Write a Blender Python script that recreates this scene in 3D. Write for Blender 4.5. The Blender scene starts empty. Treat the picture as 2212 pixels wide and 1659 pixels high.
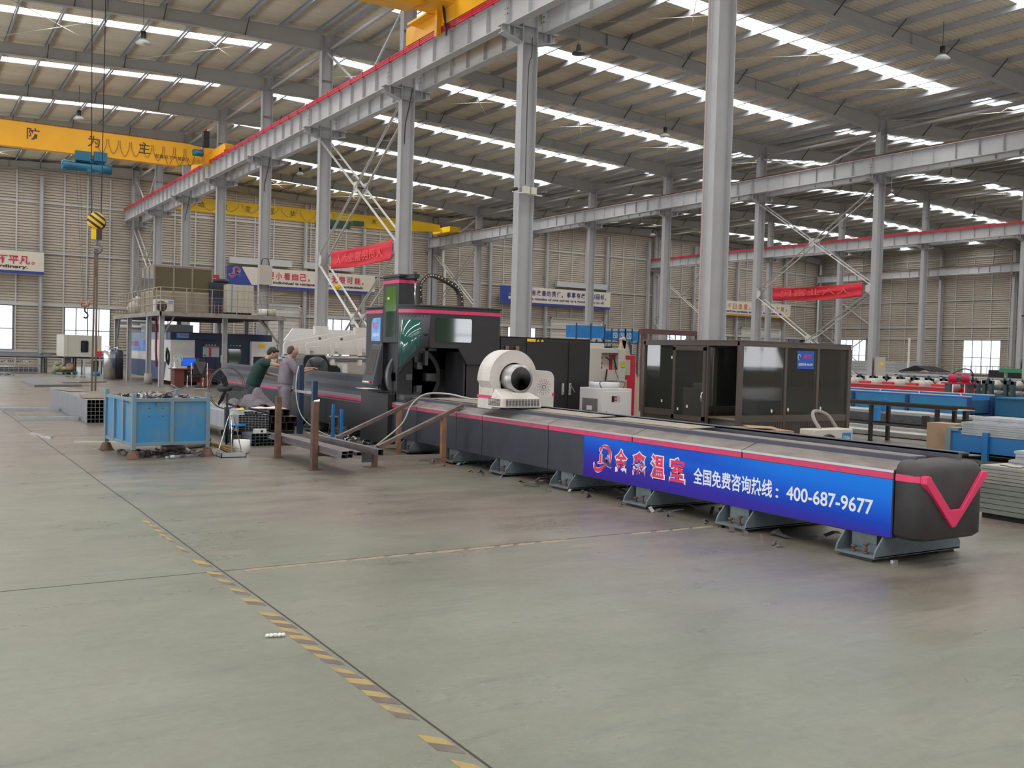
import bpy, bmesh, math, random
from mathutils import Vector, Matrix
random.seed(7)
PI = math.pi
C = bpy.context.scene.collection
scene = bpy.context.scene

# ---------------------------------------------------------------- camera
W_, H_, F_ = 2212, 1659, 2123.6
yaw, pit, rol = math.radians(31.895), math.radians(1.791), math.radians(1.579)
fw = Vector((math.sin(yaw)*math.cos(pit), math.cos(yaw)*math.cos(pit), -math.sin(pit)))
rt = Vector((math.cos(yaw), -math.sin(yaw), 0)); up = rt.cross(fw)
r2 = rt*math.cos(rol) + up*math.sin(rol); u2 = up*math.cos(rol) - rt*math.sin(rol)
cam_d = bpy.data.cameras.new('camera'); cam = bpy.data.objects.new('camera', cam_d); C.objects.link(cam)
cam_d.sensor_width = 36; cam_d.lens = F_/W_*36; cam_d.clip_end = 400; cam_d.clip_start = 0.05
M = Matrix((r2, u2, -fw)).transposed().to_4x4(); M.translation = Vector((0, 0, 1.7)); cam.matrix_world = M
scene.camera = cam

# ---------------------------------------------------------------- world, exposure
wd = bpy.data.worlds.new('sky'); scene.world = wd; wd.use_nodes = True
bg = wd.node_tree.nodes['Background']; bg.inputs[0].default_value = (0.86, 0.93, 1.0, 1); bg.inputs[1].default_value = 5.0
scene.view_settings.view_transform = 'Standard'; scene.view_settings.look = 'None'
scene.view_settings.gamma = 1; scene.view_settings.use_curve_mapping = False
scene.view_settings.exposure = -1.08
cy = scene.cycles
cy.use_denoising = True; cy.max_bounces = 7; cy.diffuse_bounces = 4; cy.glossy_bounces = 3
cy.transmission_bounces = 4; cy.transparent_max_bounces = 12
cy.caustics_reflective = False; cy.caustics_refractive = False; cy.sample_clamp_indirect = 6; cy.sample_clamp_direct = 0

# frame grid of the hall (metres): Y of frame k, X of the column rows
BAY = 7.5
def FY(k): return 15.19 + BAY*k
ROW = {'Z': -9.95, 'A': 14.33, 'B': 38.65, 'C': 63.1, 'D': 87.2}
YW = 75.4            # inner face of the end wall
KMIN, KMAX = -5, 8
YBACK = FY(KMIN)
RIDGE, VALLEY = 14.22, 13.1
def roof(X):          # top of the rafters
    xs = [(-9.95, VALLEY), (14.33, RIDGE), (38.65, VALLEY), (63.1, RIDGE), (87.2, VALLEY)]
    if X <= xs[0][0]: return VALLEY
    for (a, za), (b, zb) in zip(xs, xs[1:]):
        if X <= b: return za + (zb-za)*(X-a)/(b-a)
    return VALLEY
# area lights for sky in the roof lights and added fill at the side windows
def area(name, loc, sx, sy, power, col=(1.0, 0.975, 0.94), rot=(0, 0, 0), spread=180):
    l = bpy.data.lights.new(name, 'AREA'); l.shape = 'RECTANGLE'; l.size = sx; l.size_y = sy; l.energy = power; l.color = col
    l.spread = math.radians(spread)
    o = bpy.data.objects.new(name, l); C.objects.link(o); o.location = loc; o.rotation_euler = rot
    return o
SKY0, SKY1 = 3.15, 4.0           # roof-light strip within each bay
SPANS = [('Z', 'A'), ('A', 'B'), ('B', 'C'), ('C', 'D')]
for a, b in SPANS:
    xa, xb = ROW[a], ROW[b]; xm = (xa+xb)/2
    za, zb = roof(xa), roof(xb); ang = math.atan2(zb-za, xb-xa)
    for k in range(KMIN, KMAX):
        area('daylight_and_fill', (xm, FY(k)+(SKY0+SKY1)/2, roof(xm)+0.34), xb-xa-2.4, SKY1-SKY0-0.06, 2050, rot=(0, -ang, 0))
# fill lights added outside left and rear windows, tilted up to brighten the ceiling
LEFTWIN = [(FY(k)+1.2, FY(k)+6.2) for k in range(-3, 8)]
REARWIN = [(-6, 0), (4, 10), (18, 24), (28, 34), (44, 50), (60, 66)]
FILL_TILT = math.radians(28)
for y0, y1 in LEFTWIN:
    area('daylight_and_fill', (ROW['Z']-0.2, (y0+y1)/2, 2.7), 3.3, y1-y0, 720, rot=(0, -PI/2-FILL_TILT, 0), col=(0.95, 0.97, 1.0), spread=150)
for x0, x1 in REARWIN:
    area('daylight_and_fill', ((x0+x1)/2, YBACK-0.2, 2.7), x1-x0, 3.3, 720, rot=(PI/2+FILL_TILT, 0, 0), col=(0.97, 0.97, 1.0), spread=150)
# ---------------------------------------------------------------- materials
_m = {}
def mat(name, col, rough=0.5, metal=0.0, var=0.0, vscale=3.0, col2=None, bump=0.0, bscale=40.0, emit=0.0, spec=0.5, stretch=(1, 1, 1), obj=True, thr=(0.35, 0.65)):
    if name in _m: return _m[name]
    m = bpy.data.materials.new(name); m.use_nodes = True; nt = m.node_tree; p = nt.nodes['Principled BSDF']
    p.inputs['Base Color'].default_value = (*col, 1); p.inputs['Roughness'].default_value = rough
    p.inputs['Metallic'].default_value = metal; p.inputs['Specular IOR Level'].default_value = spec
    if emit: p.inputs['Emission Color'].default_value = (*col, 1); p.inputs['Emission Strength'].default_value = emit
    if var or col2 or bump:
        tc = nt.nodes.new('ShaderNodeTexCoord'); mp = nt.nodes.new('ShaderNodeMapping'); mp.inputs['Scale'].default_value = stretch
        nt.links.new(tc.outputs['Object'], mp.inputs['Vector'])
    if var or col2:
        n = nt.nodes.new('ShaderNodeTexNoise'); n.inputs['Scale'].default_value = vscale; n.inputs['Detail'].default_value = 6
        n.inputs['Roughness'].default_value = 0.65
        nt.links.new(mp.outputs[0], n.inputs['Vector'])
        r = nt.nodes.new('ShaderNodeValToRGB'); r.color_ramp.elements[0].position = thr[0]; r.color_ramp.elements[1].position = thr[1]
        c2 = col2 if col2 else tuple(max(0, c*(1-var)) for c in col)
        r.color_ramp.elements[0].color = (*c2, 1); r.color_ramp.elements[1].color = (*col, 1)
        nt.links.new(n.outputs['Fac'], r.inputs[0]); nt.links.new(r.outputs[0], p.inputs['Base Color'])
    if bump:
        n2 = nt.nodes.new('ShaderNodeTexNoise'); n2.inputs['Scale'].default_value = bscale; nt.links.new(mp.outputs[0], n2.inputs['Vector'])
        b = nt.nodes.new('ShaderNodeBump'); b.inputs['Strength'].default_value = bump; b.inputs['Distance'].default_value = 0.02
        nt.links.new(n2.outputs['Fac'], b.inputs['Height']); nt.links.new(b.outputs[0], p.inputs['Normal'])
    _m[name] = m; return m
def glassy(name, tint=(0.8, 0.85, 0.82), alpha=0.25, rough=0.03, body=(0.1, 0.1, 0.1), gloss=0.12):
    if name in _m: return _m[name]
    m = bpy.data.materials.new(name); m.use_nodes = True; nt = m.node_tree; nt.nodes.clear()
    out = nt.nodes.new('ShaderNodeOutputMaterial'); t = nt.nodes.new('ShaderNodeBsdfTransparent'); t.inputs[0].default_value = (*tint, 1)
    d = nt.nodes.new('ShaderNodeBsdfDiffuse'); d.inputs[0].default_value = (*body, 1)
    g = nt.nodes.new('ShaderNodeBsdfGlossy'); g.inputs['Roughness'].default_value = rough; g.inputs[0].default_value = (1, 1, 1, 1)
    m1 = nt.nodes.new('ShaderNodeMixShader'); m1.inputs[0].default_value = alpha
    fr = nt.nodes.new('ShaderNodeFresnel'); fr.inputs[0].default_value = 1.45
    mx = nt.nodes.new('ShaderNodeMath'); mx.operation = 'MAXIMUM'; mx.inputs[1].default_value = gloss; nt.links.new(fr.outputs[0], mx.inputs[0])
    m2 = nt.nodes.new('ShaderNodeMixShader')
    nt.links.new(t.outputs[0], m1.inputs[1]); nt.links.new(d.outputs[0], m1.inputs[2])
    nt.links.new(mx.outputs[0], m2.inputs[0]); nt.links.new(m1.outputs[0], m2.inputs[1]); nt.links.new(g.outputs[0], m2.inputs[2])
    nt.links.new(m2.outputs[0], out.inputs[0]); _m[name] = m; return m
GREY = mat('grey_steel_paint', (0.43, 0.43, 0.44), 0.55, var=0.10, vscale=1.2)
BEAM = mat('pale_steel_paint', (0.52, 0.52, 0.53), 0.45, var=0.08, vscale=2)
RAFT = mat('rafter_paint', (0.42, 0.42, 0.41), 0.6, var=0.06, vscale=1)
PURL = mat('galvanised_purlin', (0.42, 0.43, 0.46), 0.42, 0.3, var=0.12, vscale=3)
SHEET = mat('roof_sheet', (0.78, 0.73, 0.60), 0.4, 0.0, col2=(0.64, 0.57, 0.43), vscale=0.35, stretch=(0.25, 2, 1), thr=(0.3, 0.7))
WALLM = mat('wall_sheet', (0.50, 0.44, 0.375), 0.5, 0.0, var=0.12, vscale=0.5)
WALLT = mat('wall_frame_steel', (0.50, 0.50, 0.50), 0.5, 0.2)
PANE = glassy('window_pane', (0.95, 0.98, 1.0), 0.03, 0.05, (0.8, 0.8, 0.8), 0.02)
SKYP = glassy('roof_light_sheet', (0.95, 0.97, 0.97), 0.05, 0.3, (0.85, 0.85, 0.82), 0.02)
RED = mat('red_rail', (0.60, 0.03, 0.06), 0.4)
YEL = mat('crane_yellow', (0.86, 0.42, 0.02), 0.4, var=0.08, vscale=1.5)
YEL2 = mat('crane_bright_yellow', (0.95, 0.60, 0.02), 0.4)
BLACK = mat('black_paint', (0.015, 0.015, 0.017), 0.5)
RUBBER = mat('black_rubber', (0.02, 0.02, 0.02), 0.7)
WHITE = mat('white_paint', (0.78, 0.77, 0.75), 0.4, var=0.08, vscale=4)
RUST = mat('rusty_brown_steel', (0.18, 0.105, 0.07), 0.75, 0.2, col2=(0.10, 0.06, 0.05), vscale=6)
CHROME = mat('bare_metal', (0.62, 0.62, 0.64), 0.25, 0.9)
DSTEEL = mat('dark_steel', (0.13, 0.13, 0.14), 0.45, 0.6, var=0.3, vscale=8)

# ---------------------------------------------------------------- mesh helpers
def prop(o, label=None, cat=None, group=None, kind=None):
    if label: o['label'] = label
    if cat: o['category'] = cat
    if group: o['group'] = group
    if kind: o['kind'] = kind
    return o
def thing(name, label, cat, loc=(0, 0, 0), rz=0, group=None, kind=None):
    o = bpy.data.objects.new(name, None); C.objects.link(o); o.location = loc; o.rotation_euler = (0, 0, rz)
    o.empty_display_size = 0.1
    return prop(o, label, cat, group, kind)
def worldloc(p):
    v = Vector((0, 0, 0))
    while p is not None: v += p.location; p = p.parent
    return v
class MB:
    def __init__(s): s.v = []; s.f = []; s.mi = []; s.sm = []; s.cur = 0; s.smooth = False; s.T = None
    def add(s, vs, fs):
        b = len(s.v)
        s.v += [tuple(s.T @ Vector(v)) if s.T else tuple(v) for v in vs]
        for f in fs: s.f.append([b+i for i in f]); s.mi.append(s.cur); s.sm.append(s.smooth)
        return s
    def box(s, x0, x1, y0, y1, z0, z1):
        x0, x1 = min(x0, x1), max(x0, x1); y0, y1 = min(y0, y1), max(y0, y1); z0, z1 = min(z0, z1), max(z0, z1)
        return s.add([(x0,y0,z0),(x1,y0,z0),(x1,y1,z0),(x0,y1,z0),(x0,y0,z1),(x1,y0,z1),(x1,y1,z1),(x0,y1,z1)],
                     [(0,3,2,1),(4,5,6,7),(0,1,5,4),(1,2,6,5),(2,3,7,6),(3,0,4,7)])
    def prism(s, poly, axis, a, b):
        """closed polygon (2D) extruded along axis from a to b; 2D coords are the two other axes in order"""
        n = len(poly)
        def P(p, t): return {'x': (t, p[0], p[1]), 'y': (p[0], t, p[1]), 'z': (p[0], p[1], t)}[axis]
        vs = [P(p, a) for p in poly] + [P(p, b) for p in poly]
        fs = [list(range(n)), list(range(2*n-1, n-1, -1))] + [(i, n+i, n+(i+1) % n, (i+1) % n) for i in range(n)]
        return s.add(vs, fs)
    def bar(s, p, q, w, h, up=(0, 0, 1)):
        p, q = Vector(p), Vector(q); d = (q-p).normalized(); u = Vector(up)
        if abs(d.dot(u)) > 0.98: u = Vector((1, 0, 0))
        a = d.cross(u).normalized(); b = a.cross(d).normalized()
        vs = [t + a*sx*w/2 + b*sz*h/2 for t in (p, q) for sx, sz in ((-1,-1),(1,-1),(1,1),(-1,1))]
        return s.add(vs, [(0,3,2,1),(4,5,6,7),(0,1,5,4),(1,2,6,5),(2,3,7,6),(3,0,4,7)])
    def tube(s, pts, r, n=8, closed=False, caps=True):
        pts = [Vector(p) for p in pts]; rs = r if isinstance(r, (list, tuple)) else [r]*len(pts)
        m = len(pts); vs = []; prev = None
        for i, p in enumerate(pts):
            if closed: d = pts[(i+1) % m]-pts[i-1]
            else: d = pts[min(i+1, m-1)]-pts[max(i-1, 0)]
            d = d.normalized() if d.length > 1e-9 else Vector((0, 0, 1))
            if prev is None:
                u = Vector((0, 0, 1)) if abs(d.z) < 0.9 else Vector((1, 0, 0)); a = d.cross(u).normalized()
            else:
                a = prev - d*prev.dot(d); a = a.normalized() if a.length > 1e-6 else d.orthogonal().normalized()
            prev = a; b = d.cross(a)
            vs += [p + (a*math.cos(t)+b*math.sin(t))*rs[i] for t in [2*PI*j/n for j in range(n)]]
        fs = []; L = m if closed else m-1
        for i in range(L):
            for j in range(n):
                A = i*n+j; B = i*n+(j+1) % n; k = ((i+1) % m)*n
                fs.append((A, B, k+(j+1) % n, k+j))
        if caps and not closed: fs += [list(range(n-1, -1, -1)), list(range((m-1)*n, m*n))]
        sm = s.smooth; s.smooth = n > 6; s.add(vs, fs); s.smooth = sm; return s
    def lathe(s, prof, c=(0, 0, 0), n=24, axis='z'):
        """profile [(r, t)] revolved round axis through c"""
        vs = []
        for r, t in prof:
            for j in range(n):
                a = 2*PI*j/n; x, y = r*math.cos(a), r*math.sin(a)
                p = {'z': (x, y, t), 'y': (x, t, y), 'x': (t, x, y)}[axis]
                vs.append((p[0]+c[0], p[1]+c[1], p[2]+c[2]))
        m = len(prof); fs = []
        for i in range(m-1):
            for j in range(n): fs.append((i*n+j, i*n+(j+1) % n, (i+1)*n+(j+1) % n, (i+1)*n+j))
        if prof[0][0] > 1e-6: fs.append(list(range(n-1, -1, -1)))
        if prof[-1][0] > 1e-6: fs.append(list(range((m-1)*n, m*n)))
        sm = s.smooth; s.smooth = True; s.add(vs, fs); s.smooth = sm; return s
    def cyl(s, c, r, h, n=20, axis='z'):
        return s.lathe([(r, 0), (r, h)], c, n, axis)
    def hollow(s, x0, x1, z0, z1, y0, y1, t):
        """rectangular hollow section along y"""
        o = [(x0,z0),(x1,z0),(x1,z1),(x0,z1)]; i = [(x0+t,z0+t),(x1-t,z0+t),(x1-t,z1-t),(x0+t,z1-t)]
        vs = [(a, y, b) for y in (y0, y1) for a, b in o+i]; fs = []
        for k in range(4):
            l = (k+1) % 4
            fs += [(k, l, 8+l, 8+k), (4+l, 4+k, 12+k, 12+l), (l, k, 4+k, 4+l), (8+k, 8+l, 12+l, 12+k)]
        return s.add(vs, fs)
    def blob(s, c, r, n=10, m=7, jit=0.0, rnd=None):
        vs = [(c[0], c[1], c[2]-r[2])]
        for i in range(1, m):
            t = -PI/2+PI*i/m
            for j in range(n):
                a = 2*PI*j/n; q = 1+((rnd or random).uniform(-jit, jit) if jit else 0)
                vs.append((c[0]+r[0]*math.cos(t)*math.cos(a)*q, c[1]+r[1]*math.cos(t)*math.sin(a)*q, c[2]+r[2]*math.sin(t)*q))
        vs.append((c[0], c[1], c[2]+r[2])); N = len(vs)-1
        fs = [(0, 1+(j+1) % n, 1+j) for j in range(n)]
        for i in range(m-2):
            for j in range(n): A = 1+i*n; fs.append((A+j, A+(j+1) % n, A+n+(j+1) % n, A+n+j))
        A = 1+(m-2)*n; fs += [(A+j, A+(j+1) % n, N) for j in range(n)]
        sm = s.smooth; s.smooth = True; s.add(vs, fs); s.smooth = sm; return s
    def build(s, name, m, parent=None, bevel=0.0, seg=2, sub=0, label=None, cat=None, group=None, kind=None, recalc=True):
        me = bpy.data.meshes.new(name)
        off = worldloc(parent) if parent is not None else Vector((0, 0, 0))
        me.from_pydata([tuple(Vector(v)-off) for v in s.v] if off.length else s.v, [], s.f)
        for mm in (m if isinstance(m, (list, tuple)) else [m]): me.materials.append(mm)
        me.polygons.foreach_set('material_index', s.mi); me.polygons.foreach_set('use_smooth', s.sm)
        me.update()
        if recalc and len(s.f) < 20000:
            b = bmesh.new(); b.from_mesh(me); bmesh.ops.recalc_face_normals(b, faces=b.faces); b.to_mesh(me); b.free()
        o = bpy.data.objects.new(name, me); C.objects.link(o)
        if parent is not None: o.parent = parent
        if bevel:
            bv = o.modifiers.new('bevel', 'BEVEL'); bv.width = bevel; bv.segments = seg; bv.limit_method = 'ANGLE'; bv.angle_limit = math.radians(40)
            if seg > 1: bv.harden_normals = False
        if sub: sb = o.modifiers.new('subd', 'SUBSURF'); sb.levels = sub; sb.render_levels = sub
        return prop(o, label, cat, group, kind)
def copy_tree(o, parent=None):
    c = o.copy(); C.objects.link(c)
    if parent is not None: c.parent = parent
    for ch in list(o.children): copy_tree(ch, c)
    return c
def text_verts(s, bold=0.0):
    cu = bpy.data.curves.new('lettering', 'FONT'); cu.body = s; cu.size = 1; cu.offset = bold; cu.resolution_u = 3
    o = bpy.data.objects.new('lettering', cu); C.objects.link(o)
    bpy.context.view_layer.update()
    me = bpy.data.meshes.new_from_object(o.evaluated_get(bpy.context.evaluated_depsgraph_get()))
    vs = [v.co.copy() for v in me.vertices]; fs = [list(p.vertices) for p in me.polygons]
    bpy.data.objects.remove(o); bpy.data.curves.remove(cu); bpy.data.meshes.remove(me)
    return vs, fs
def text_on(s, org, ux, uz, w, h, m, parent, bold=0.0, name='lettering', lift=0.0, label=None):
    """flat lettering filling a w x h box; org = lower left corner, ux/uz = unit directions"""
    vs, fs = text_verts(s, bold)
    if not vs: return None
    x0 = min(v.x for v in vs); x1 = max(v.x for v in vs); y0 = min(v.y for v in vs); y1 = max(v.y for v in vs)
    org, ux, uz = Vector(org), Vector(ux), Vector(uz); nn = ux.cross(uz)
    sy = h/(y1-y0) if h else w/(x1-x0)
    b = MB(); b.add([org + ux*((v.x-x0)/(x1-x0)*w) + uz*((v.y-y0)*sy) + nn*lift for v in vs], fs)
    return b.build(name, m, parent, recalc=False, label=label)
def curve_pts(pts, n=8):
    """Catmull-Rom through points"""
    P = [Vector(p) for p in pts]; P = [P[0]*2-P[1]] + P + [P[-1]*2-P[-2]]; out = []
    for i in range(1, len(P)-2):
        for j in range(n):
            t = j/n; a, b, c, d = P[i-1], P[i], P[i+1], P[i+2]
            out.append(0.5*((2*b)+(c-a)*t+(2*a-5*b+4*c-d)*t*t+(3*b-a-3*c+d)*t**3))
    out.append(P[-2]); return out
# ---------------------------------------------------------------- floor
def floor_mat():
    m = bpy.data.materials.new('painted_concrete'); m.use_nodes = True; nt = m.node_tree; p = nt.nodes['Principled BSDF']; L = nt.links.new
    tc = nt.nodes.new('ShaderNodeTexCoord')
    def noise(sc, det=5, stretch=(1, 1, 1), rough=0.6, dist=0.0, rot=0.0):
        mp = nt.nodes.new('ShaderNodeMapping'); mp.inputs['Scale'].default_value = stretch; mp.inputs['Rotation'].default_value = (0, 0, rot); L(tc.outputs['Object'], mp.inputs[0])
        n = nt.nodes.new('ShaderNodeTexNoise'); n.inputs['Scale'].default_value = sc; n.inputs['Detail'].default_value = det
        n.inputs['Roughness'].default_value = rough; n.inputs['Distortion'].default_value = dist; L(mp.outputs[0], n.inputs[0]); return n.outputs['Fac']
    def ramp(f, a, b, ca=(0, 0, 0), cb=(1, 1, 1)):
        r = nt.nodes.new('ShaderNodeValToRGB'); r.color_ramp.elements[0].position = a; r.color_ramp.elements[1].position = b
        r.color_ramp.elements[0].color = (*ca, 1); r.color_ramp.elements[1].color = (*cb, 1); L(f, r.inputs[0]); return r.outputs[0]
    def mix(f, a, b, mode='MIX'):
        x = nt.nodes.new('ShaderNodeMix'); x.data_type = 'RGBA'; x.blend_type = mode
        if isinstance(f, float): x.inputs[0].default_value = f
        else: L(f, x.inputs[0])
        for s, v in ((6, a), (7, b)):
            if isinstance(v, tuple): x.inputs[s].default_value = (*v, 1)
            else: L(v, x.inputs[s])
        return x.outputs[2]
    green = ramp(noise(0.55, 6, dist=0.6), 0.3, 0.7, (0.150, 0.165, 0.125), (0.212, 0.218, 0.170))
    brown = ramp(noise(1.1, 7, (1.0, 2.2, 1)), 0.3, 0.72, (0.145, 0.122, 0.102), (0.235, 0.195, 0.165))
    # trodden, brown-dusted ground round the machines: further from the free corner of the hall
    g = nt.nodes.new('ShaderNodeSeparateXYZ'); L(tc.outputs['Object'], g.inputs[0])
    a = nt.nodes.new('ShaderNodeMath'); a.operation = 'MULTIPLY_ADD'; L(g.outputs['X'], a.inputs[0]); a.inputs[1].default_value = 0.22; a.inputs[2].default_value = -1.35
    bb = nt.nodes.new('ShaderNodeMath'); bb.operation = 'MULTIPLY_ADD'; L(g.outputs['Y'], bb.inputs[0]); bb.inputs[1].default_value = 0.11; L(a.outputs[0], bb.inputs[2])
    cl = nt.nodes.new('ShaderNodeClamp'); L(bb.outputs[0], cl.inputs[0]); cl.inputs[1].default_value = 0.05; cl.inputs[2].default_value = 0.85
    nz = nt.nodes.new('ShaderNodeMath'); nz.operation = 'MULTIPLY_ADD'; L(noise(0.33, 6, dist=0.8), nz.inputs[0]); nz.inputs[1].default_value = 2.6; nz.inputs[2].default_value = -1.3
    ad = nt.nodes.new('ShaderNodeMath'); ad.operation = 'ADD'; ad.use_clamp = True; L(cl.outputs[0], ad.inputs[0]); L(nz.outputs[0], ad.inputs[1])
    col = mix(ad.outputs[0], green, brown)
    scuff = ramp(noise(2.2, 8, (0.6, 3.2, 1), 0.7, 1.0, 0.35), 0.52, 0.72)
    col = mix(scuff, col, mix(0.42, col, (0.09, 0.10, 0.10)))
    scr = ramp(noise(9, 4, (0.25, 4, 1), 0.8, 0.4, 1.1), 0.66, 0.74)
    col = mix(scr, col, mix(0.3, col, (0.55, 0.55, 0.52)))
    grime = ramp(noise(14, 8, rough=0.75), 0.25, 0.6, (0.84, 0.83, 0.82), (1.05, 1.05, 1.05))
    col = mix(1.0, col, grime, 'MULTIPLY')
    L(col, p.inputs['Base Color'])
    L(ramp(noise(0.9, 6, (0.7, 2, 1)), 0.3, 0.75, (0.24, 0.24, 0.24), (0.44, 0.44, 0.44)), p.inputs['Roughness'])
    bp = nt.nodes.new('ShaderNodeBump'); bp.inputs['Strength'].default_value = 0.22; bp.inputs['Distance'].default_value = 0.012
    L(noise(2.6, 6), bp.inputs['Height']); L(bp.outputs[0], p.inputs['Normal'])
    p.inputs['Specular IOR Level'].default_value = 0.6
    return m
FLOOR = floor_mat()
MB().box(-14, 92, YBACK-2, 80, -0.2, 0).build('floor', FLOOR, kind='structure', label='grey-green painted concrete floor with brown dust and scuffs', cat='floor')
SEAM = mat('joint_gap', (0.05, 0.04, 0.035), 0.9)
b = MB()
b.prism([(2.068+0.006*math.sin(i*1.7)-(0.006 if s else -0.006), y) for s in (0, 1) for i, y in (lambda r: r if s == 0 else r[::-1])([(i, -4+i*1.2) for i in range(50)])], 'z', 0, 0.0012)
b.build('trim_1', SEAM, kind='structure', label='long joint in the floor running towards the end wall', cat='floor joint')
b = MB(); b.box(-9.9, 14, 7.375, 7.387, 0, 0.001); b.build('trim_2', SEAM, kind='structure', label='floor joint crossing the foreground towards the long machine', cat='floor joint')
b = MB(); b.box(5, 20, -0.02, -0.01, 0, 0.001); b.box(5.99, 6.0, -6, 3.0, 0, 0.001)
TAPEY = mat('worn_yellow_tape', (0.36, 0.26, 0.09), 0.7, col2=(0.24, 0.19, 0.13), vscale=9, thr=(0.3, 0.5))
TAPEB = mat('worn_brown_tape', (0.12, 0.088, 0.075), 0.7, col2=(0.17, 0.14, 0.12), vscale=9)
t = thing('hazard_tape', 'worn yellow and brown striped floor tape beside the long joint', 'floor tape', (2.0, 5, 0))
ry = random.Random(3)
by, bb_ = MB(), MB()
for Y in (9.73, 9.5, 9.22, 9.0, 8.8, 8.36, 7.75, 7.335, 7.07, 6.76, 6.45, 6.06, 5.86, 5.66, 5.49, 5.26, 5.08, 4.82, 4.62, 4.41, 4.187, 3.76, 3.45):
    w = 0.052 if Y < 7.6 else 0.08; x0, x1 = 1.952+ry.uniform(-.004, .012), 2.052-ry.uniform(0, .02); s = 0.05
    if Y > 7.8: x0 += .02; x1 -= .02
    if Y < 8.9 or ry.random() < .8:
        by.prism([(x0, Y-w+s), (x0+.5*(x1-x0), Y-w+ry.uniform(-.01, .01)), (x1, Y-w-s+ry.uniform(0, .02)), (x1-ry.uniform(0, .02), Y+w-s), (x0, Y+w+s-ry.uniform(0, .02))], 'z', 0, 0.0016)
    bb_.prism([(x0, Y-w+s-.10), (x1, Y-w-s-.09), (x1, Y-w-s), (x0, Y-w+s)], 'z', 0, 0.0014)
by.build('yellow_stripe', TAPEY, t); bb_.build('brown_stripe', TAPEB, t)
b = MB(); x = 2.2
while x < 7.3:
    w = ry.uniform(.12, .3)
    if ry.random() < .88: b.prism([(x, 7.30), (x+w*.5, 7.285+ry.uniform(0, .02)), (x+w, 7.31), (x+w+.05, 7.37), (x+.06, 7.37)], 'z', 0, 0.0016)
    x += w+ry.uniform(.03, .09)
b.build('floor_line', mat('faded_cream_tape', (0.33, 0.27, 0.18), 0.7, col2=(0.23, 0.19, 0.155), vscale=12), label='thin faded yellow tape across the floor along the cross joint', cat='floor tape')

# ---------------------------------------------------------------- steel frame
def hprofile(b, x0, x1, y0, y1, z0, z1, tf=0.02, tw=0.014):
    """H column: flanges face +-X, web along X"""
    ym = (y0+y1)/2
    b.box(x0, x0+tf, y0, y1, z0, z1); b.box(x1-tf, x1, y0, y1, z0, z1); b.box(x0+tf, x1-tf, ym-tw/2, ym+tw/2, z0, z1)
CT = 10.5             # top of the crane brackets
def column_mesh(b, X, Y, left, right, top):
    hprofile(b, X-.24, X+.24, Y-.135, Y+.135, 0, top)
    for z in (10.06, 10.5, 12.35): b.box(X-.22, X+.22, Y-.13, Y+.13, z-.012, z)
    for s, on in ((-1, left), (1, right)):
        if not on: continue
        x0, x1 = X+s*.24, X+s*.86
        b.box(x0, x1+s*.02, Y-.15, Y+.15, 10.40, 10.42)                       # bracket top plate
        b.prism([(x0, 10.05), (x1, 10.22), (x1, 10.40), (x0, 10.40)], 'y', Y-.01, Y+.01)
        b.add([(x0, Y-.13, 10.03), (x1, Y-.13, 10.21), (x1, Y+.13, 10.21), (x0, Y+.13, 10.03),
               (x0, Y-.13, 10.05), (x1, Y-.13, 10.23), (x1, Y+.13, 10.23), (x0, Y+.13, 10.05)],
              [(0,3,2,1),(4,5,6,7),(0,1,5,4),(1,2,6,5),(2,3,7,6),(3,0,4,7)])
        for xx in (X+s*.5, X+s*.66): b.box(xx-.007, xx+.007, Y-.13, Y+.13, 10.2, 10.4)
    b.box(X-.33, X+.33, Y-.24, Y+.24, 0, .025)
ordn = ['first', 'second', 'third', 'fourth', 'fifth', 'sixth', 'seventh', 'eighth', 'ninth', 'tenth', 'eleventh']
side = {'Z': 'along the far left side', 'A': 'in the row nearest the long machine', 'B': 'in the middle row', 'C': 'in the third row, beyond the glass booth', 'D': 'against the right wall'}
for r, X in ROW.items():
    for k in range(KMIN, KMAX+1):
        if r == 'D' and k < 0 or r == 'Z' and k < 0: continue
        Y = FY(k) if k < KMAX else YW-.25
        XX = X - .3 if r == 'D' else (X+.3 if r == 'Z' else X)
        b = MB(); column_mesh(b, XX, Y, r != 'Z', r != 'D', roof(X)-.1)
        b.build('column', GREY, kind='structure', cat='column', label='grey steel column %s, %s counted from the end wall' % (side[r], ordn[min(KMAX-k, 10)]))
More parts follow.
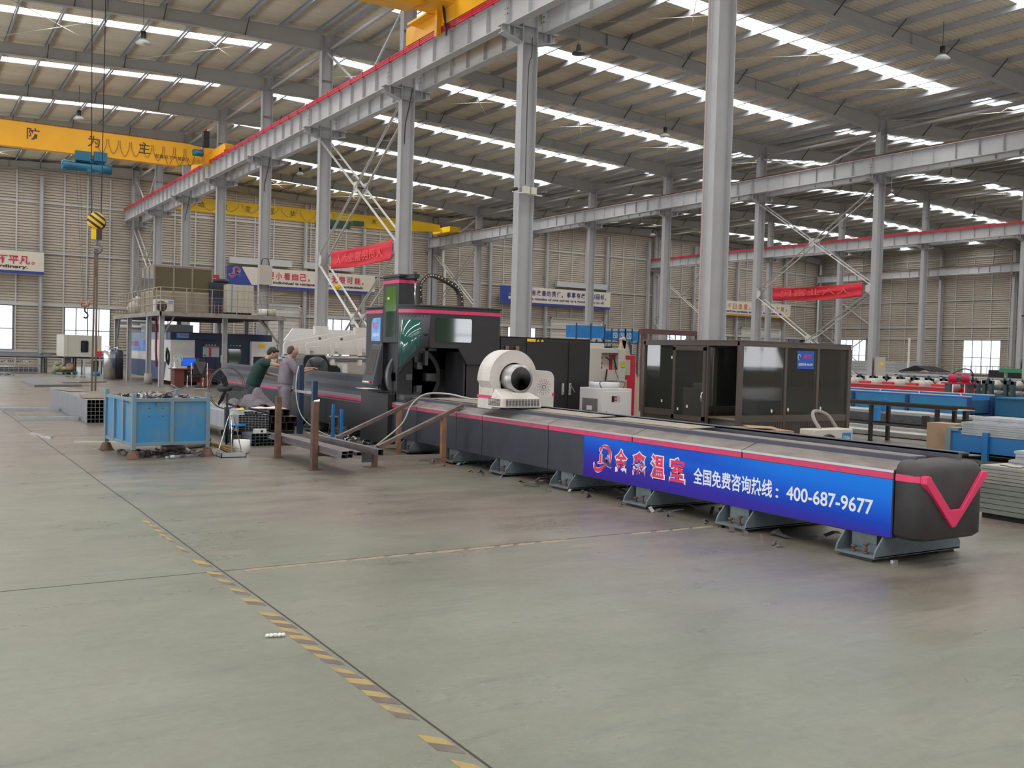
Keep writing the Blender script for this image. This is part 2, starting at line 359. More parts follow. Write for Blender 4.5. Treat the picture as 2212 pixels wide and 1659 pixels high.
# crane runway beams
def beam_segment(L, rail):
    b = MB(); z0, z1 = 10.42, 11.16; h = .012
    b.box(-.14, .14, 0.006, L-.006, z0, z0+.022); b.box(-.16, .16, 0.006, L-.006, z1-.022, z1); b.box(-.006, .006, 0.006, L-.006, z0, z1)
    n = 7
    for i in range(n+1):
        y = min(max(i*L/n, .03), L-.03)
        if i in (0, n): b.box(-.13, .13, y-.014, y+.014, z0, z1)
        else: b.box(-.12, -.006, y-h/2, y+h/2, z0+.06, z1-.022); b.box(.006, .12, y-h/2, y+h/2, z0+.06, z1-.022)
    return b
BOLT = mat('dark_bolt', (0.03, 0.025, 0.03), 0.6)
RAILM = mat('rust_brown_rail', (0.13, 0.05, 0.035), 0.6, 0.3, var=.3)
def shade(m): return m
beams = {}
def crane_beam(X, k, r, s):
    Y0 = FY(k); Y1 = FY(k+1) if k+1 < KMAX else YW-.25
    key = round(Y1-Y0, 3)
    if key not in beams:
        beams[key] = beam_segment(Y1-Y0, 0).build('crane_beam', BEAM, kind='structure', cat='beam'); o = beams[key]
        bo = MB()
        for yy in (.06, .95*0+.06, Y1-Y0-.06):
            for zz in (10.72, 10.86): bo.cyl((-.135, yy, zz), .016, .02, 8, 'x')
        bo.build('bolt', BOLT, o)
    else: o = copy_tree(beams[key])
    o.location = (X, Y0, 0)
    o['label'] = 'pale grey runway beam, %s side of the %s, bay %s from the end wall' % (('left' if s < 0 else 'far'), {'Z': 'leftmost row', 'A': 'column row nearest the long machine', 'B': 'middle column row', 'C': 'third column row', 'D': 'right wall row'}[r], ordn[min(KMAX-1-k, 10)])
for r, ss in (('A', (-1, 1)), ('B', (-1, 1)), ('C', (-1, 1)), ('D', (-1,)), ('Z', (1,))):
    for s in ss:
        for k in range(-2, KMAX):
            XX = ROW[r] + (-.3 if r == 'D' else .3 if r == 'Z' else 0)
            crane_beam(XX+s*.58, k, r, s)
        XX = ROW[r] + (-.3 if r == 'D' else .3 if r == 'Z' else 0) + s*.58
        b = MB(); b.box(XX-.03, XX+.03, FY(-2), YW-.35, 11.16, 11.26); b.box(XX-.06, XX+.06, FY(-2), YW-.35, 11.16, 11.175)
        b.build('crane_rail', RAILM, kind='structure', cat='rail', label='brown steel crane rail on the %s runway beams, %s side' % ({'Z': 'leftmost', 'A': 'nearest', 'B': 'middle row', 'C': 'third row', 'D': 'right wall'}[r], 'left' if s < 0 else 'right'))
for r, s in (('A', -1), ('C', -1)):
    XX = ROW[r]+s*.58-.2
    b = MB()
    for i in range(3): b.box(XX-.03, XX+.03, FY(-2), YW-.3, 11.13+i*.055, 11.17+i*.055)
    for i in range(70): b.box(XX-.045, XX+.05, FY(-2)+i*1.1, FY(-2)+i*1.1+.04, 11.11, 11.3)
    b.build('conductor_rail', RED, kind='structure', cat='rail', label='red conductor rail along the %s runway beam' % ('nearest' if r == 'A' else 'third row'))

# rafters, one per frame and span
def depth(X, a, b):
    xa, xb = ROW[a], ROW[b]; d = min(X-xa, xb-X)
    return .47 + max(0, (5.0-d))/5.0*.27
WALK = {('Z', 'A'): 'leftmost span', ('A', 'B'): 'second span', ('B', 'C'): 'third span', ('C', 'D'): 'rightmost span'}
for a, b_ in SPANS:
    for k in range(KMIN, KMAX+1):
        Y = FY(k) if k < KMAX else YW-.25
        b = MB(); xa, xb = ROW[a]+.24, ROW[b_]-.24
        st = [xa, xa+5, (xa+xb)/2, xb-5, xb]
        T_ = [(x, roof(x)) for x in st]; B_ = [(x, roof(x)-depth(x, a, b_)) for x in st]
        b.prism(T_+B_[::-1], 'y', Y-.006, Y+.006)
        for (x0, z0), (x1, z1) in list(zip(T_, T_[1:])): b.add([(x0, Y-.1, z0-.014), (x1, Y-.1, z1-.014), (x1, Y+.1, z1-.014), (x0, Y+.1, z0-.014), (x0, Y-.1, z0), (x1, Y-.1, z1), (x1, Y+.1, z1), (x0, Y+.1, z0)], [(0,3,2,1),(4,5,6,7),(0,1,5,4),(1,2,6,5),(2,3,7,6),(3,0,4,7)])
        for (x0, z0), (x1, z1) in list(zip(B_, B_[1:])): b.add([(x0, Y-.1, z0), (x1, Y-.1, z1), (x1, Y+.1, z1), (x0, Y+.1, z0), (x0, Y-.1, z0+.016), (x1, Y-.1, z1+.016), (x1, Y+.1, z1+.016), (x0, Y+.1, z0+.016)], [(0,3,2,1),(4,5,6,7),(0,1,5,4),(1,2,6,5),(2,3,7,6),(3,0,4,7)])
        for x in (xa+.02, xb-.02, xa+8, xb-8): b.box(x-.01, x+.01, Y-.1, Y+.1, roof(x)-depth(x, a, b_), roof(x))
        o = b.build('rafter', RAFT, kind='structure', cat='rafter', label='grey tapered roof rafter of the %s, %s from the end wall' % (WALK[(a, b_)], ordn[min(KMAX-k, 10)]))
        kn = MB()
        for i in range(2, 16, 2):                          # knee struts to the purlins
            for s in (-1,) if k > 0 else ():
                x = xa + i*1.5 - .24
                if x > xb-.5: continue
                kn.bar((x, Y+.02, roof(x)-depth(x, a, b_)+.03), (x, Y+.62, roof(x)+.06), .035, .035)
                kn.bar((x, Y-.02, roof(x)-depth(x, a, b_)+.03), (x, Y-.62, roof(x)+.06), .035, .035)
        if kn.v: kn.build('knee_brace', DSTEEL, o)
# purlins
pprof = [(-.035, 0), (.035, 0), (.035, .02), (.030, .02), (.030, .005), (-.030, .005), (-.030, .195), (-.005+.03, .195), (.025, .18), (.035, .18), (.035, .2), (-.035, .2)]
for a, b_ in SPANS:
    xa, xb = ROW[a], ROW[b_]; rz = roof(xa) > roof(xb)
    xs = [(.3 + 1.5*i) for i in range(16)] + [xb-xa-.55]
    for i, dx in enumerate(xs):
        x = xa+dx if rz else xb-dx
        b = MB(); b.prism([(x+(p if rz else -p), roof(x)+q) for p, q in pprof], 'y', YBACK, YW)
        b.build('purlin', PURL, kind='structure', cat='purlin', label='galvanised roof purlin %s from the ridge of the %s' % ((ordn+['twelfth', 'thirteenth', 'fourteenth', 'fifteenth', 'sixteenth', 'seventeenth'])[i], WALK[(a, b_)]))
# roof sheets (ribs run down the slope) with the roof lights let in
def sheet(b, x0, x1, z0, z1, ya, yb):
    per = .21; n = max(1, round((yb-ya)/per)); per = (yb-ya)/n; P = []
    for i in range(n): y = ya+i*per; P += [(y, 0), (y+per*.62, 0), (y+per*.72, .028), (y+per*.9, .028)]
    P.append((yb, 0))
    vs = [(x0, y, z0+h) for y, h in P]+[(x1, y, z1+h) for y, h in P]; m = len(P)
    b.add(vs, [(i, i+1, m+i+1, m+i) for i in range(m-1)])
wn = [0]
def nextw(): wn[0] += 1; return 'window_%d' % wn[0]
RO = .205
for a, b_ in SPANS:
    xa, xb = ROW[a], ROW[b_]; za, zb = roof(xa)+RO, roof(xb)+RO
    b = MB()
    f = lambda x: za+(zb-za)*(x-xa)/(xb-xa)
    for k in range(KMIN, KMAX):
        y = FY(k); e = FY(k+1) if k+1 < KMAX else YW+.2
        sheet(b, xa, xb, za, zb, y, y+SKY0); sheet(b, xa, xb, za, zb, y+SKY1, e)
        sheet(b, xa, xa+1.2, za, f(xa+1.2), y+SKY0, y+SKY1); sheet(b, xb-1.2, xb, f(xb-1.2), zb, y+SKY0, y+SKY1)
        w = MB(); sheet(w, xa+1.2, xb-1.2, f(xa+1.2)+.004, f(xb-1.2)+.004, y+SKY0, y+SKY1)
        w.build(nextw(), SKYP, kind='structure', cat='roof light', label='strip roof light in the %s, bay %s from the end wall' % (WALK[(a, b_)], ordn[min(KMAX-1-k, 10)]), recalc=False)
    b.build('ceiling', SHEET, kind='structure', cat='ceiling', label='beige ribbed roof sheeting over the %s' % WALK[(a, b_)], recalc=False)
# eaves struts between the columns, side ties
for r in 'ABC':
    for k in range(-1, KMAX):
        b = MB(); X = ROW[r]; z = roof(X)-.62; y0, y1 = FY(k)+.14, (FY(k+1) if k+1 < KMAX else YW-.25)-.14
        b.tube([(X+.12, y0, z), (X+.12, y1, z)], .07, 8)
        b.build('strut', GREY, kind='structure', cat='strut', label='round tie pipe between column tops %s, bay %s from the end wall' % (side[r], ordn[min(KMAX-1-k, 10)]))
# flat bracing rods under the roof
rb = MB()
for a, b_ in SPANS:
    for k in (1, 3, 7, -1):
        y0, y1 = FY(k), FY(k+1) if k+1 < KMAX else YW-.3
        xa, xb = ROW[a]+.3, ROW[b_]-.3
        n = 4
        for i in range(n):
            x0 = xa+(xb-xa)*i/n; x1 = xa+(xb-xa)*(i+1)/n
            rb.tube([(x0, y0, roof(x0)-.12), (x1, y1, roof(x1)-.12)], .013, 5); rb.tube([(x1, y0, roof(x1)-.12), (x0, y1, roof(x0)-.12)], .013, 5)
rb.build('ceiling', mat('pale_rod', (0.55, 0.52, 0.42), .5), kind='structure', cat='bracing', label='thin crossed tie rods under the roof sheets')
# cross bracing between columns
def brace(X, k, label, zlev=(10.05, 5.2, .4), dx=.2):
    y0, y1 = FY(k)+.15, (FY(k+1) if k+1 < KMAX else YW-.25)-.15
    b = MB(); ym = (y0+y1)/2
    for z1, z0 in zip(zlev, zlev[1:]):
        for ya, yb in ((y0, y1), (y1, y0)):
            for s in (-1, 1):
                b.bar((X+s*dx, ya, z1-.15), (X+s*dx, yb, z0+.15), .012, .09, (1, 0, 0)); b.bar((X+s*(dx-.03), ya, z1-.15), (X+s*(dx-.03), yb, z0+.15), .05, .012, (1, 0, 0))
            for i in range(1, 10):
                t = i/10; y = ya+(yb-ya)*t; z = z1-.15+(z0-z1+.3)*t
                b.bar((X-dx, y, z), (X+dx, y, z), .05, .008)
        for s in (-1, 1): b.box(X+s*(dx+.01)-.006, X+s*(dx+.01)+.006, ym-.17, ym+.17, (z0+z1)/2-.2, (z0+z1)/2+.2)
    for s in (-1, 1):
        for yy, q in ((y0, 1), (y1, -1)): b.prism([(yy, zlev[1]-.3), (yy, zlev[1]+.3), (yy+q*.28, zlev[1]+.12), (yy+q*.28, zlev[1]-.12)], 'x', X+s*(dx+.01)-.006, X+s*(dx+.01)+.006)
    b.build('cross_brace', mat('pale_brace_paint', (0.56, 0.55, 0.54), .5), kind='structure', cat='bracing', label=label)
brace(ROW['A'], 2, 'tall crossed steel bracing carrying the red banner nearest the cutting machine')
brace(ROW['B'], 2, 'tall crossed steel bracing in the middle row behind the glass booth')
brace(ROW['A'], 7, 'crossed bracing of the nearest column row beside the end wall', dx=.15)
brace(ROW['B'], 7, 'crossed bracing of the middle column row beside the end wall', dx=.15)
brace(ROW['C'], 7, 'crossed bracing of the third column row beside the end wall', dx=.15)
brace(ROW['D']-.3, 7, 'crossed bracing on the right wall beside the end wall', dx=.1)
for r in 'AB':
    b = MB(); X = ROW[r]
    for k in (2, 7):
        y0, y1 = FY(k)+.15, (FY(k+1) if k+1 < KMAX else YW-.25)-.15; ym = (y0+y1)/2
        for q in (y0, y1): b.tube([(X, q, roof(X)-.8), (X, ym, 11.2)], .05, 6)
    b.build('cross_brace', BEAM, kind='structure', cat='bracing', label='upper pipe bracing above the runway, %s row' % ('nearest' if r == 'A' else 'middle'))

# ---------------------------------------------------------------- walls
GRID = [-8.35+1.5*i for i in range(64)]
def ribs_x(b, x0, x1, z0, z1, Y):          # horizontal ribs, wall normal -Y
    n = max(1, round((z1-z0)/.19)); per = (z1-z0)/n; P = []
    for i in range(n): z = z0+i*per; P += [(z, .0), (z+per*.62, 0), (z+per*.66, .075), (z+per*.9, .075)]
    P.append((z1, 0)); m = len(P)
    b.add([(x0, Y+h, z) for z, h in P]+[(x1, Y+h, z) for z, h in P], [(i, m+i, m+i+1, i+1) for i in range(m-1)])
def ribs_y(b, y0, y1, z0, z1, X):
    n = max(1, round((z1-z0)/.19)); per = (z1-z0)/n; P = []
    for i in range(n): z = z0+i*per; P += [(z, .0), (z+per*.62, 0), (z+per*.66, .075), (z+per*.9, .075)]
    P.append((z1, 0)); m = len(P)
    b.add([(X+h, y0, z) for z, h in P]+[(X+h, y1, z) for z, h in P], [(i, i+1, m+i+1, m+i) for i in range(m-1)])
WINS = [(-5.0, 6.5), (9.75, 12.75), (16.0, 19.1), (28.2, 31.2), (46.3, 49.3), (64.6, 67.6), (70.6, 73.3), (82.3, 85.0)]
WZ0, WZ1 = 1.0, 4.05
DOORS = [(23.5, 26.9, 4.9), (51.0, 56.8, 5.0), (75.2, 81.0, 5.0)]
def pane_x(x0, x1, z0, z1, Y, n, label):
    w = thing(nextw(), label, 'window', ((x0+x1)/2, Y, z0), kind='structure')
    b = MB()
    for i in range(n): b.box(x0+(x1-x0)*i/n+.02, x0+(x1-x0)*(i+1)/n-.02, Y, Y+.012, z0, z1)
    b.build('pane', PANE, w)
    f = MB()
    for i in range(n+1): x = x0+(x1-x0)*i/n; f.box(x-.03, x+.03, Y-.05, Y+.04, z0, z1)
    for z in (z0, z0+(z1-z0)*.48, z1): f.box(x0, x1, Y-.05, Y+.04, z-.03, z+.03)
    f.build('window_frame', mat('dark_window_bar', (0.10, 0.11, 0.16), .5), w)
b = MB(); top = 15
cuts = sorted([(x0, x1, WZ0, WZ1) for x0, x1 in WINS]+[(x0, x1, 0, h) for x0, x1, h in DOORS])
xc = -10.2
for x0, x1, z0, z1 in cuts:
    ribs_x(b, xc, x0, 0, WZ1, YW)
    if z0 > 0: ribs_x(b, x0, x1, 0, z0, YW)
    xc = x1
ribs_x(b, xc, 87.6, 0, WZ1, YW)
xc = -10.2
for x0, x1, h in DOORS: ribs_x(b, xc, x0, WZ1, 5.0, YW); xc = x1
ribs_x(b, xc, 87.6, WZ1, 5.0, YW); ribs_x(b, -10.2, 87.6, 5.0, top, YW)
we = b.build('wall_end', WALLM, kind='structure', cat='wall', label='beige ribbed sheet-metal end wall of the hall', recalc=False)
for i, (x0, x1) in enumerate(WINS):
    pane_x(x0, x1, WZ0, WZ1, YW, 4 if x1-x0 > 2.9 else 3, 'bright window low in the end wall, %s from its left end' % ordn[i])
DOORM = mat('roller_door_slats', (0.62, 0.59, 0.54), .5, var=.1)
for i, (x0, x1, h) in enumerate(DOORS):
    b = MB(); n = int(h/.28)
    for j in range(n): b.box(x0, x1, YW+.01, YW+.04, j*h/n, (j+.8)*h/n)
    b.box(x0, x1, YW+.04, YW+.05, 0, h)
    d = b.build('door_%d' % (i+1), DOORM, kind='structure', cat='roller door', label='closed roller shutter door under the %s' % ['red-lettered wall sign', 'blue-lettered wall sign', 'orange-lettered wall sign'][i])
    f = MB(); f.box(x0-.12, x0, YW-.1, YW, 0, h+.1); f.box(x1, x1+.12, YW-.1, YW, 0, h+.1); f.box(x0-.12, x1+.12, YW-.1, YW, h, h+.15); f.build('door_frame', WALLT, d)
    if i == 0:
        g = MB()
        for j in range(22): g.box(x1-.06, x1+.04, YW-.14, YW-.1, .3+j*.2, .38+j*.2)
        g.build('edge_clip', mat('orange_clip', (.65, .12, .05)), d)
b = MB()
for x in GRID:
    if -9.9 < x < 87: 
        inw = [w for w in WINS+[(d[0], d[1]) for d in DOORS] if w[0]-.05 < x < w[1]+.05]
        post = abs(((x-8.15)/6.0)-round((x-8.15)/6.0)) < .02
        if post: continue
        b.box(x-.05, x+.05, YW-.07, YW, (5.0 if any(w in [(d[0], d[1]) for d in DOORS] for w in inw) else WZ1+.1) if inw else 0, 13.3)
b.build('mullion', WALLT, we)
b = MB()
for z in (7.75, 11.2):
    b.box(-10, 87.2, YW-.1, YW-.02, z-.05, z+.05)
b.box(-10, 87.2, YW-.12, YW-.02, WZ1+.02, WZ1+.2)
b.box(-10, 22, YW-.12, YW-.02, WZ0-.15, WZ0-.03)
b.build('girt', WALLT, we)
for i in range(-3, 14):
    x = 8.15+6.0*i
    if x < -9.5 or x > 86: continue
    if any(d[0] < x < d[1] for d in DOORS): x = [d for d in DOORS if d[0] < x < d[1]][0][1]+.25
    b = MB(); hprofile(b, x-.1, x+.1, YW-.42, YW-.12, 0, 13.0); b.box(x-.13, x+.13, YW-.42, YW-.40, 0, 13.0)
    b.build('column', GREY, kind='structure', cat='wall post', label='slim wall post standing against the end wall, %s post' % (ordn+['twelfth', 'thirteenth', 'fourteenth', 'fifteenth', 'sixteenth'])[i+3])
# right wall
b = MB(); X = ROW['D']+.05
RW = [(54.0, 57.8), (39.5, 43), (69.1, 72.6), (24, 28), (8, 12)]
yc = YBACK
for y0, y1 in sorted(RW): ribs_y(b, yc, y0, 1.0, 4.15, X); yc = y1
ribs_y(b, yc, YW+.1, 1.0, 4.15, X); ribs_y(b, YBACK, YW+.1, 0, 1.0, X); ribs_y(b, YBACK, YW+.1, 4.15, 14, X)
wr = b.build('wall_right', WALLM, kind='structure', cat='wall', label='beige ribbed sheet-metal right wall', recalc=False)
for i, (y0, y1) in enumerate(RW):
    w = thing(nextw(), 'bright window in the right wall, at %d metres from the end wall' % round(YW-y1), 'window', (X, (y0+y1)/2, 1.0), kind='structure')
    p = MB(); f = MB()
    for j in range(4): p.box(X, X+.012, y0+(y1-y0)*j/4+.02, y0+(y1-y0)*(j+1)/4-.02, 1.0, 4.15)
    for j in range(5): y = y0+(y1-y0)*j/4; f.box(X-.05, X+.04, y-.03, y+.03, 1.0, 4.15)
    for z in (1.0, 2.5, 4.15): f.box(X-.05, X+.04, y0, y1, z-.03, z+.03)
    p.build('pane', PANE, w); f.build('window_frame', WALLT, w)
b = MB()
y = YW-1.8
while y > 5:
    if not any(a-.05 < y < c+.05 for a, c in RW): b.box(X-.07, X, y-.05, y+.05, 0, 12.8)
    else: b.box(X-.07, X, y-.05, y+.05, 4.15, 12.8)
    y -= 1.85
b.build('mullion', WALLT, wr)
b = MB()
for z in (12.1, 8.0, 5.4, 4.25, .95): b.box(X-.12, X-.02, 0, YW, z-.05, z+.05)
b.build('girt', WALLT, wr)
# left wall and rear wall stand outside the picture; their windows frame the added fill lights
def open_wall(name, along, X, wins, a0, a1, label):
    b = MB(); f = MB(); c = a0; R = ribs_y if along == 'y' else ribs_x
    for w0, w1 in sorted(wins):
        R(b, c, w0, 1.0, 4.35, X); c = w1
        for i in range(5):
            t = w0+(w1-w0)*i/4
            (f.box(X-.04, X+.04, t-.035, t+.035, 1, 4.35) if along == 'y' else f.box(t-.035, t+.035, X-.04, X+.04, 1, 4.35))
        for z in (1.0, 2.7, 4.35): (f.box(X-.04, X+.04, w0, w1, z-.03, z+.03) if along == 'y' else f.box(w0, w1, X-.04, X+.04, z-.03, z+.03))
    R(b, c, a1, 1.0, 4.35, X); R(b, a0, a1, 0, 1.0, X); R(b, a0, a1, 4.35, 14, X)
    o = b.build(name, WALLM, kind='structure', cat='wall', label=label, recalc=False); f.build('window_frame', WALLT, o)
open_wall('wall_left', 'y', ROW['Z']-.05, LEFTWIN, YBACK, YW, 'beige ribbed sheet-metal left wall with a row of windows')
open_wall('wall_back', 'x', YBACK, REARWIN, -10.2, 87.4, 'beige ribbed sheet-metal rear wall with windows')
# ground outside
MB().box(-120, 200, YW+.6, 260, -.4, -.3).build('ground', mat('outside_ground', (0.4, 0.4, 0.38), .9), kind='structure', cat='ground', label='pale ground outside the end wall')
# ================================================================ tube cutting machine
NAVY = mat('charcoal_blue_panel', (0.032, 0.036, 0.055), 0.45, 0.0, var=.35, vscale=2.5, bump=.04)
CHAR = mat('charcoal_textured', (0.030, 0.030, 0.034), 0.55, var=.25, vscale=3, bump=.15, bscale=260)
CHAR2 = mat('charcoal_cabin', (0.027, 0.025, 0.028), 0.5, var=.2, vscale=2)
DUSTM = mat('dusty_panel', (0.255, 0.215, 0.195), 0.75, col2=(0.15, 0.13, 0.125), vscale=5, stretch=(1, .5, 1), bump=.1, bscale=30)
PINK = mat('pink_stripe', (0.72, 0.035, 0.15), 0.4, var=.18, vscale=6)
PINKD = mat('worn_pink_stripe', (0.58, 0.05, 0.14), 0.5, col2=(0.30, 0.06, 0.10), vscale=5)
SILV = mat('silver_trim', (0.52, 0.51, 0.52), 0.3, 0.7)
FOOT = mat('blue_grey_casting', (0.15, 0.185, 0.205), 0.5, var=.35, vscale=6)
OFFW = mat('cream_white_shell', (0.66, 0.615, 0.58), 0.4, col2=(0.50, 0.455, 0.43), vscale=3, thr=(.25, .55))
INT = mat('dark_interior', (0.022, 0.024, 0.03), 0.6)
GREEN_GL = mat('dark_green_glass', (0.008, 0.035, 0.02), 0.04, spec=.9)
GREEN_G2 = mat('bright_green_glass', (0.07, 0.17, 0.03), 0.06, spec=.8)
tc_ = thing('tube_cutting_machine', 'very long low charcoal tube cutting machine with pink stripe and blue banner', 'machine', (7.58, 12, 0))
XF, XB = 7.15, 8.02
joints = [5.32, 7.094, 8.831, 10.56, 12.27, 13.05, 14.4, 15.5]
for i, (a, b_) in enumerate(zip(joints, joints[1:])):
    b = MB(); b.prism([(XF, .215), (XF, .79), (XF+.20, .862), (XF+.22, .855), (XF+.03, .215)], 'y', a+.006, b_-.006)
    b.build('side_panel', NAVY, tc_, bevel=.004)
    b = MB(); b.prism([(XF-.004, .8), (XF+.003, .80), (XF+.20, .87), (XF+.20, .866), (XF, .79)], 'y', a+.008, b_-.008); b.build('sloping_cover', DUSTM, tc_)
    b = MB(); b.box(XF-.008, XF, a+.01, b_-.01, .722, .775); b.build('stripe', PINK if i < 3 else PINKD, tc_)
    b = MB(); b.box(XF-.010, XF, a+.004, b_-.004, .777, .799); b.build('trim_strip', SILV, tc_)
b = MB(); b.box(XF+.03, XB, 5.35, 15.6, .24, .78); b.box(XF+.06, XB-.05, 5.4, 25.5, .2, .7); b.build('bed', INT, tc_)
b = MB(); b.box(XB-.02, XB, 5.32, 15.6, .22, .8); b.build('back_panel', NAVY, tc_)
b = MB(); b.box(XF+.19, XF+.215, 5.26, 15.4, .862, .905); b.box(XF+.21, XF+.40, 5.30, 15.4, .895, .905); b.build('near_rail', mat('rail_navy', (0.045, 0.05, 0.085), .4), tc_)
b = MB(); b.box(XF+.20, XF+.41, 5.32, 15.4, .905, .911); b.build('rail_dust_cover', DUSTM, tc_)
b = MB(); b.box(XB-.18, XB-.155, 5.18, 15.4, .80, .945); b.box(XB-.18, XB-.02, 5.2, 15.4, .925, .94); b.build('far_guard', mat('rail_navy2', (0.075, 0.075, 0.10), .5, var=.3, vscale=3), tc_)
b = MB(); b.box(XF+.40, XB-.17, 5.35, 15.4, .80, .83); b.build('bed_top', mat('bed_top', (0.10, 0.085, 0.08), .7, var=.3), tc_)
for y0, y1, z in ((8.18, 9.75, .915), (10.0, 11.6, .915), (12.9, 14.4, .92)):
    b = MB(); b.add([(7.42, y0, z), (7.80, y0, z+.012), (7.80, y1, z+.012), (7.42, y1+.05, z), (7.42, y0, z+.006), (7.80, y0, z+.018), (7.80, y1, z+.018), (7.42, y1+.05, z+.006)], [(0,3,2,1),(4,5,6,7),(0,1,5,4),(1,2,6,5),(2,3,7,6),(3,0,4,7)])
    b.build('cover_plate', mat('pale_dusty_plate', (0.36, 0.31, 0.265), .7, var=.3, vscale=8, stretch=(1, .2, 1)), tc_)
# end cap with the V stripe
b = MB()
plan = []
R_ = .12
for cx, cyy, a0 in ((XF+R_, 5.05+R_, PI), (8.035-R_, 5.05+R_, 1.5*PI)):
    for j in range(7): a = a0+PI/2*j/6; plan.append((cx+R_*math.cos(a), cyy+R_*math.sin(a)))
plan = [(XF, 5.31)]+plan+[(8.035, 5.31)]
def inset(p, d):
    cx, cy2 = 7.59, 5.31; x, y = p
    return (x+(d if x < cx else -d)*min(1, abs(x-cx)/.44), y+d*(1 if y < 5.3 else 0)*min(1, (5.31-y)/.26))
lv = [(.225, .035), (.26, 0), (.80, 0), (.845, .018), (.872, .05), (.888, .10), (.893, .2)]
vs = []; n = len(plan)
for z, d in lv: vs += [(*inset(p, d), z) for p in plan]
fs = [(i*n+j, i*n+j+1, (i+1)*n+j+1, (i+1)*n+j) for i in range(len(lv)-1) for j in range(n-1)]
fs.append([(len(lv)-1)*n+j for j in range(n)]); fs.append(list(range(n-1, -1, -1))); fs.append([i*n for i in range(len(lv))]+[]); fs.append([i*n+n-1 for i in range(len(lv))][::-1])
b.smooth = True; b.add(vs, fs)
cap = b.build('end_cap', mat('cap_plastic', (0.030, 0.030, 0.033), 0.5, col2=(0.048, 0.042, 0.040), vscale=4, bump=.25, bscale=300), tc_)
cap.data.polygons.foreach_set('use_smooth', [len(p.vertices) == 4 for p in cap.data.polygons])
b = MB(); ya, yb = 5.022, 5.052
out = [(7.13, .713), (7.13, .771), (7.20, .784), (7.503, .483), (7.66, .484), (7.932, .791), (8.06, .79), (8.065, .74), (7.99, .738), (7.575, .334), (7.535, .334), (7.15, .735)]
out[0] = (7.16, .715); out[1] = (7.16, .775); out[11] = (7.152, .72)
out = [(7.2, .72), (7.2, .784), (7.503, .483), (7.66, .484), (7.932, .791), (8.0, .79), (8.0, .742), (7.985, .738), (7.575, .334), (7.535, .334)]
b.prism([(7.165, .713), (7.165, .775), (7.205, .782), (7.503, .483), (7.66, .484), (7.932, .791), (8.01, .79), (8.01, .742), (7.985, .738), (7.575, .334), (7.535, .334)], 'y', ya, yb+.03)
P_ = [(XF-.006, 5.31), (XF-.006, 5.17), (XF+.02, 5.09), (XF+.09, 5.03), (XF+.10, 5.06), (XF+.03, 5.12), (XF+.006, 5.2), (XF+.006, 5.31)]
b.prism(P_, 'z', .713, .772)
b.prism([(8.03-p[0]+XF+.01, p[1]) for p in P_], 'z', .742, .79)
b.build('v_stripe', mat('pink_glossy', (0.74, 0.04, 0.14), 0.35), cap, bevel=.004)
# machine feet
def foot(Y, first=False):
    b = MB(); x0 = 7.04
    for s in (-.21, .19): b.prism([(x0, .035), (x0+.02, .10), (x0+.12, .215), (x0+1.1, .215), (x0+1.2, .10), (x0+1.2, .035)], 'y', Y+s, Y+s+.018)
    b.box(x0, x0+1.2, Y-.21, Y+.21, .03, .05); b.box(x0+.20, x0+1.0, Y-.19, Y+.19, .05, .23); b.box(x0+.13, x0+.21, Y-.13, Y+.13, .05, .215)
    f = b.build('foot', FOOT, tc_, bevel=.003)
    for u in (.03, .95): b = MB(); b.box(x0+u, x0+u+.22, Y-.17, Y+.17, 0, .03); b.build('foot_pad', BLACK, f)
    for yy, h in ((-.07, .14), (.06, .10)):
        b = MB(); b.cyl((x0+.07, Y+yy, .05), .012, h-.05, 8); b.cyl((x0+.07, Y+yy, h-.015), .025, .02, 6); b.cyl((x0+.07, Y+yy, .05), .024, .015, 6); b.build('bolt', RUST, f)
for i in range(14): foot(5.62+1.508*i)
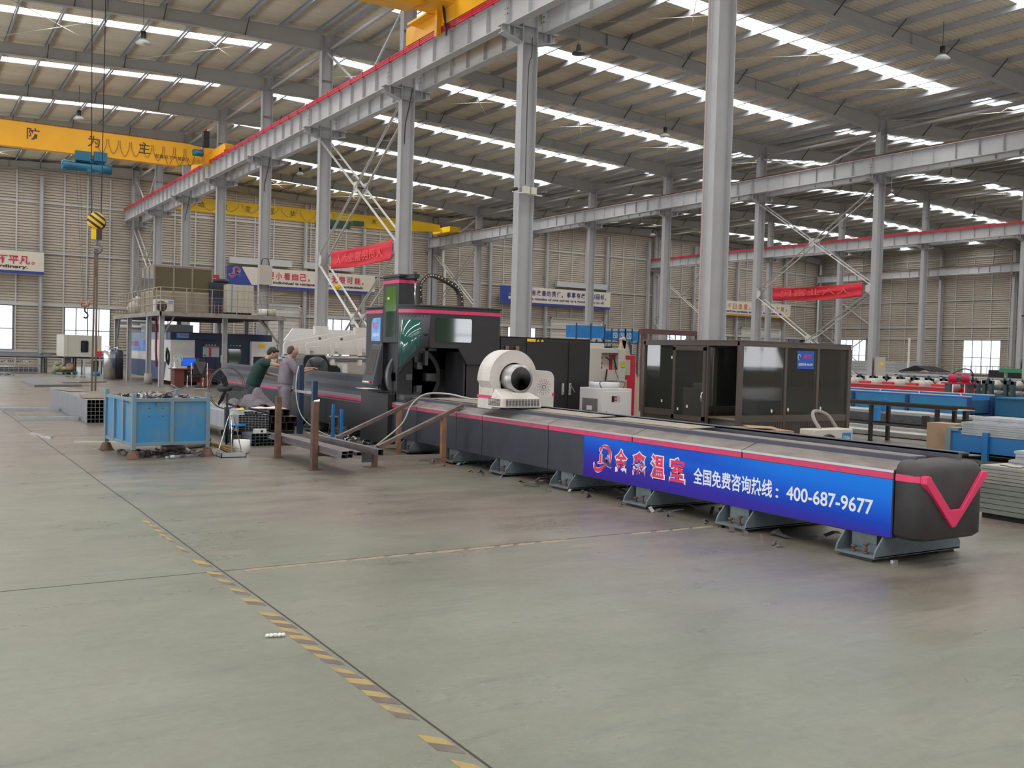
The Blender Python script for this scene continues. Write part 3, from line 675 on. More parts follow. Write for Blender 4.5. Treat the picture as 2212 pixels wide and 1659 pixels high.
# printed banner on the side
def banner_mat():
    m = bpy.data.materials.new('blue_printed_banner'); m.use_nodes = True; nt = m.node_tree; p = nt.nodes['Principled BSDF']; L = nt.links.new
    tc = nt.nodes.new('ShaderNodeTexCoord'); sp = nt.nodes.new('ShaderNodeSeparateXYZ'); L(tc.outputs['Object'], sp.inputs[0])
    # Object coordinates: relative to the machine base (7.58, 12, 0)
    def math_(op, a, b=None, c=None):
        n = nt.nodes.new('ShaderNodeMath'); n.operation = op
        for i, v in enumerate((a, b, c)):
            if v is None: continue
            if isinstance(v, (int, float)): n.inputs[i].default_value = v
            else: L(v, n.inputs[i])
        return n.outputs[0]
    t = math_('MULTIPLY_ADD', sp.outputs['Y'], -1/4.43, (9.77-12)/4.43)      # 0 left .. 1 right
    z = math_('MULTIPLY_ADD', sp.outputs['Z'], 1/.49, -.225/.49)
    w = math_('SINE', math_('MULTIPLY', t, 4.0))
    edge = math_('ADD', math_('MULTIPLY', t, -.55), .92)                     # light wave sweeping down to the right
    d = math_('SUBTRACT', z, edge)
    r = nt.nodes.new('ShaderNodeValToRGB'); e = r.color_ramp.elements
    e[0].position = 0; e[0].color = (.03, .004, .27, 1); e[1].position = 1; e[1].color = (.0, .22, .85, 1)
    for pos, c in ((.28, (.03, .02, .36, 1)), (.42, (.0, .05, .50, 1)), (.55, (.0, .10, .66, 1)), (.75, (.0, .18, .80, 1))):
        x = r.color_ramp.elements.new(pos); x.color = c
    L(math_('ADD', math_('MULTIPLY', z, .62), math_('MULTIPLY', t, .30)), r.inputs[0])
    r2 = nt.nodes.new('ShaderNodeValToRGB'); e = r2.color_ramp.elements; e[0].position = .0; e[0].color = (0, 0, 0, 1); e[1].position = .12; e[1].color = (1, 1, 1, 1)
    L(math_('ADD', d, .0), r2.inputs[0])
    r3 = nt.nodes.new('ShaderNodeValToRGB'); e = r3.color_ramp.elements; e[0].position = .10; e[0].color = (0, 0, 0, 1); e[1].position = .3; e[1].color = (1, 1, 1, 1); L(t, r3.inputs[0])
    r4 = nt.nodes.new('ShaderNodeValToRGB'); e = r4.color_ramp.elements; e[0].position = .45; e[0].color = (1, 1, 1, 1); e[1].position = .72; e[1].color = (0, 0, 0, 1); L(t, r4.inputs[0])
    f = math_('MULTIPLY', math_('MULTIPLY', r2.outputs[0], r3.outputs[0]), math_('MULTIPLY', r4.outputs[0], .85))
    mx = nt.nodes.new('ShaderNodeMix'); mx.data_type = 'RGBA'; L(f, mx.inputs[0]); L(r.outputs[0], mx.inputs[6]); mx.inputs[7].default_value = (0, .07, .58, 1)
    L(mx.outputs[2], p.inputs['Base Color']); p.inputs['Roughness'].default_value = .5; p.inputs['Specular IOR Level'].default_value = .25
    return m
b = MB(); b.box(XF-.005, XF+.001, 5.335, 9.765, .222, .717)
ban = b.build('banner', banner_mat(), tc_)
PR = mat('print_pink_red', (0.80, 0.02, 0.10), .4); PW = mat('print_white', (0.80, 0.82, 0.86), .4)
def side_text(s, y0, y1, z0, z1, m, bold=0, X=XF-.0055, lift=0, parent=ban):
    return text_on(s, (X, y0, z0), (0, -1, 0), (0, 0, 1), y0-y1, z1-z0, m, parent, bold, lift=lift)
for ch, y0, y1 in (('金', 9.135, 8.92), ('鑫', 8.81, 8.585), ('温', 8.485, 8.265), ('室', 8.16, 7.93)):
    side_text(ch, y0+.018, y1-.018, .338, .628, PW, .085, lift=.0005)
    side_text(ch, y0, y1, .355, .612, PR, .022, lift=.0012)
side_text('全国免费咨询热线', 7.79, 6.68, .372, .548, PW, .02, lift=.0005)
side_text('：', 6.636, 6.60, .385, .475, PW, .02, lift=.0005)
side_text('400-687-9677', 6.50, 5.52, .385, .52, PW, .018, lift=.0005)
# emblem: two swooping arcs round a small figure and a kite
def emblem(X, y0, y1, z0, z1, parent, m1, m2, lift=.0005, flip=None, org=None, ux=None, uz=None):
    """org/ux/uz/w/h version for any plane"""
    O, U, V, w, h = org if org else (Vector((X, y0, z0)), Vector((0, -1, 0)), Vector((0, 0, 1)), y0-y1, z1-z0)
    N = U.cross(V)
    def P(u, v, l): return O+U*(u*w)+V*(v*h)+N*l
    def arc(c, rx, ry, a0, a1, w0, w1, rot=0, n=20):
        o = []; i = []
        for k in range(n+1):
            t = k/n; a = a0+(a1-a0)*t; ww = w0+(w1-w0)*math.sin(PI*t)
            for lst, q in ((o, 1), (i, 1-ww)):
                x, y = rx*q*math.cos(a), ry*q*math.sin(a); lst.append((c[0]+x*math.cos(rot)-y*math.sin(rot), c[1]+x*math.sin(rot)+y*math.cos(rot)))
        return o+i[::-1]
    shapes = [(arc((.42, .42), .56, .32, PI*.72, PI*1.75, .05, .3, 1.0), 1), (arc((.62, .55), .36, .44, -.35, PI*.85, .05, .28, -.35), 1),
              ([(.26, .10+.2), (.36, .3), (.36, .62), (.45, .62), (.45, .26), (.22, .26)], 1), ([(.50, .30), (.74, .34), (.5, .62)], 0), ([(.66, .46), (.80, .44), (1.0, .16), (.76, .22)], 0)]
    for grow, mm, l in ((.03, m2, lift), (0, None, lift*2)):
        b1, b2 = MB(), MB()
        for s, red in shapes:
            if grow:
                cx = sum(p[0] for p in s)/len(s); cyy = sum(p[1] for p in s)/len(s)
                tgt = b1
                # white keyline: small offsets round the shape
                for dx, dy in ((grow, 0), (-grow, 0), (0, grow), (0, -grow)):
                    half = len(s)//2 if len(s) > 10 else 0
                    if half:
                        for k in range(half-1): tgt.add([P(q[0]+dx, q[1]+dy, l) for q in (s[k], s[k+1], s[-2-k], s[-1-k])], [(0, 1, 2, 3)])
                    else: tgt.add([P(q[0]+dx, q[1]+dy, l) for q in s], [list(range(len(s)))])
            else:
                tgt = b1 if red else b2; half = len(s)//2 if len(s) > 10 else 0
                if half:
                    for k in range(half-1): tgt.add([P(q[0], q[1], l) for q in (s[k], s[k+1], s[-2-k], s[-1-k])], [(0, 1, 2, 3)])
                else: tgt.add([P(q[0], q[1], l) for q in s], [list(range(len(s)))])
        if grow:
            b1.add([P(.40+.09*math.cos(a), .78+.11*math.sin(a), l) for a in [2*PI*k/16 for k in range(16)]], [list(range(16))]); b1.build('emblem_keyline', m2, parent, recalc=False)
        else:
            b1.add([P(.40+.06*math.cos(a), .78+.075*math.sin(a), l) for a in [2*PI*k/16 for k in range(16)]], [list(range(16))])
            b1.build('emblem', m1, parent, recalc=False); b2.build('emblem_kite', mat('print_navy', (.02, .03, .22), .4), parent, recalc=False)
emblem(XF-.0055, 9.56, 9.21, .325, .64, ban, PR, PW)
# white travelling chuck
ch = thing('x', '', '', (0, 0, 0)); bpy.data.objects.remove(ch)
b = MB(); YF = 11.9
cx, cz = 7.43, 1.33
n = 26
outer = [(8.13, .925), (8.13, 1.36), (8.11, 1.41), (8.07, 1.445), (8.02, 1.457), (7.80, 1.457)]
arcp = []
for k in range(n+1):
    a = math.radians(20)+(math.radians(180)-math.radians(20))*k/n; arcp.append((cx+.40*math.cos(a), cz+.415*math.sin(a)))
outer += [p for p in arcp]; outer += [(7.03+.0, 1.30), (7.09, 1.2), (7.09, .925)]
hole = [(cx+.01+.245*math.cos(2*PI*k/32), cz-.01+.245*math.sin(2*PI*k/32)) for k in range(32)]
def plate_with_hole(b, outer, hole, y):
    """fan between outline and hole by angle"""
    hc = (sum(p[0] for p in hole)/len(hole), sum(p[1] for p in hole)/len(hole))
    def ray_hit(a):
        d = (math.cos(a), math.sin(a)); best = None
        for (x1, y1), (x2, y2) in zip(outer, outer[1:]+outer[:1]):
            ex, ey = x2-x1, y2-y1; det = d[0]*(-ey)+d[1]*ex
            if abs(det) < 1e-9: continue
            t = ((x1-hc[0])*(-ey)+(y1-hc[1])*ex)/det; u = (d[0]*(y1-hc[1])-d[1]*(x1-hc[0]))/det
            if t > 0 and -1e-6 <= u <= 1+1e-6 and (best is None or t > best): best = t
        return (hc[0]+d[0]*best, hc[1]+d[1]*best)
    angs = sorted(set([round(math.atan2(p[1]-hc[1], p[0]-hc[0]), 5) for p in outer]+[round(-PI+2*PI*k/48, 5) for k in range(48)]))
    r = math.hypot(hole[0][0]-hc[0], hole[0][1]-hc[1])
    O = [ray_hit(a) for a in angs]; I = [(hc[0]+r*math.cos(a), hc[1]+r*math.sin(a)) for a in angs]
    return O, I
O, I = plate_with_hole(b, outer, hole, YF)
m_ = len(O); D_ = .34
vs = [(x, YF, z) for x, z in O]+[(x, YF, z) for x, z in I]+[(x, YF+D_, z) for x, z in O]+[(x, YF+D_, z) for x, z in I]
fs = []
for i in range(m_):
    j = (i+1) % m_; fs += [(i, j, m_+j, m_+i), (2*m_+j, 2*m_+i, 3*m_+i, 3*m_+j), (j, i, 2*m_+i, 2*m_+j), (m_+i, m_+j, 3*m_+j, 3*m_+i)]
b.add(vs, fs); chk = b.build('chuck_housing', OFFW, tc_, bevel=.012, seg=3, label='cream white chuck housing with round opening')
b = MB(); b.prism([(7.085, .90), (7.085, 1.03), (7.10, 1.06), (7.10, 1.30), (7.24, 1.30), (7.24, .90)], 'y', 11.93, 12.32); s = b.build('side_block', OFFW, tc_, bevel=.012, seg=3)
b = MB(); b.box(7.080, 7.245, 11.922, 12.33, 1.055, 1.095); b.build('stripe', PINK, s)
b = MB()
for i, (y, w, c) in enumerate(((12.25, .04, 0), (12.19, .05, 0), (12.12, .05, 0), (12.03, .08, 0))): b.box(7.092, 7.101, y-w/2, y+w/2, 1.12, 1.19+(.06 if i == 2 else 0))
b.build('warning_sticker', mat('yellow_sticker', (.62, .5, .12)), s)
b = MB(); b.lathe([(.20, 0), (.20, .30), (.165, .30), (.165, .0)], (7.425, 11.70, 1.345), 32, 'y'); b.build('pipe_mouth', mat('scuffed_pipe', (.50, .47, .46), .35, .5, var=.3, vscale=6), tc_)
b = MB(); b.lathe([(.0, 0), (.24, 0), (.24, .02), (0, .02)], (7.44, 12.12, 1.32), 32, 'y'); b.lathe([(.08, 0), (.08, -.1), (0, -.1)], (7.44, 12.12, 1.32), 16, 'y')
for a in range(4): b.box(7.40 if a % 2 == 0 else 7.28, 7.48 if a % 2 == 0 else 7.60, 12.0, 12.12, 1.30 if a % 2 else 1.16, 1.34 if a % 2 else 1.48)
b.build('chuck_core', DSTEEL, tc_)
b = MB(); x0, x1 = 7.0, 7.66
b.add([(x0, 11.50+.0, .945), (x1, 11.50, .945), (x1, 11.9, .945), (x0, 11.9, .945), (x0+.02, 11.52, 1.08), (x1-.02, 11.52, 1.08), (x1-.09, 11.85, 1.2), (x0+.09, 11.85, 1.2)],
      [(0,3,2,1),(4,5,6,7),(0,1,5,4),(1,2,6,5),(2,3,7,6),(3,0,4,7)])
nose = b.build('nose_cover', OFFW, tc_, bevel=.012, seg=2)
b = MB()
for r_ in range(6):
    for c_ in range(11): b.box(x0+.07+c_*.051, x0+.107+c_*.051, 11.497, 11.502, .968+r_*.017, .978+r_*.017)
b.build('vent_grille', BLACK, nose)
b = MB()
for r_ in range(6):
    for c_ in range(7): b.box(x0-.003, x0+.003, 11.56+c_*.045, 11.59+c_*.045, .968+r_*.017, .978+r_*.017)
b.build('side_grille', BLACK, nose)
b = MB()
for k in range(16):
    for j in range(1, 5):
        a = 2*PI*k/16; b.cyl((7.955+.028*j*math.cos(a), YF-.003, 1.22+.028*j*math.sin(a)), .0065, .004, 6, 'y')
b.build('fan_vent', mat('vent_dark', (.10, .09, .09)), chk)
b = MB(); b.box(8.1, 8.136, YF-.004, YF+.02, 1.09, 1.135); b.build('pink_tab', PINK, chk)
b = MB(); b.box(7.095, 7.101, 12.1, 12.2, 1.40, 1.44); b.build('name_tag', mat('brass_tag', (.45, .32, .15)), chk)

# ---- cutting cabin
b = MB(); ZT = 2.455
plan = [(7.45, 16.3), (7.45, 15.09), (7.1, 15.085)]+[(7.5-.4*math.cos(PI/2*k/10), 15.08-.4*math.sin(PI/2*k/10)) for k in range(1, 10)]+[(7.5, 14.68), (8.86, 14.68), (8.86, 16.3)]
b.prism(plan, 'z', 2.25, ZT); b.prism([(x+(.03 if x > 7.9 else -.015), y-.015) for x, y in plan], 'z', ZT-.02, ZT+.012)
cab = b.build('cabin_roof', CHAR2, tc_, bevel=.01)
b = MB(); b.prism([(x+(.006 if x > 7.9 else -.006), y-.006) for x, y in plan], 'z', 2.33, 2.388); b.build('stripe', PINK, cab)
b = MB()
b.prism([(7.5, 1.75), (8.05, 1.75), (8.2, 1.51), (8.22, 1.48), (8.86, 1.48), (8.86, 2.26), (7.5, 2.26)], 'y', 14.68, 14.74)
b.box(8.2, 8.86, 14.72, 14.78, .05, 1.5); b.box(8.8, 8.86, 14.70, 16.3, .05, 2.26); b.box(8.18, 8.24, 14.72, 15.4, .8, 1.7)
b.box(7.35, 8.86, 16.2, 16.3, .2, 2.3)
b.box(7.5, 8.2, 15.0, 15.3, 1.75, 1.80)
b.prism([(7.5, 1.76), (8.25, 1.2), (8.25, 1.76)], 'y', 15.9, 16.2)
cf = b.build('cabin_front', CHAR2, tc_, bevel=.008)
b = MB(); b.prism([(7.62, 1.86), (7.60, 1.885), (7.60, 2.235), (7.62, 2.26), (8.27, 2.26), (8.29, 2.235), (8.29, 1.885), (8.27, 1.86)], 'y', 14.672, 14.68)
b.build('cabin_window', GREEN_GL, cf)
b = MB(); b.cyl((7.42, 14.68, 1.98), .035, .01, 16, 'y'); b.build('round_badge', BLACK, cf)
# curved door
def door_pt(u, r=.40):
    if u < 0: return (7.5-r, 15.08-u*0)
    a = PI/2*u; return (7.5-r*math.cos(a), 15.08-r*math.sin(a))
def curved(u0, u1, zlo, zhi, r0, r1, n=14):
    vs = []; b = MB()
    for k in range(n+1):
        u = u0+(u1-u0)*k/n; z0, z1 = zlo(u), zhi
        for r in (r0, r1):
            x, y = door_pt(u, r); vs += [(x, y, z0), (x, y, z1)]
    fs = []
    for k in range(n):
        a, c = k*4, (k+1)*4; fs += [(a, c, c+1, a+1), (a+2, a+3, c+3, c+2), (a, a+2, c+2, c), (a+1, c+1, c+3, a+3)]
    fs += [(0, 1, 3, 2), (n*4, n*4+2, n*4+3, n*4+1)]
    b.smooth = True; b.add(vs, fs); return b
low = lambda u: 1.30+(1.76-1.30)*min(1, max(0, (u-.06)/.80))
d = curved(0, 1, low, 2.30, .40, .36).build('curved_door', mat('door_grey', (0.055, 0.055, 0.068), .45), tc_)
curved(.12, .74, lambda u: 1.42+(1.84-1.42)*max(0, (u-.2)/.62), 2.21, .405, .40).build('door_glass', mat('teal_glass', (0.02, 0.10, 0.085), 0.03, spec=1.0), d)
# back walls and hidden inside
b = MB(); b.box(7.16, 8.8, 16.0, 16.05, .85, 2.3); b.box(7.2, 8.2, 14.9, 16.0, .78, .86); b.build('cabin_interior', INT, tc_)
# main chuck ring inside
b = MB(); b.lathe([(.20, -.02), (.44, -.02), (.50, .03), (.50, .25), (.20, .25), (.20, -.02)], (7.62, 15.50, 1.24), 40, 'y')
ring = b.build('main_chuck', mat('oily_steel', (.085, .085, .09), .3, .75, var=.4, vscale=5), tc_)
b = MB(); b.lathe([(.505, .02), (.525, .02), (.525, .10), (.505, .10)], (7.62, 15.46, 1.24), 40, 'y'); b.build('chuck_rim', mat('rim_grey', (.16, .17, .18), .4, .5), ring)
for k in range(4):
    b = MB(); a = PI/2*k+.0; M_ = Matrix.Translation((7.62, 15.38, 1.24)) @ Matrix.Rotation(a, 4, 'Y'); b.T = M_
    b.box(-.07, .07, -.03, .12, .16, .42); b.box(-.05, .05, -.10, -.0, .14, .26); b.T = None; b.build('jaw', DSTEEL, ring)
b = MB(); b.prism([(8.05, .9), (8.05, 1.38), (8.30, 1.38), (8.38, 1.33), (8.38, .9)], 'y', 15.7, 15.8); q = b.build('fan_box', mat('dusty_white_box', (.27, .26, .25), .5), tc_)
b = MB()
for k in range(14):
    for j in range(1, 5): a = 2*PI*k/14; b.cyl((8.24+.024*j*math.cos(a), 15.697, 1.2+.024*j*math.sin(a)), .007, .004, 6, 'y')
b.build('fan_vent', BLACK, q)
b = MB(); b.box(7.2, 7.7, 15.0, 15.45, .86, .95); b.box(7.6, 7.9, 15.2, 15.4, 1.7, 2.2); b.box(7.68, 7.74, 15.2, 15.3, 1.45, 1.75); b.build('cutting_head', DSTEEL, tc_)
# operator column
b = MB(); b.box(7.1, 7.52, 15.72, 16.42, .95, 2.42); b.box(7.09, 7.52, 15.71, 16.43, 2.42, 2.46); b.box(7.06, 7.55, 15.35, 16.5, .08, .96)
b.prism([(7.06, .96), (7.13, 1.22), (7.13, 1.82), (7.1, 1.82), (7.1, .96)], 'y', 15.70, 15.73); b.box(7.2, 7.5, 15.30, 15.8, .08, 1.9)
oc = b.build('operator_column', CHAR2, tc_, bevel=.012)
b = MB(); b.box(7.094, 7.526, 15.712, 16.428, 2.335, 2.388); b.build('stripe', PINK, oc)
b = MB(); b.prism([(15.79, 1.85), (16.17, 1.85), (16.17, 2.17), (16.10, 2.25), (15.79, 2.26)], 'x', 7.093, 7.10)
bb = b.build('column_poster', mat('poster_blue', (.03, .25, .72), .35, col2=(.25, .45, .85), vscale=4), tc_)
text_on('金鑫', (7.0925, 16.12, 2.06), (0, -1, 0), (0, 0, 1), .24, .12, PR, bb, .03); text_on('全国热线', (7.0925, 16.13, 1.93), (0, -1, 0), (0, 0, 1), .28, .06, PW, bb, .02)
b = MB(); b.add([(6.93, 15.72, 1.08), (6.93, 16.20, 1.08), (7.09, 16.12, 1.78), (7.09, 15.72, 1.78), (7.12, 15.72, 1.08), (7.12, 16.2, 1.08), (7.12, 16.12, 1.80), (7.12, 15.72, 1.80)], [(0,1,2,3),(7,6,5,4),(0,4,5,1),(1,5,6,2),(2,6,7,3),(3,7,4,0)])
con = b.build('control_console', mat('console_grey', (.07, .07, .085), .4), tc_, bevel=.01)
b = MB(); b.add([(6.965, 15.80, 1.25), (6.965, 16.13, 1.25), (7.068, 16.08, 1.70), (7.068, 15.80, 1.70)], [(0, 1, 2, 3)]); b.build('screen', mat('dark_screen', (.10, .09, .09), .12), con, recalc=False)
for k in range(6):
    b = MB(); b.cyl((6.905, 15.80+k*.055, 1.13), .016, .03, 10, 'x'); b.build('button', mat('button_white', (.8, .8, .8)) if k else mat('button_red', (.7, .05, .08)), con)
b = MB(); b.box(6.72, 7.06, 15.25, 15.92, .985, 1.0); b.box(6.74, 7.0, 15.45, 15.9, 1.0, 1.02); b.build('keyboard_tray', BLACK, tc_)
b = MB(); b.add([(6.70, 15.5, 1.022), (6.98, 15.45, 1.022), (6.98, 15.95, 1.03), (6.72, 15.98, 1.024)], [(0, 1, 2, 3)]); b.build('paper_sheet', WHITE, tc_, recalc=False)
b = MB(); b.box(7.03, 7.07, 15.74, 15.88, 1.24, 1.42); mt = b.build('pendant_meter', mat('orange_case', (.75, .33, .05), .5), tc_, bevel=.012)
b = MB(); b.box(7.024, 7.03, 15.765, 15.855, 1.27, 1.39); b.build('display', mat('meter_face', (.35, .42, .38)), mt)
# tall pod
b = MB(); b.box(7.1, 7.42, 15.09, 15.715, 1.82, 2.93); b.box(7.09, 7.44, 15.06, 15.73, 2.93, 2.98)
pod = b.build('tall_pod', CHAR2, tc_, bevel=.01)
b = MB(); b.box(7.094, 7.426, 15.08, 15.72, 2.80+.03, 2.885); b.build('stripe', PINK, pod)
b = MB(); b.box(7.096, 7.1, 15.18, 15.60, 2.36, 2.78); b.build('pod_window_upper', GREEN_G2, pod)
b = MB(); b.box(7.096, 7.1, 15.17, 15.58, 1.92, 2.36); b.build('pod_window_lower', GREEN_GL, pod)
b = MB(); b.box(7.092, 7.097, 15.44, 15.52, 2.56, 2.60); b.build('sticker', mat('yellow_s2', (.8, .6, .05)), pod)
b = MB(); b.box(7.2, 7.3, 14.72, 15.10, 2.90, 2.97); b.cyl((7.25, 14.78, 2.86), .03, .14, 10); b.build('gas_spring_bracket', BLACK, pod)
b = MB(); b.cyl((7.25, 14.78, 2.45), .012, .42, 8); b.build('gas_spring', CHROME, pod)
# cable chain
P3 = curve_pts([(7.70, 15.5, 2.45), (7.68, 15.5, 2.80), (7.73, 15.5, 2.93), (7.85, 15.5, 3.02), (8.0, 15.5, 3.015), (8.19, 15.5, 2.95), (8.40, 15.5, 2.85), (8.49, 15.5, 2.72), (8.52, 15.5, 2.45)], 6)
b = MB()
for p, q in zip(P3, P3[1:]): b.bar(p, q, .12, .062, (0, 0, 1) if abs((q-p).normalized().z) < .8 else (1, 0, 0))
cc = b.build('cable_chain', mat('chain_black', (.025, .02, .018), .5), tc_)
b = MB()
for i in range(1, len(P3)-1, 2): b.cyl((P3[i].x, 15.432, P3[i].z), .014, .01, 8, 'y')
b.build('chain_pin', mat('chain_yellow', (.72, .66, .38)), cc)
# rear louvred guard
GM = mat('guard_blue_grey', (0.052, 0.057, 0.075), .45, var=.15)
for y0, y1 in ((17.1, 20.7), (21.05, 26.9)):
    b = MB(); b.prism([(7.40, .19), (7.40, .765), (7.45, .82), (7.53, 1.212), (7.59, 1.212), (7.52, .19)], 'y', y0, y1)
    g = b.build('louvred_guard', GM, tc_)
    b = MB(); b.box(7.39, 7.40, y0, y1, .715, .765); b.build('stripe', PINK, g)
    b = MB(); nn = int((y1-y0-.5)/.075)
    for zz, hh in ((1.07, .10), (.89, .085)):
        for i in range(nn):
            y = y0+.25+i*.075+(.04 if zz < 1 else 0); xs = lambda z: 7.45+(z-.82)/.392*.08-.003
            b.add([(xs(zz), y, zz), (xs(zz), y+.028, zz), (xs(zz+hh), y+.06, zz+hh), (xs(zz+hh), y+.032, zz+hh)], [(0, 1, 2, 3)])
    b.build('vent_slots', mat('slot_dark', (.03, .032, .04)), g, recalc=False)
b = MB(); b.box(7.5, 8.1, 17.1, 26.8, .3, .95); b.box(7.45, 8.1, 16.5, 17.1, .1, .9); b.build('rear_bed', INT, tc_)
# rear chuck (black) above the guard
b = MB(); b.prism([(7.5, .95), (7.52, 1.46), (7.58, 1.545), (8.03, 1.545), (8.16, 1.325), (8.31, 1.318), (8.40, 1.25), (8.42, .95)], 'y', 20.8, 21.3)
rc = b.build('rear_chuck', mat('black_shell', (.016, .014, .014), .4), tc_, bevel=.02)
b = MB(); b.lathe([(.12, -.02), (.24, -.02), (.26, .0), (.26, .05), (.12, .05)], (7.82, 20.76, 1.25), 28, 'y')
for k in range(4):
    a = PI/4+PI/2*k; b.bar((7.82+.08*math.cos(a), 20.74, 1.25+.08*math.sin(a)), (7.82+.25*math.cos(a), 20.74, 1.25+.25*math.sin(a)), .06, .06, (0, 1, 0))
b.build('chuck_face', DSTEEL, rc)
b = MB(); b.box(8.44, 8.56, 20.8, 21.1, 1.0, 1.36); b.build('white_cover', WHITE, tc_)
# grey pipe lying on the rear bed, small clutter
b = MB(); b.box(8.6, 9.6, 19.9, 20.0, 1.22, 1.28); b.build('support_arm', mat('arm_grey', (.32, .31, .33), .4), tc_)
# ================================================================ blue scrap crate and what is near it
BLUEP = mat('blue_painted_steel', (0.035, 0.21, 0.44), 0.5, col2=(0.13, 0.23, 0.27), vscale=2.2, thr=(.28, .55))
BLUEF = mat('faded_blue_frame', (0.10, 0.25, 0.36), 0.5, col2=(0.20, 0.22, 0.22), vscale=5)
BLUEB = mat('plain_blue_paint', (0.02, 0.22, 0.58), 0.45, var=.25, vscale=2)
GALV = mat('galvanised_steel', (0.46, 0.485, 0.51), 0.38, 0.35, var=.22, vscale=4)
TUBEG = mat('grey_tube', (0.30, 0.31, 0.35), 0.42, 0.4, var=.25, vscale=5)
TUBEB = mat('brown_black_tube', (0.15, 0.12, 0.125), 0.5, 0.4, var=.35, vscale=5)
cr = thing('scrap_crate', 'blue steel crate on four legs heaped with metal scrap', 'crate', (2.9, 15.1, 0), math.radians(5.5))
W2, D2 = 1.10, 1.42
def L_(parent): return parent
def lb(parent): return MB()
def part_local(b, name, m, parent, **k):
    """b holds coordinates local to parent"""
    off = worldloc(parent); b.v = [tuple(Vector(v)+off) for v in b.v]; return b.build(name, m, parent, **k)
for nm, x, y, h in (('near left', 0, 0, .955), ('far left', 0, D2, .965), ('near right', W2, 0, .97), ('far right', W2, D2, .96)):
    b = MB(); b.box(x-.03, x+.03, y-.03, y+.03, .13, h)
    p = part_local(b, 'post', BLUEF, cr, bevel=.004)
    b = MB(); b.lathe([(.11, 0), (.105, .015), (.06, .12), (.045, .12)], (x, y, .0), 4, 'z'); b.box(x-.1, x+.1, y-.1, y+.1, 0, .012); part_local(b, 'foot', RUST, cr)
for z in (.19, .84):
    for a, c_ in (((0, 0), (W2, 0)), ((0, D2), (W2, D2)), ((0, 0), (0, D2)), ((W2, 0), (W2, D2))):
        b = MB(); b.bar((a[0], a[1], z+.02), (c_[0], c_[1], z+.02), .045, .05); part_local(b, 'rail', BLUEF, cr, bevel=.003)
for x0, x1, y0, y1 in ((.02, W2-.02, .0, .012), (.02, W2-.02, D2-.012, D2), (0, .012, .02, D2-.02), (W2-.012, W2, .02, D2-.02)):
    b = MB(); b.box(x0, x1, y0, y1, .2, .85); part_local(b, 'side_sheet', BLUEP, cr)
b = MB(); b.box(.01, W2-.01, .01, D2-.01, .19, .21); part_local(b, 'floor_sheet', BLUEF, cr)
b = MB(); b.box(W2/2-.025, W2/2+.025, -.03, .0, .2, .85); part_local(b, 'stile', BLUEF, cr)
for t in (.33, .66): b = MB(); b.box(-.03, .0, D2*t-.03, D2*t+.03, .2, .85); part_local(b, 'stile', BLUEF, cr)
b = MB(); [b.cyl((x, -.001, z), .008, -.004, 8, 'y') for x in (.22, .42) for z in (.62, .74)]; part_local(b, 'bolt_holes', BLACK, cr)
def scrap(name, label, cx, cy, z0, rx, ry, n, hh, seed, rz=0, cat='scrap metal'):
    rr = random.Random(seed); b = MB()
    for i in range(n):
        x, y = rr.uniform(-rx, rx), rr.uniform(-ry, ry); z = z0+hh*(1-max(abs(x)/rx, abs(y)/ry)**2)*rr.uniform(.3, 1)+rr.uniform(-.02, .02)
        l, w = rr.uniform(.04, .30)*(.4 if i % 3 else 1), rr.uniform(.015, .07); b.cur = rr.choice([0, 0, 1, 2, 2, 3])
        M_ = Matrix.Translation((cx+x*math.cos(rz)-y*math.sin(rz), cy+x*math.sin(rz)+y*math.cos(rz), z)) @ Matrix.Rotation(rr.uniform(0, PI), 4, 'Z') @ Matrix.Rotation(rr.uniform(-.5, .5), 4, 'Y') @ Matrix.Rotation(rr.uniform(-.7, .7), 4, 'X')
        b.T = M_; t = .003; k = rr.uniform(0, .05)
        b.add([(-l/2, -w/2, 0), (0, -w/2, k), (l/2, -w/2, 0), (-l/2, w/2, 0), (0, w/2, k), (l/2, w/2, 0), (-l/2, -w/2, t), (0, -w/2, k+t), (l/2, -w/2, t), (-l/2, w/2, t), (0, w/2, k+t), (l/2, w/2, t)],
              [(0,1,4,3),(1,2,5,4),(6,9,10,7),(7,10,11,8),(0,6,7,1),(1,7,8,2),(3,4,10,9),(4,5,11,10),(0,3,9,6),(2,8,11,5)])
    b.T = None
    return b.build(name, [mat('scrap_grey', (.22, .21, .22), .4, .6), mat('scrap_bright', (.6, .6, .6), .3, .6), mat('scrap_brown', (.13, .10, .09), .6, .4), mat('scrap_dark', (.05, .05, .055), .5, .5)], label=label, cat=cat, kind='stuff', recalc=False)
scrap('scrap_metal', 'heap of bent sheet offcuts and steel scraps in the blue crate', 2.9+.55*.995-.70*.096, 15.1+.55*.096+.70*.995, .82, .5, .66, 420, .10, 5, math.radians(5.5))
scrap('scrap_metal', 'small steel cuttings scattered on the floor under the blue crate', 3.4, 15.6, .008, .55, .5, 90, .012, 9)
b = MB(); b.tube([(3.25, 15.35, .9), (3.5, 15.7, .95), (3.75, 15.95, .99), (3.62, 16.0, 1.06)], .012, 5); b.build('bent_rod', TUBEG, label='thin bent rod sticking out of the scrap heap in the blue crate', cat='rod')
b = MB(); b.bar((3.35, 15.0, .02), (3.98, 15.35, .02), .05, .03); b.build('metal_channel', GALV, label='pale metal channel lying on the floor under the blue crate', cat='metal profile')
b = MB(); b.lathe([(.03, 0), (.03, .07), (.022, .07), (.022, 0)], (3.38, 14.92, .03), 14, 'x'); b.build('pipe_offcut', GALV, label='short pipe offcut on the floor below the front of the blue crate', cat='pipe')
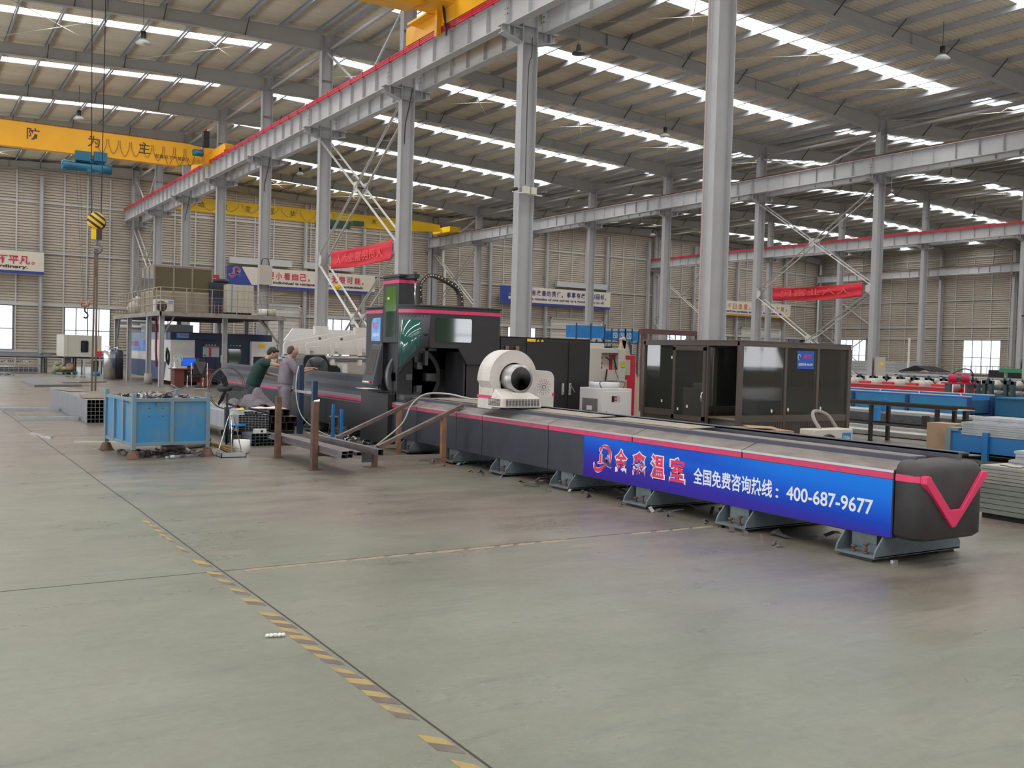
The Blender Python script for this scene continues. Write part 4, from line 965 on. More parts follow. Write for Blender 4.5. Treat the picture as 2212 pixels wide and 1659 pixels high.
# square tube bundle hanging slings left of the crate
tb = None
for i in range(7):
    for j in range(6):
        if i > 4 and j == 5: continue
        x, z = 3.30+.081*i, .001+.081*j+(.0 if j else 0)
        if tb is None:
            b = MB(); b.hollow(0, .08, 0, .08, 0, 6.0, .004); b.box(.004, .076, 3, 3.01, .004, .076)
            tb = b.build('square_tube', TUBEG); o = tb
        else: o = copy_tree(tb)
        o.location = (x, 22.0+((i*7+j*3) % 5)*.004, z)
        prop(o, 'grey square steel tube in the long bundle left of the blue crate', 'steel tube', 'square tubes in the long bundle left of the crate')
b = MB()
for i, (x, y, l, a) in enumerate(((3.55, 26.3, 1.6, .15), (3.6, 23.2, 1.5, -.1))):
    bb = MB(); bb.T = Matrix.Translation((x, y, .515+.0)) @ Matrix.Rotation(a, 4, 'Z'); bb.box(-.25, .25, -l/2, l/2, -.018, -.012); bb.T = None
    bb.build('sheet_strip', mat('rusty_sheet', (.30, .235, .18), .7, var=.4), label='thin rusty sheet lying on the square tube bundle, at its %s end' % ('far' if i == 0 else 'near'), cat='metal sheet')
for i, (x0, y0, x1, y1, w, h, lb_) in enumerate(((2.07, 26.25, 3.45, 26.1, .14, .12, 'longer grey bearer under the far end of the square tube bundle'), (2.11, 23.1, 3.45, 23.0, .13, .12, 'grey bearer poking out from under the near part of the square tube bundle'))):
    b = MB(); b.bar((x0, y0, .0-.0), (x1, y1, .0), w, .002); b.v = []; b.f = []; b.mi = []; b.sm = []
    b.bar((x0, y0-.2, h/2-.06), (min(x1, 3.28), y1-.2, h/2-.06), w, .11) if False else b.bar((x0, y0, .035), (3.27, y1, .035), w, .07)
    b.build('steel_bearer', GALV, label=lb_, cat='steel beam')
b = MB(); b.bar((2.48, 17.85, .012), (3.3, 17.6, .012), .04, .024); b.build('flat_bar', mat('white_bar', (.62, .6, .52)), label='pale flat bar on the floor behind the left leg of the blue crate', cat='metal bar')
b = MB(); b.bar((2.02, 19.81, .012), (2.20, 18.95, .012), .03, .024); b.bar((2.20, 18.95, .012), (2.25, 18.75, .012), .05, .024); b.build('angle_offcut', CHROME, label='short shiny profile lying alone on the floor left of the blue crate', cat='metal profile')
b = MB(); b.prism([(4.1, 39.2), (5.77, 39.8), (6.25, 47.3), (4.88, 48.2), (4.1, 44)], 'z', 0, .09); b.build('sheet_stack', mat('embossed_plate', (.20, .20, .205), .4, .5, bump=.5, bscale=25), label='low stack of dark patterned steel plates lying on the far floor', cat='steel plates')
b = MB(); b.bar((5.9, 41.0, .12), (6.9, 41.6, .12), .14, .04); b.bar((5.2, 40.6, .11), (6.1, 40.8, .11), .1, .04); b.build('plank', mat('dirty_plank', (.16, .12, .09), .8), label='dirty plank lying across the dark steel plates', cat='plank')
# round pipes behind the crate
for i, (dy, z, dx) in enumerate(((0, .045, .05), (.10, .045, .02), (.0, .12, .0), (.05, .19, -.02), (.12, .262, -.04))):
    b = MB(); b.T = Matrix.Translation((4.12+dx, 16.45+dy, z)) @ Matrix.Rotation(.62, 4, 'Z'); b.lathe([(.042, -.75), (.042, .36), (.036, .36), (.036, -.7), (.0, -.7)], (0, 0, 0), 16, 'x'); b.T = None
    b.build('round_pipe', mat('brown_pipe', (.24, .185, .16), .55, .2, var=.3), label='brown round pipe stacked behind the right end of the crate, %s' % ['lowest near one', 'lowest back one', 'second up', 'third up', 'topmost'][i], cat='pipe', group='round pipes behind the crate')
# corn broom, dustpan, bucket
t = thing('broom', 'straw broom lying behind the metal dustpan', 'broom', (4.2, 15.5, 0))
rr = random.Random(2); b = MB()
for i in range(110):
    a = rr.gauss(0, 1); zz = rr.uniform(.02, .16); l = rr.uniform(.36, .5)
    b.tube([(3.95, 15.55, .20), (4.12+a*.01, 15.40+a*.03, .14+zz*.3), (4.05+l*.8, 15.32+a*.09, zz*.75)], .004, 4, caps=False)
b.build('straw', mat('straw', (.42, .29, .13), .8, var=.5, vscale=9), t)
b = MB(); b.tube([(3.96, 15.56, .20), (3.72, 15.75, .35)], .014, 7); b.build('handle', mat('bamboo', (.35, .25, .13)), t)
t = thing('dustpan', 'galvanised dustpan with a tall tubular frame handle', 'dustpan', (4.3, 14.98, 0))
b = MB(); b.box(4.12, 4.50, 14.86, 14.875, 0, .075); b.box(4.12, 4.50, 14.86, 15.18, 0, .01); b.box(4.12, 4.13, 14.86, 15.18, 0, .07); b.box(4.49, 4.50, 14.86, 15.18, 0, .07)
b.build('pan', GALV, t)
b = MB(); b.tube(curve_pts([(4.13, 15.1, .05), (4.21, 15.08, .35), (4.27, 15.05, .60), (4.31, 15.05, .645), (4.35, 15.05, .60), (4.42, 15.08, .35), (4.50, 15.12, .05)], 5), .009, 7); b.tube([(4.31, 15.05, .64), (4.285, 14.9, .08)], .010, 7)
b.build('handle_frame', CHROME, t)
b = MB(); b.lathe([(.0, 0), (.115, 0), (.125, .02), (.13, .21), (.12, .21), (.115, .03), (0, .03)], (4.60, 15.45, 0), 24); b.build('bucket', WHITE, label='white plastic bucket beside the straw broom', cat='bucket')
# pedestal fan
def fan(loc, rz, label, scale=1):
    t = thing('pedestal_fan', label, 'fan', loc, 0)
    cx, cy2, cz = loc[0], loc[1], .985
    M_ = Matrix.Translation((cx, cy2, cz)) @ Matrix.Rotation(rz, 4, 'Z')
    b = MB(); b.tube([(cx, cy2, .02), (cx, cy2, .9)], .018, 8); b.lathe([(.2, 0), (.2, .02), (.03, .05), (.0, .05)], (cx, cy2, 0), 20); b.build('stand', BLACK, t)
    b = MB(); b.T = M_; b.tube([(.345*math.cos(2*PI*i/40), 0, .345*math.sin(2*PI*i/40)) for i in range(40)], .006, 6, closed=True); b.tube([(.345*math.cos(2*PI*i/40), .05, .345*math.sin(2*PI*i/40)) for i in range(40)], .006, 6, closed=True); b.T = None
    b.build('rim', mat('rim_rusty', (.12, .085, .07), .5), t)
    b = MB(); b.T = M_
    for i in range(36):
        a = 2*PI*i/36; b.tube([(.06*math.cos(a), -.10, .06*math.sin(a)), (.25*math.cos(a+.1), -.075, .25*math.sin(a+.1)), (.345*math.cos(a+.16), 0, .345*math.sin(a+.16))], .0016, 3, caps=False)
        b.tube([(.06*math.cos(a), .12, .06*math.sin(a)), (.345*math.cos(a), .05, .345*math.sin(a))], .0016, 3, caps=False)
    for r, y in ((.15, -.09), (.25, -.075), (.06, -.1)): b.tube([(r*math.cos(2*PI*i/28), y, r*math.sin(2*PI*i/28)) for i in range(28)], .0018, 4, closed=True)
    b.T = None; b.build('guard', mat('thin_wire', (.08, .075, .07), .4, .4), t)
    b = MB(); b.T = M_; b.lathe([(.0, -.07), (.05, -.06), (.055, 0), (.07, .06), (.07, .2), (0, .2)], (0, 0, 0), 18, 'y'); b.T = None; b.build('motor', BLACK, t)
    for k in range(3):
        a = PI*.5+.55+2*PI*k/3; b = MB(); b.T = M_ @ Matrix.Rotation(a, 4, 'Y')
        b.add([(.04, -.02, -.03), (.18, -.035, -.05), (.32, -.02, -.03), (.33, .0, .015), (.2, .02, .05), (.04, .02, .03)], [list(range(6))]); b.add([(.04, -.014, -.03), (.18, -.029, -.05), (.32, -.014, -.03), (.33, .006, .015), (.2, .026, .05), (.04, .026, .03)], [list(range(5, -1, -1))])
        b.T = None; b.build('blade', BLACK, t)
    return t
fan((4.64, 16.45, 0), math.radians(18), 'black pedestal fan with a wire cage beside the tube stacks')
# stools
def stool(x, y, h, r, top, leg, label):
    t = thing('stool', label, 'stool', (x, y, 0)); b = MB(); b.lathe([(0, h-.03), (r*.95, h-.03), (r, h-.02), (r, h-.005), (r*.95, h), (0, h)], (x, y, 0), 28); b.build('seat', top, t)
    for k in range(4):
        a = PI/4+PI/2*k; c_, s_ = math.cos(a), math.sin(a); b = MB()
        b.tube(curve_pts([(x+c_*r*.35, y+s_*r*.35, h-.035), (x+c_*r*.8, y+s_*r*.8, h-.06), (x+c_*r*.95, y+s_*r*.95, h*.6), (x+c_*r*1.12, y+s_*r*1.12, 0)], 4), .011, 7); b.build('leg', leg, t)
    b = MB(); b.tube([(x+r*.95*math.cos(2*PI*i/20), y+r*.95*math.sin(2*PI*i/20), h*.42) for i in range(20)], .007, 6, closed=True); b.build('ring', leg, t)
stool(7.20, 17.93, .39, .165, mat('brown_seat', (.14, .10, .09), .5), mat('worn_leg', (.13, .12, .11), .4, .5), 'round brown-topped stool in front of the louvred guard')
stool(4.98, 17.0, .335, .15, mat('blue_seat', (.03, .22, .5), .4), BLACK, 'low blue-topped stool behind the dustpan')
# rectangular tube stack on stands
tb = None
rr = random.Random(8)
def tubes(x0, z0, w, h, nx, nz, y0, L, m, label, group, jit=.01, skip=lambda i, j: False, t_=.003):
    src = None
    for j in range(nz):
        for i in range(nx):
            if skip(i, j): continue
            if src is None:
                b = MB(); b.hollow(0, w, 0, h, 0, L, t_); b.box(t_, w-t_, L*.5, L*.5+.01, t_, h-t_); src = b.build('steel_tube', m); o = src
            else: o = copy_tree(src)
            o.location = (x0+i*(w+.001), y0+rr.uniform(-jit, jit), z0+j*(h+.0008)); prop(o, label, 'steel tube', group)
tubes(5.0, .20, .058, .029, 9, 10, 17.0, 5.6, GALV, 'slim grey rectangular tube in the big stack beside the pedestal fan', 'slim rectangular tubes beside the fan')
tubes(5.10, .495, .058, .029, 6, 2, 17.03, 5.5, GALV, 'slim grey rectangular tube loose on the top of the big stack', 'loose tubes on top of the slim tube stack', .04, skip=lambda i, j: j == 1 and i > 3)
tubes(5.58, .20, .15, .145, 3, 1, 17.05, 1.0, TUBEB, 'large dark square tube in the bottom row by the standing workers', 'large square tubes, bottom row')
tubes(5.60, .352, .115, .105, 4, 1, 17.02, 1.0, TUBEB, 'large dark square tube in the middle row by the standing workers', 'large square tubes, middle row')
tubes(5.57, .465, .125, .115, 3, 1, 17.10, .95, TUBEB, 'large dark square tube in the top row by the standing workers', 'large square tubes, top row')
for y in (17.6, 21.5):
    b = MB(); b.box(4.85, 6.2 if y < 18 else 5.65, y-.05, y+.05, .10, .195); b.box(4.9, 5.0, y-.05, y+.05, 0, .1); b.box(5.4, 5.5, y-.05, y+.05, 0, .1)
    b.build('tube_stand', BLACK, label='low black stand under the %s part of the tube stacks' % ('near' if y < 19 else 'far'), cat='stand')
for x, y, h in ((4.86, 17.25, .62), (4.86, 19.4, .66)):
    b = MB(); b.bar((x, y, 0), (x, y, h), .075, .075); b.build('steel_post', mat('dark_blue_post', (.04, .055, .09), .45), label='short dark post holding the slim tube stack, %s one' % ('near' if y < 18 else 'far'), cat='post')
for i in range(24):
    c_, r_ = i % 6, i//6
    if i == 0: b = MB(); b.hollow(0, .066, 0, .05, 0, .55, .004); b.box(.004, .062, .2, .21, .004, .046); src = b.build('profile_offcut', mat('mixed_offcut', (.22, .25, .28), .4, .5, var=.5, vscale=20)); o = src
    else: o = copy_tree(src)
    o.location = (5.06+c_*.07, 16.42+rr.uniform(0, .05), r_*.054); prop(o, 'short tube offcut in the small dark stack on the floor before the tube stacks', 'tube offcut', 'short offcuts stacked on the floor')
for x, y, z, lb_ in ((5.12, 16.45, .217, 'small white box on top of the short offcuts'), (5.86, 16.4, 0, 'small white box on the floor right of the short offcuts')):
    t = thing('small_box', lb_, 'box', (x, y, z)); b = MB(); b.box(x, x+.20, y, y+.1, z, z+.07); b.build('carton', WHITE, t); b = MB(); b.cyl((x+.12, y+.002, z+.035), .022, -.004, 14, 'y'); b.build('hole', BLACK, t)
# grey work jacket and paper on the tubes
def cloth(name, cx, cy, z, rx, ry, m, label, seed, amp=.05, cat='cloth', fold=9):
    rr = random.Random(seed); b = MB(); n = 18; ph = [rr.uniform(0, 6) for _ in range(6)]; vs = []
    for i in range(n+1):
        for j in range(n+1):
            u, v = i/n*2-1, j/n*2-1; r = max(abs(u), abs(v)); k = .85+.18*math.sin(3*math.atan2(v, u)+ph[0])
            x, y = u*rx*k, v*ry*k
            zz = amp*(1-.8*r*r)*(1+.5*math.sin(fold*x+ph[1]+2*y)+.5*math.sin(fold*1.6*y+ph[2]+3*x)+.3*math.sin(fold*2.9*(x+y)+ph[3]))
            vs.append((cx+x, cy+y, z+max(.004, zz)))
    b.smooth = True; b.add(vs, [(i*(n+1)+j, (i+1)*(n+1)+j, (i+1)*(n+1)+j+1, i*(n+1)+j+1) for i in range(n) for j in range(n)])
    o = b.build(name, m, label=label, cat=cat, recalc=False); s = o.modifiers.new('s', 'SOLIDIFY'); s.thickness = .006; s.offset = 1; return o
JACK = mat('grey_violet_cloth', (.20, .175, .20), .85, var=.3, vscale=6)
cloth('work_jacket', 5.55, 17.95, .575, .40, .42, JACK, 'crumpled grey work jacket lying on the tube stacks', 4, .17, 'jacket', 13)
cloth('wrapping_paper', 5.62, 17.35, .585, .30, .20, mat('white_paper', (.75, .68, .66), .7), 'torn white wrapping paper on the front edge of the tube stacks', 6, .02, 'paper', 14)
cloth('glove', 5.12, 17.35, .555, .08, .06, mat('yellow_cloth', (.75, .55, .15), .8), 'yellow and white glove on the slim tube stack', 8, .03, 'glove', 20)
# ================================================================ loading rack in the foreground
rk = thing('tube_rack', 'brown welded steel rack with two sloping arms leaning on the long machine', 'rack', (5.9, 13.8, 0))
for x, y, h, w in ((4.90, 14.6, .95, .084), (4.90, 13.04, .956, .088)):
    b = MB(); b.box(x-w/2, x+w/2, y-w/2, y+w/2, .008, h); b.box(x-.10, x+.10, y-.09, y+.09, 0, .008); b.build('post', RUST, rk, bevel=.004)
for y in (13.04, 14.6):
    b = MB(); b.bar((5.86, y, .29), (7.24, y, .885), .075, .055, (0, 0, 1)); b.build('sloping_arm', mat('worn_brown_steel', (.22, .16, .14), .5, .4, col2=(.13, .10, .09), vscale=7), rk, bevel=.003)
    b = MB(); b.box(6.89, 6.96, y-.035, y+.035, .008, .72); b.box(6.80, 7.04, y-.09, y+.09, 0, .008); b.build('back_post', mat('orange_rust', (.36, .17, .07), .7, col2=(.16, .10, .08), vscale=4), rk)
    b = MB(); b.box(5.78, 5.85, y-.035, y+.035, .008, .25); b.box(5.68, 5.95, y-.1, y+.1, 0, .008); b.build('short_post', RUST, rk)
    b = MB(); b.box(5.85, 6.89, y-.012, y+.012, .10, .16); b.build('tie_bar', mat('pale_flat', (.30, .27, .25), .5, .3), rk)
    b = MB(); b.box(4.92, 5.80, y-.03, y+.03, .19, .245); b.build('cross_bar', RUST, rk)
b = MB(); b.box(5.60, 5.76, 13.0, 13.008, .08, .245); b.build('bracket_plate', DSTEEL, rk)
LOOSE = mat('violet_grey_tube', (.235, .205, .22), .4, .5, var=.3, vscale=4)
def loose(x, y0, y1, z, w, h, label, grp=None):
    b = MB(); b.hollow(x, x+w, z, z+h, y0, y1, .004); b.box(x+.004, x+w-.004, y0+.8, y0+.81, z+.004, z+h-.004); b.build('loose_tube', LOOSE, label=label, cat='steel tube', group=grp)
for i in range(2): loose(4.95+i*.092, 12.17+i*.05, 15.2, .247, .09, .05, 'flat steel tube resting on the brown rack beside its tall posts, lower layer', 'flat tubes on the brown rack, lower layer')
for i in range(2): loose(4.95+i*.092, 12.15+i*.05, 15.1, .299, .09, .045, 'flat steel tube resting on the brown rack beside its tall posts, upper layer', 'flat tubes on the brown rack, upper layer')
loose(5.16, 12.46, 15.05, .247, .085, .05, 'flat steel tube on the brown rack just behind the double pair')
loose(5.27, 12.42, 15.0, .247, .08, .05, 'slightly shorter flat tube on the brown rack, last of the flat ones')
loose(5.56, 12.36, 15.2, .247, .085, .085, 'single square tube on the brown rack ending at its low corner post')
b = MB(); b.add([(4.87, 13.02, .957), (4.95, 13.0, .957), (4.98, 13.08, .985), (4.90, 13.09, .965)], [(0, 1, 2, 3)]); b.build('paper_scrap', WHITE, label='scrap of white paper stuck on the nearer tall post of the brown rack', cat='paper', recalc=False)
# dark blue uprights along the guard
t = thing('upright_rack', 'dark blue upright posts joined by a grey bar before the louvred guard', 'rack', (6.72, 18.6, 0))
for y, h in ((19.75, 1.33), (18.62, 1.36), (17.86, 1.07)):
    b = MB(); b.box(6.66, 6.74, y-.05, y+.05, 0, h); b.box(6.645, 6.66, y-.055, y+.055, 0, h); b.build('post', mat('dark_blue_steel', (.035, .06, .12), .4), t)
b = MB(); b.bar((6.64, 17.86, .84), (6.64, 19.75, .84), .02, .05); b.build('bar', GALV, t)
for i, (x, y, h, m) in enumerate(((6.75, 17.05, .62, RUST), (6.72, 16.95, .68, BLUEB), (6.68, 16.55, .5, RUST), (6.66, 16.4, .62, BLUEB))):
    b = MB(); b.bar((x, y, 0), (x, y, h), .045, .045); b.build('short_post', m, label='%s post standing by the charcoal column, %s of four' % ('blue' if i % 2 else 'brown', ['farthest', 'second farthest', 'second nearest', 'nearest'][i]), cat='post')
b = MB(); b.tube(curve_pts([(6.62, 18.55, 1.34), (6.52, 18.4, 1.1), (6.5, 18.3, .7), (6.56, 18.1, .35), (6.75, 17.7, .12), (6.95, 17.4, .02)], 8), .010, 6)
b.build('air_hose', mat('pale_hose', (.50, .48, .45), .5), label='pale hose hanging from the dark blue upright beside the grey-clad worker', cat='hose')
b = MB(); b.tube(curve_pts([(6.6, 15.6, .03), (6.62, 14.9, .03), (6.5, 14.6, .12), (6.85, 14.35, .5), (7.0, 14.3, .82), (7.2, 14.2, 1.0), (7.45, 13.9, 1.02), (7.6, 13.4, .97), (7.7, 12.9, 1.0), (7.8, 12.3, .93)], 8), .014, 7)
b.build('air_hose', mat('grey_hose', (.42, .42, .38), .5), label='long grey hose looping over the machine bed behind the sloping arms', cat='hose')
scrap('floor_litter', 'dark offcuts and litter on the floor beside the machine feet', 7.3, 10.5, .01, .5, 4.5, 130, .01, 12)
scrap('floor_litter', 'tangle of steel cuttings by the tall charcoal operator column', 6.9, 16.6, .02, .35, .9, 110, .05, 13)
# ================================================================ small litter
b = MB(); rr = random.Random(1)
for i in range(5): b.blob((1.83+i*.022, 5.57-.006*i, .012), (.016, .014, .012), 8, 5, .25, rr)
b.build('crumpled_paper', WHITE, label='crumpled white paper scrap on the foreground floor beside the striped tape', cat='paper')
b = MB(); b.box(7.19, 7.25, 5.33, 5.36, .0, .025); b.build('metal_offcut', CHROME, label='tiny shiny offcut on the floor at the nearest machine foot', cat='offcut')
# ================================================================ people
SKIN = mat('skin', (.50, .29, .21), .5); HAIR = mat('black_hair', (.015, .013, .012), .6)
def skinmesh(name, joints, edges, m, parent, sub=2, label=None):
    me = bpy.data.meshes.new(name); off = worldloc(parent)
    me.from_pydata([tuple(Vector(j[0])-off) for j in joints], edges, []); me.materials.append(m)
    o = bpy.data.objects.new(name, me); C.objects.link(o); o.parent = parent
    md = o.modifiers.new('skin', 'SKIN'); md.use_smooth_shade = True; md.branch_smoothing = .6
    sb = o.modifiers.new('sub', 'SUBSURF'); sb.levels = sub; sb.render_levels = sub
    sk = me.skin_vertices[0].data
    for i, j in enumerate(joints):
        r = j[1]; sk[i].radius = (r, r) if not isinstance(r, tuple) else r
    for i in range(len(joints)): sk[i].use_root = (i == 0)
    if label: o['label'] = label
    return o
def person(loc, face, label, J, top_m, leg_m, sleeve, hair_m, hairstyle, shoe_m, cuff=False):
    """J: joints in (forward, left, up) metres"""
    t = thing('person', label, 'person', loc); ca, sa = math.cos(face), math.sin(face)
    def g(p): return Vector((loc[0]+p[0]*ca-p[1]*sa, loc[1]+p[0]*sa+p[1]*ca, p[2]+loc[2]))
    def mix(a, b, t_): return tuple(a[i]+(b[i]-a[i])*t_ for i in range(3))
    # body: torso, neck, head, arms, legs in one continuous surface
    names = ['pelvis', 'belly', 'chest', 'neckb', 'neck', 'head', 'crown', 'shR', 'elR', 'wrR', 'shL', 'elL', 'wrL', 'hipR', 'knR', 'anR', 'hipL', 'knL', 'anL']
    rad = dict(pelvis=.11, belly=.11, chest=.12, neckb=.075, neck=.055, head=.085, crown=.07, shR=.058, elR=.042, wrR=.029, shL=.058, elL=.042, wrL=.029, hipR=.085, knR=.06, anR=.04, hipL=.085, knL=.06, anL=.04)
    idx = {n: i for i, n in enumerate(names)}
    ed = [('pelvis', 'belly'), ('belly', 'chest'), ('chest', 'neckb'), ('neckb', 'neck'), ('neck', 'head'), ('head', 'crown'), ('chest', 'shR'), ('shR', 'elR'), ('elR', 'wrR'), ('chest', 'shL'), ('shL', 'elL'), ('elL', 'wrL'), ('pelvis', 'hipR'), ('hipR', 'knR'), ('knR', 'anR'), ('pelvis', 'hipL'), ('hipL', 'knL'), ('knL', 'anL')]
    js = [(g(J[n]), rad[n]) for n in names]; es = [(idx[a], idx[b]) for a, b in ed]
    # hands: palm, four fingers and a thumb rooted at the wrist
    for s in 'RL':
        w = Vector(J['wr'+s]); e = Vector(J['el'+s]); d = (w-e).normalized(); sidev = d.cross(Vector((0, 0, 1))).normalized(); dn = sidev.cross(d).normalized()
        base = len(js); js.append((g(w+d*.05), .028)); es.append((idx['wr'+s], base)); js.append((g(w+d*.085), (.036, .018))); es.append((base, base+1))
        for k, (o_, l) in enumerate(((-.030, .060), (-.010, .072), (.011, .068), (.031, .052))):
            i0 = len(js); js.append((g(w+d*.10+sidev*o_), .0095)); js.append((g(w+d*(.10+l*.55)+sidev*o_*1.1-dn*.012), .0085)); js.append((g(w+d*(.10+l*.85)+sidev*o_*1.1-dn*.038), .007))
            es += [(base+1, i0), (i0, i0+1), (i0+1, i0+2)]
        i0 = len(js); q = -1 if s == 'R' else 1
        js.append((g(w+d*.05+sidev*.035*q-dn*.01), .012)); js.append((g(w+d*.085+sidev*.05*q-dn*.022), .0095)); es += [(base, i0), (i0, i0+1)]
    skinmesh('body', js, es, SKIN, t)
    # head features
    hd, cr_ = Vector(J['head']), Vector(J['crown']); u = (cr_-hd).normalized(); f = (Vector((1, 0, 0))-u*u.x).normalized(); l = u.cross(f)
    hc = hd+u*.02
    b = MB()
    def bl(c, r, n=10): 
        P0 = len(b.v); b.blob((0, 0, 0), r, n, 8); 
        for i in range(P0, len(b.v)): v = b.v[i]; b.v[i] = tuple(g(tuple(c+f*v[0]+l*v[1]+u*v[2])))
    bl(hc+f*.015, (.098, .078, .115), 16); bl(hc+f*.11-u*.015, (.020, .014, .024)); bl(hc+f*.08-u*.075, (.03, .035, .025)); bl(hc+f*.103-u*.05, (.010, .024, .007))
    for s in (-1, 1): bl(hc+l*(.082*s)-u*.01+f*.005, (.018, .010, .030))
    b.build('head', SKIN, t)
    b = MB()
    for s in (-1, 1): bl(hc+f*.102+l*(.03*s)+u*.012, (.008, .013, .007), 8)
    b.build('eye', BLACK, t)
    b = MB()
    if hairstyle == 'full': bl(hc-f*.012+u*.035, (.102, .087, .098), 16); bl(hc-f*.045+u*.0, (.075, .082, .085), 14); bl(hc+f*.05+u*.085, (.055, .065, .035), 12)
    else: bl(hc-f*.030+u*.018, (.088, .0845, .088), 16); bl(hc-f*.045-u*.015, (.068, .080, .075), 14)
    b.build('hair', hair_m, t)
    # clothes: lofted rings follow the trunk, sleeves and legs taper along the limbs
    def loft(b, secs, n=18):
        vs = []
        for i, (c, hw, hd) in enumerate(secs):
            c = Vector(c); d = (Vector(secs[min(i+1, len(secs)-1)][0])-Vector(secs[max(i-1, 0)][0])).normalized(); fwd = Vector((0, 1, 0)).cross(d).normalized()
            for j in range(n):
                a = 2*PI*j/n; q = 1+.035*math.sin(3*a+i*1.7)+.02*math.sin(5*a+i*2.9)
                vs.append(g(c+Vector((0, 1, 0))*hw*math.cos(a)*q+fwd*hd*math.sin(a)*q))
        m_ = len(secs); fs = [(i*n+j, i*n+(j+1) % n, (i+1)*n+(j+1) % n, (i+1)*n+j) for i in range(m_-1) for j in range(n)]
        b.smooth = True; b.add(vs, fs+[list(range(n-1, -1, -1)), list(range((m_-1)*n, m_*n))]); b.smooth = False
    pv, be, chs, nb = (Vector(J[k]) for k in ('pelvis', 'belly', 'chest', 'neckb'))
    b = MB(); hem = pv+(pv-be)*(.25 if not cuff else .05)
    loft(b, [(hem, .19, .155), (pv.lerp(be, .4), .183, .15), (be, .18, .15), (be.lerp(chs, .5), .19, .155), (chs, .205, .15), (chs.lerp(nb, .5), .20, .13), (chs.lerp(nb, .82), .15, .10), (nb, .085, .08), (nb.lerp(Vector(J['neck']), .3), .066, .066)])
    for s in 'RL':
        sh, el, wr = (Vector(J[k+s]) for k in ('sh', 'el', 'wr')); inn = sh.lerp(chs.lerp(nb, .5), .45)
        pts = [inn, sh, sh.lerp(el, .3)]; rs = [.085, .085, .078]
        if sleeve < 1: pts += [sh.lerp(el, sleeve), sh.lerp(el, sleeve+.03)]; rs += [.072, .066]
        else: pts += [sh.lerp(el, .7), el, el.lerp(wr, sleeve-1)]; rs += [.068, .066, .056]
        b.tube([g(p) for p in pts], rs, 12)
    b.build('shirt', top_m, t, sub=1)
    b = MB(); loft(b, [(pv.lerp(be, .35), .170, .135), (pv, .178, .145), (pv+Vector((0, 0, -.08)), .18, .15)])
    for s in 'RL':
        hp, kn, an = (Vector(J[k+s]) for k in ('hip', 'kn', 'an'))
        b.tube([g(p) for p in (hp+Vector((0, 0, .06)), hp+Vector((0, 0, -.05)), hp.lerp(kn, .5), kn, kn.lerp(an, .5), an+Vector((0, 0, .02)), an+Vector((0, 0, -.02)))], [.10, .112, .10, .088, .082, .078, .072], 14)
    b.build('trousers', leg_m, t, sub=1)
    for s in 'RL':
        a_ = Vector(J['an'+s]); skinmesh('shoe', [(g((a_.x-.04, a_.y, .05)), .045), (g((a_.x+.06, a_.y, .045)), .045), (g((a_.x+.17, a_.y, .032)), .034)], [(0, 1), (1, 2)], shoe_m, t)
    return t
SHG = mat('dark_green_shirt', (.010, .042, .036), .8, var=.3, vscale=5); JEAN = mat('dark_jeans', (.035, .04, .05), .85)
person((6.12, 19.8, 0), math.radians(-22), 'person in dark green T-shirt and jeans leaning forward with one arm stretched out', dict(
    pelvis=(-.03, 0, .88), belly=(.03, 0, 1.06), chest=(.13, 0, 1.28), neckb=(.235, 0, 1.43), neck=(.285, 0, 1.475), head=(.35, 0, 1.545), crown=(.375, 0, 1.60),
    shR=(.19, -.185, 1.385), elR=(.44, -.22, 1.33), wrR=(.66, -.16, 1.30), shL=(.18, .185, 1.38), elL=(.24, .23, 1.14), wrL=(.46, .10, 1.10),
    hipR=(-.02, -.10, .84), knR=(.04, -.12, .46), anR=(-.04, -.13, .08), hipL=(-.02, .10, .84), knL=(.08, .12, .46), anL=(.03, .13, .08)), SHG, JEAN, .55, HAIR, 'full', BLACK)
SHV = mat('grey_violet_workwear', (.23, .20, .235), .8, var=.25, vscale=5)
gp = person((6.52, 19.02, 0), math.radians(-8), 'person in grey work clothes with thinning hair, reaching over the louvred guard', dict(
    pelvis=(-.02, 0, .93), belly=(.0, 0, 1.10), chest=(.03, 0, 1.32), neckb=(.06, 0, 1.47), neck=(.085, 0, 1.52), head=(.12, -.01, 1.60), crown=(.135, -.01, 1.66),
    shR=(.04, -.185, 1.43), elR=(.17, -.27, 1.19), wrR=(.40, -.16, 1.24), shL=(.05, .185, 1.43), elL=(.26, .24, 1.24), wrL=(.50, .12, 1.28),
    hipR=(-.02, -.10, .88), knR=(.0, -.12, .48), anR=(-.03, -.13, .08), hipL=(-.02, .10, .88), knL=(.06, .12, .48), anL=(.03, .13, .08)), SHV, SHV, 1.45, mat('thin_hair', (.07, .05, .045), .7), 'thin', BLACK, True)
b = MB(); b.tube([(6.36+.012*math.sin(a), 18.93+.05*math.cos(a), 1.345+.035*math.sin(a)) for a in [PI*k/10 for k in range(11)]], .008, 5)
b.build('back_print', mat('red_print', (.6, .08, .12)), gp)
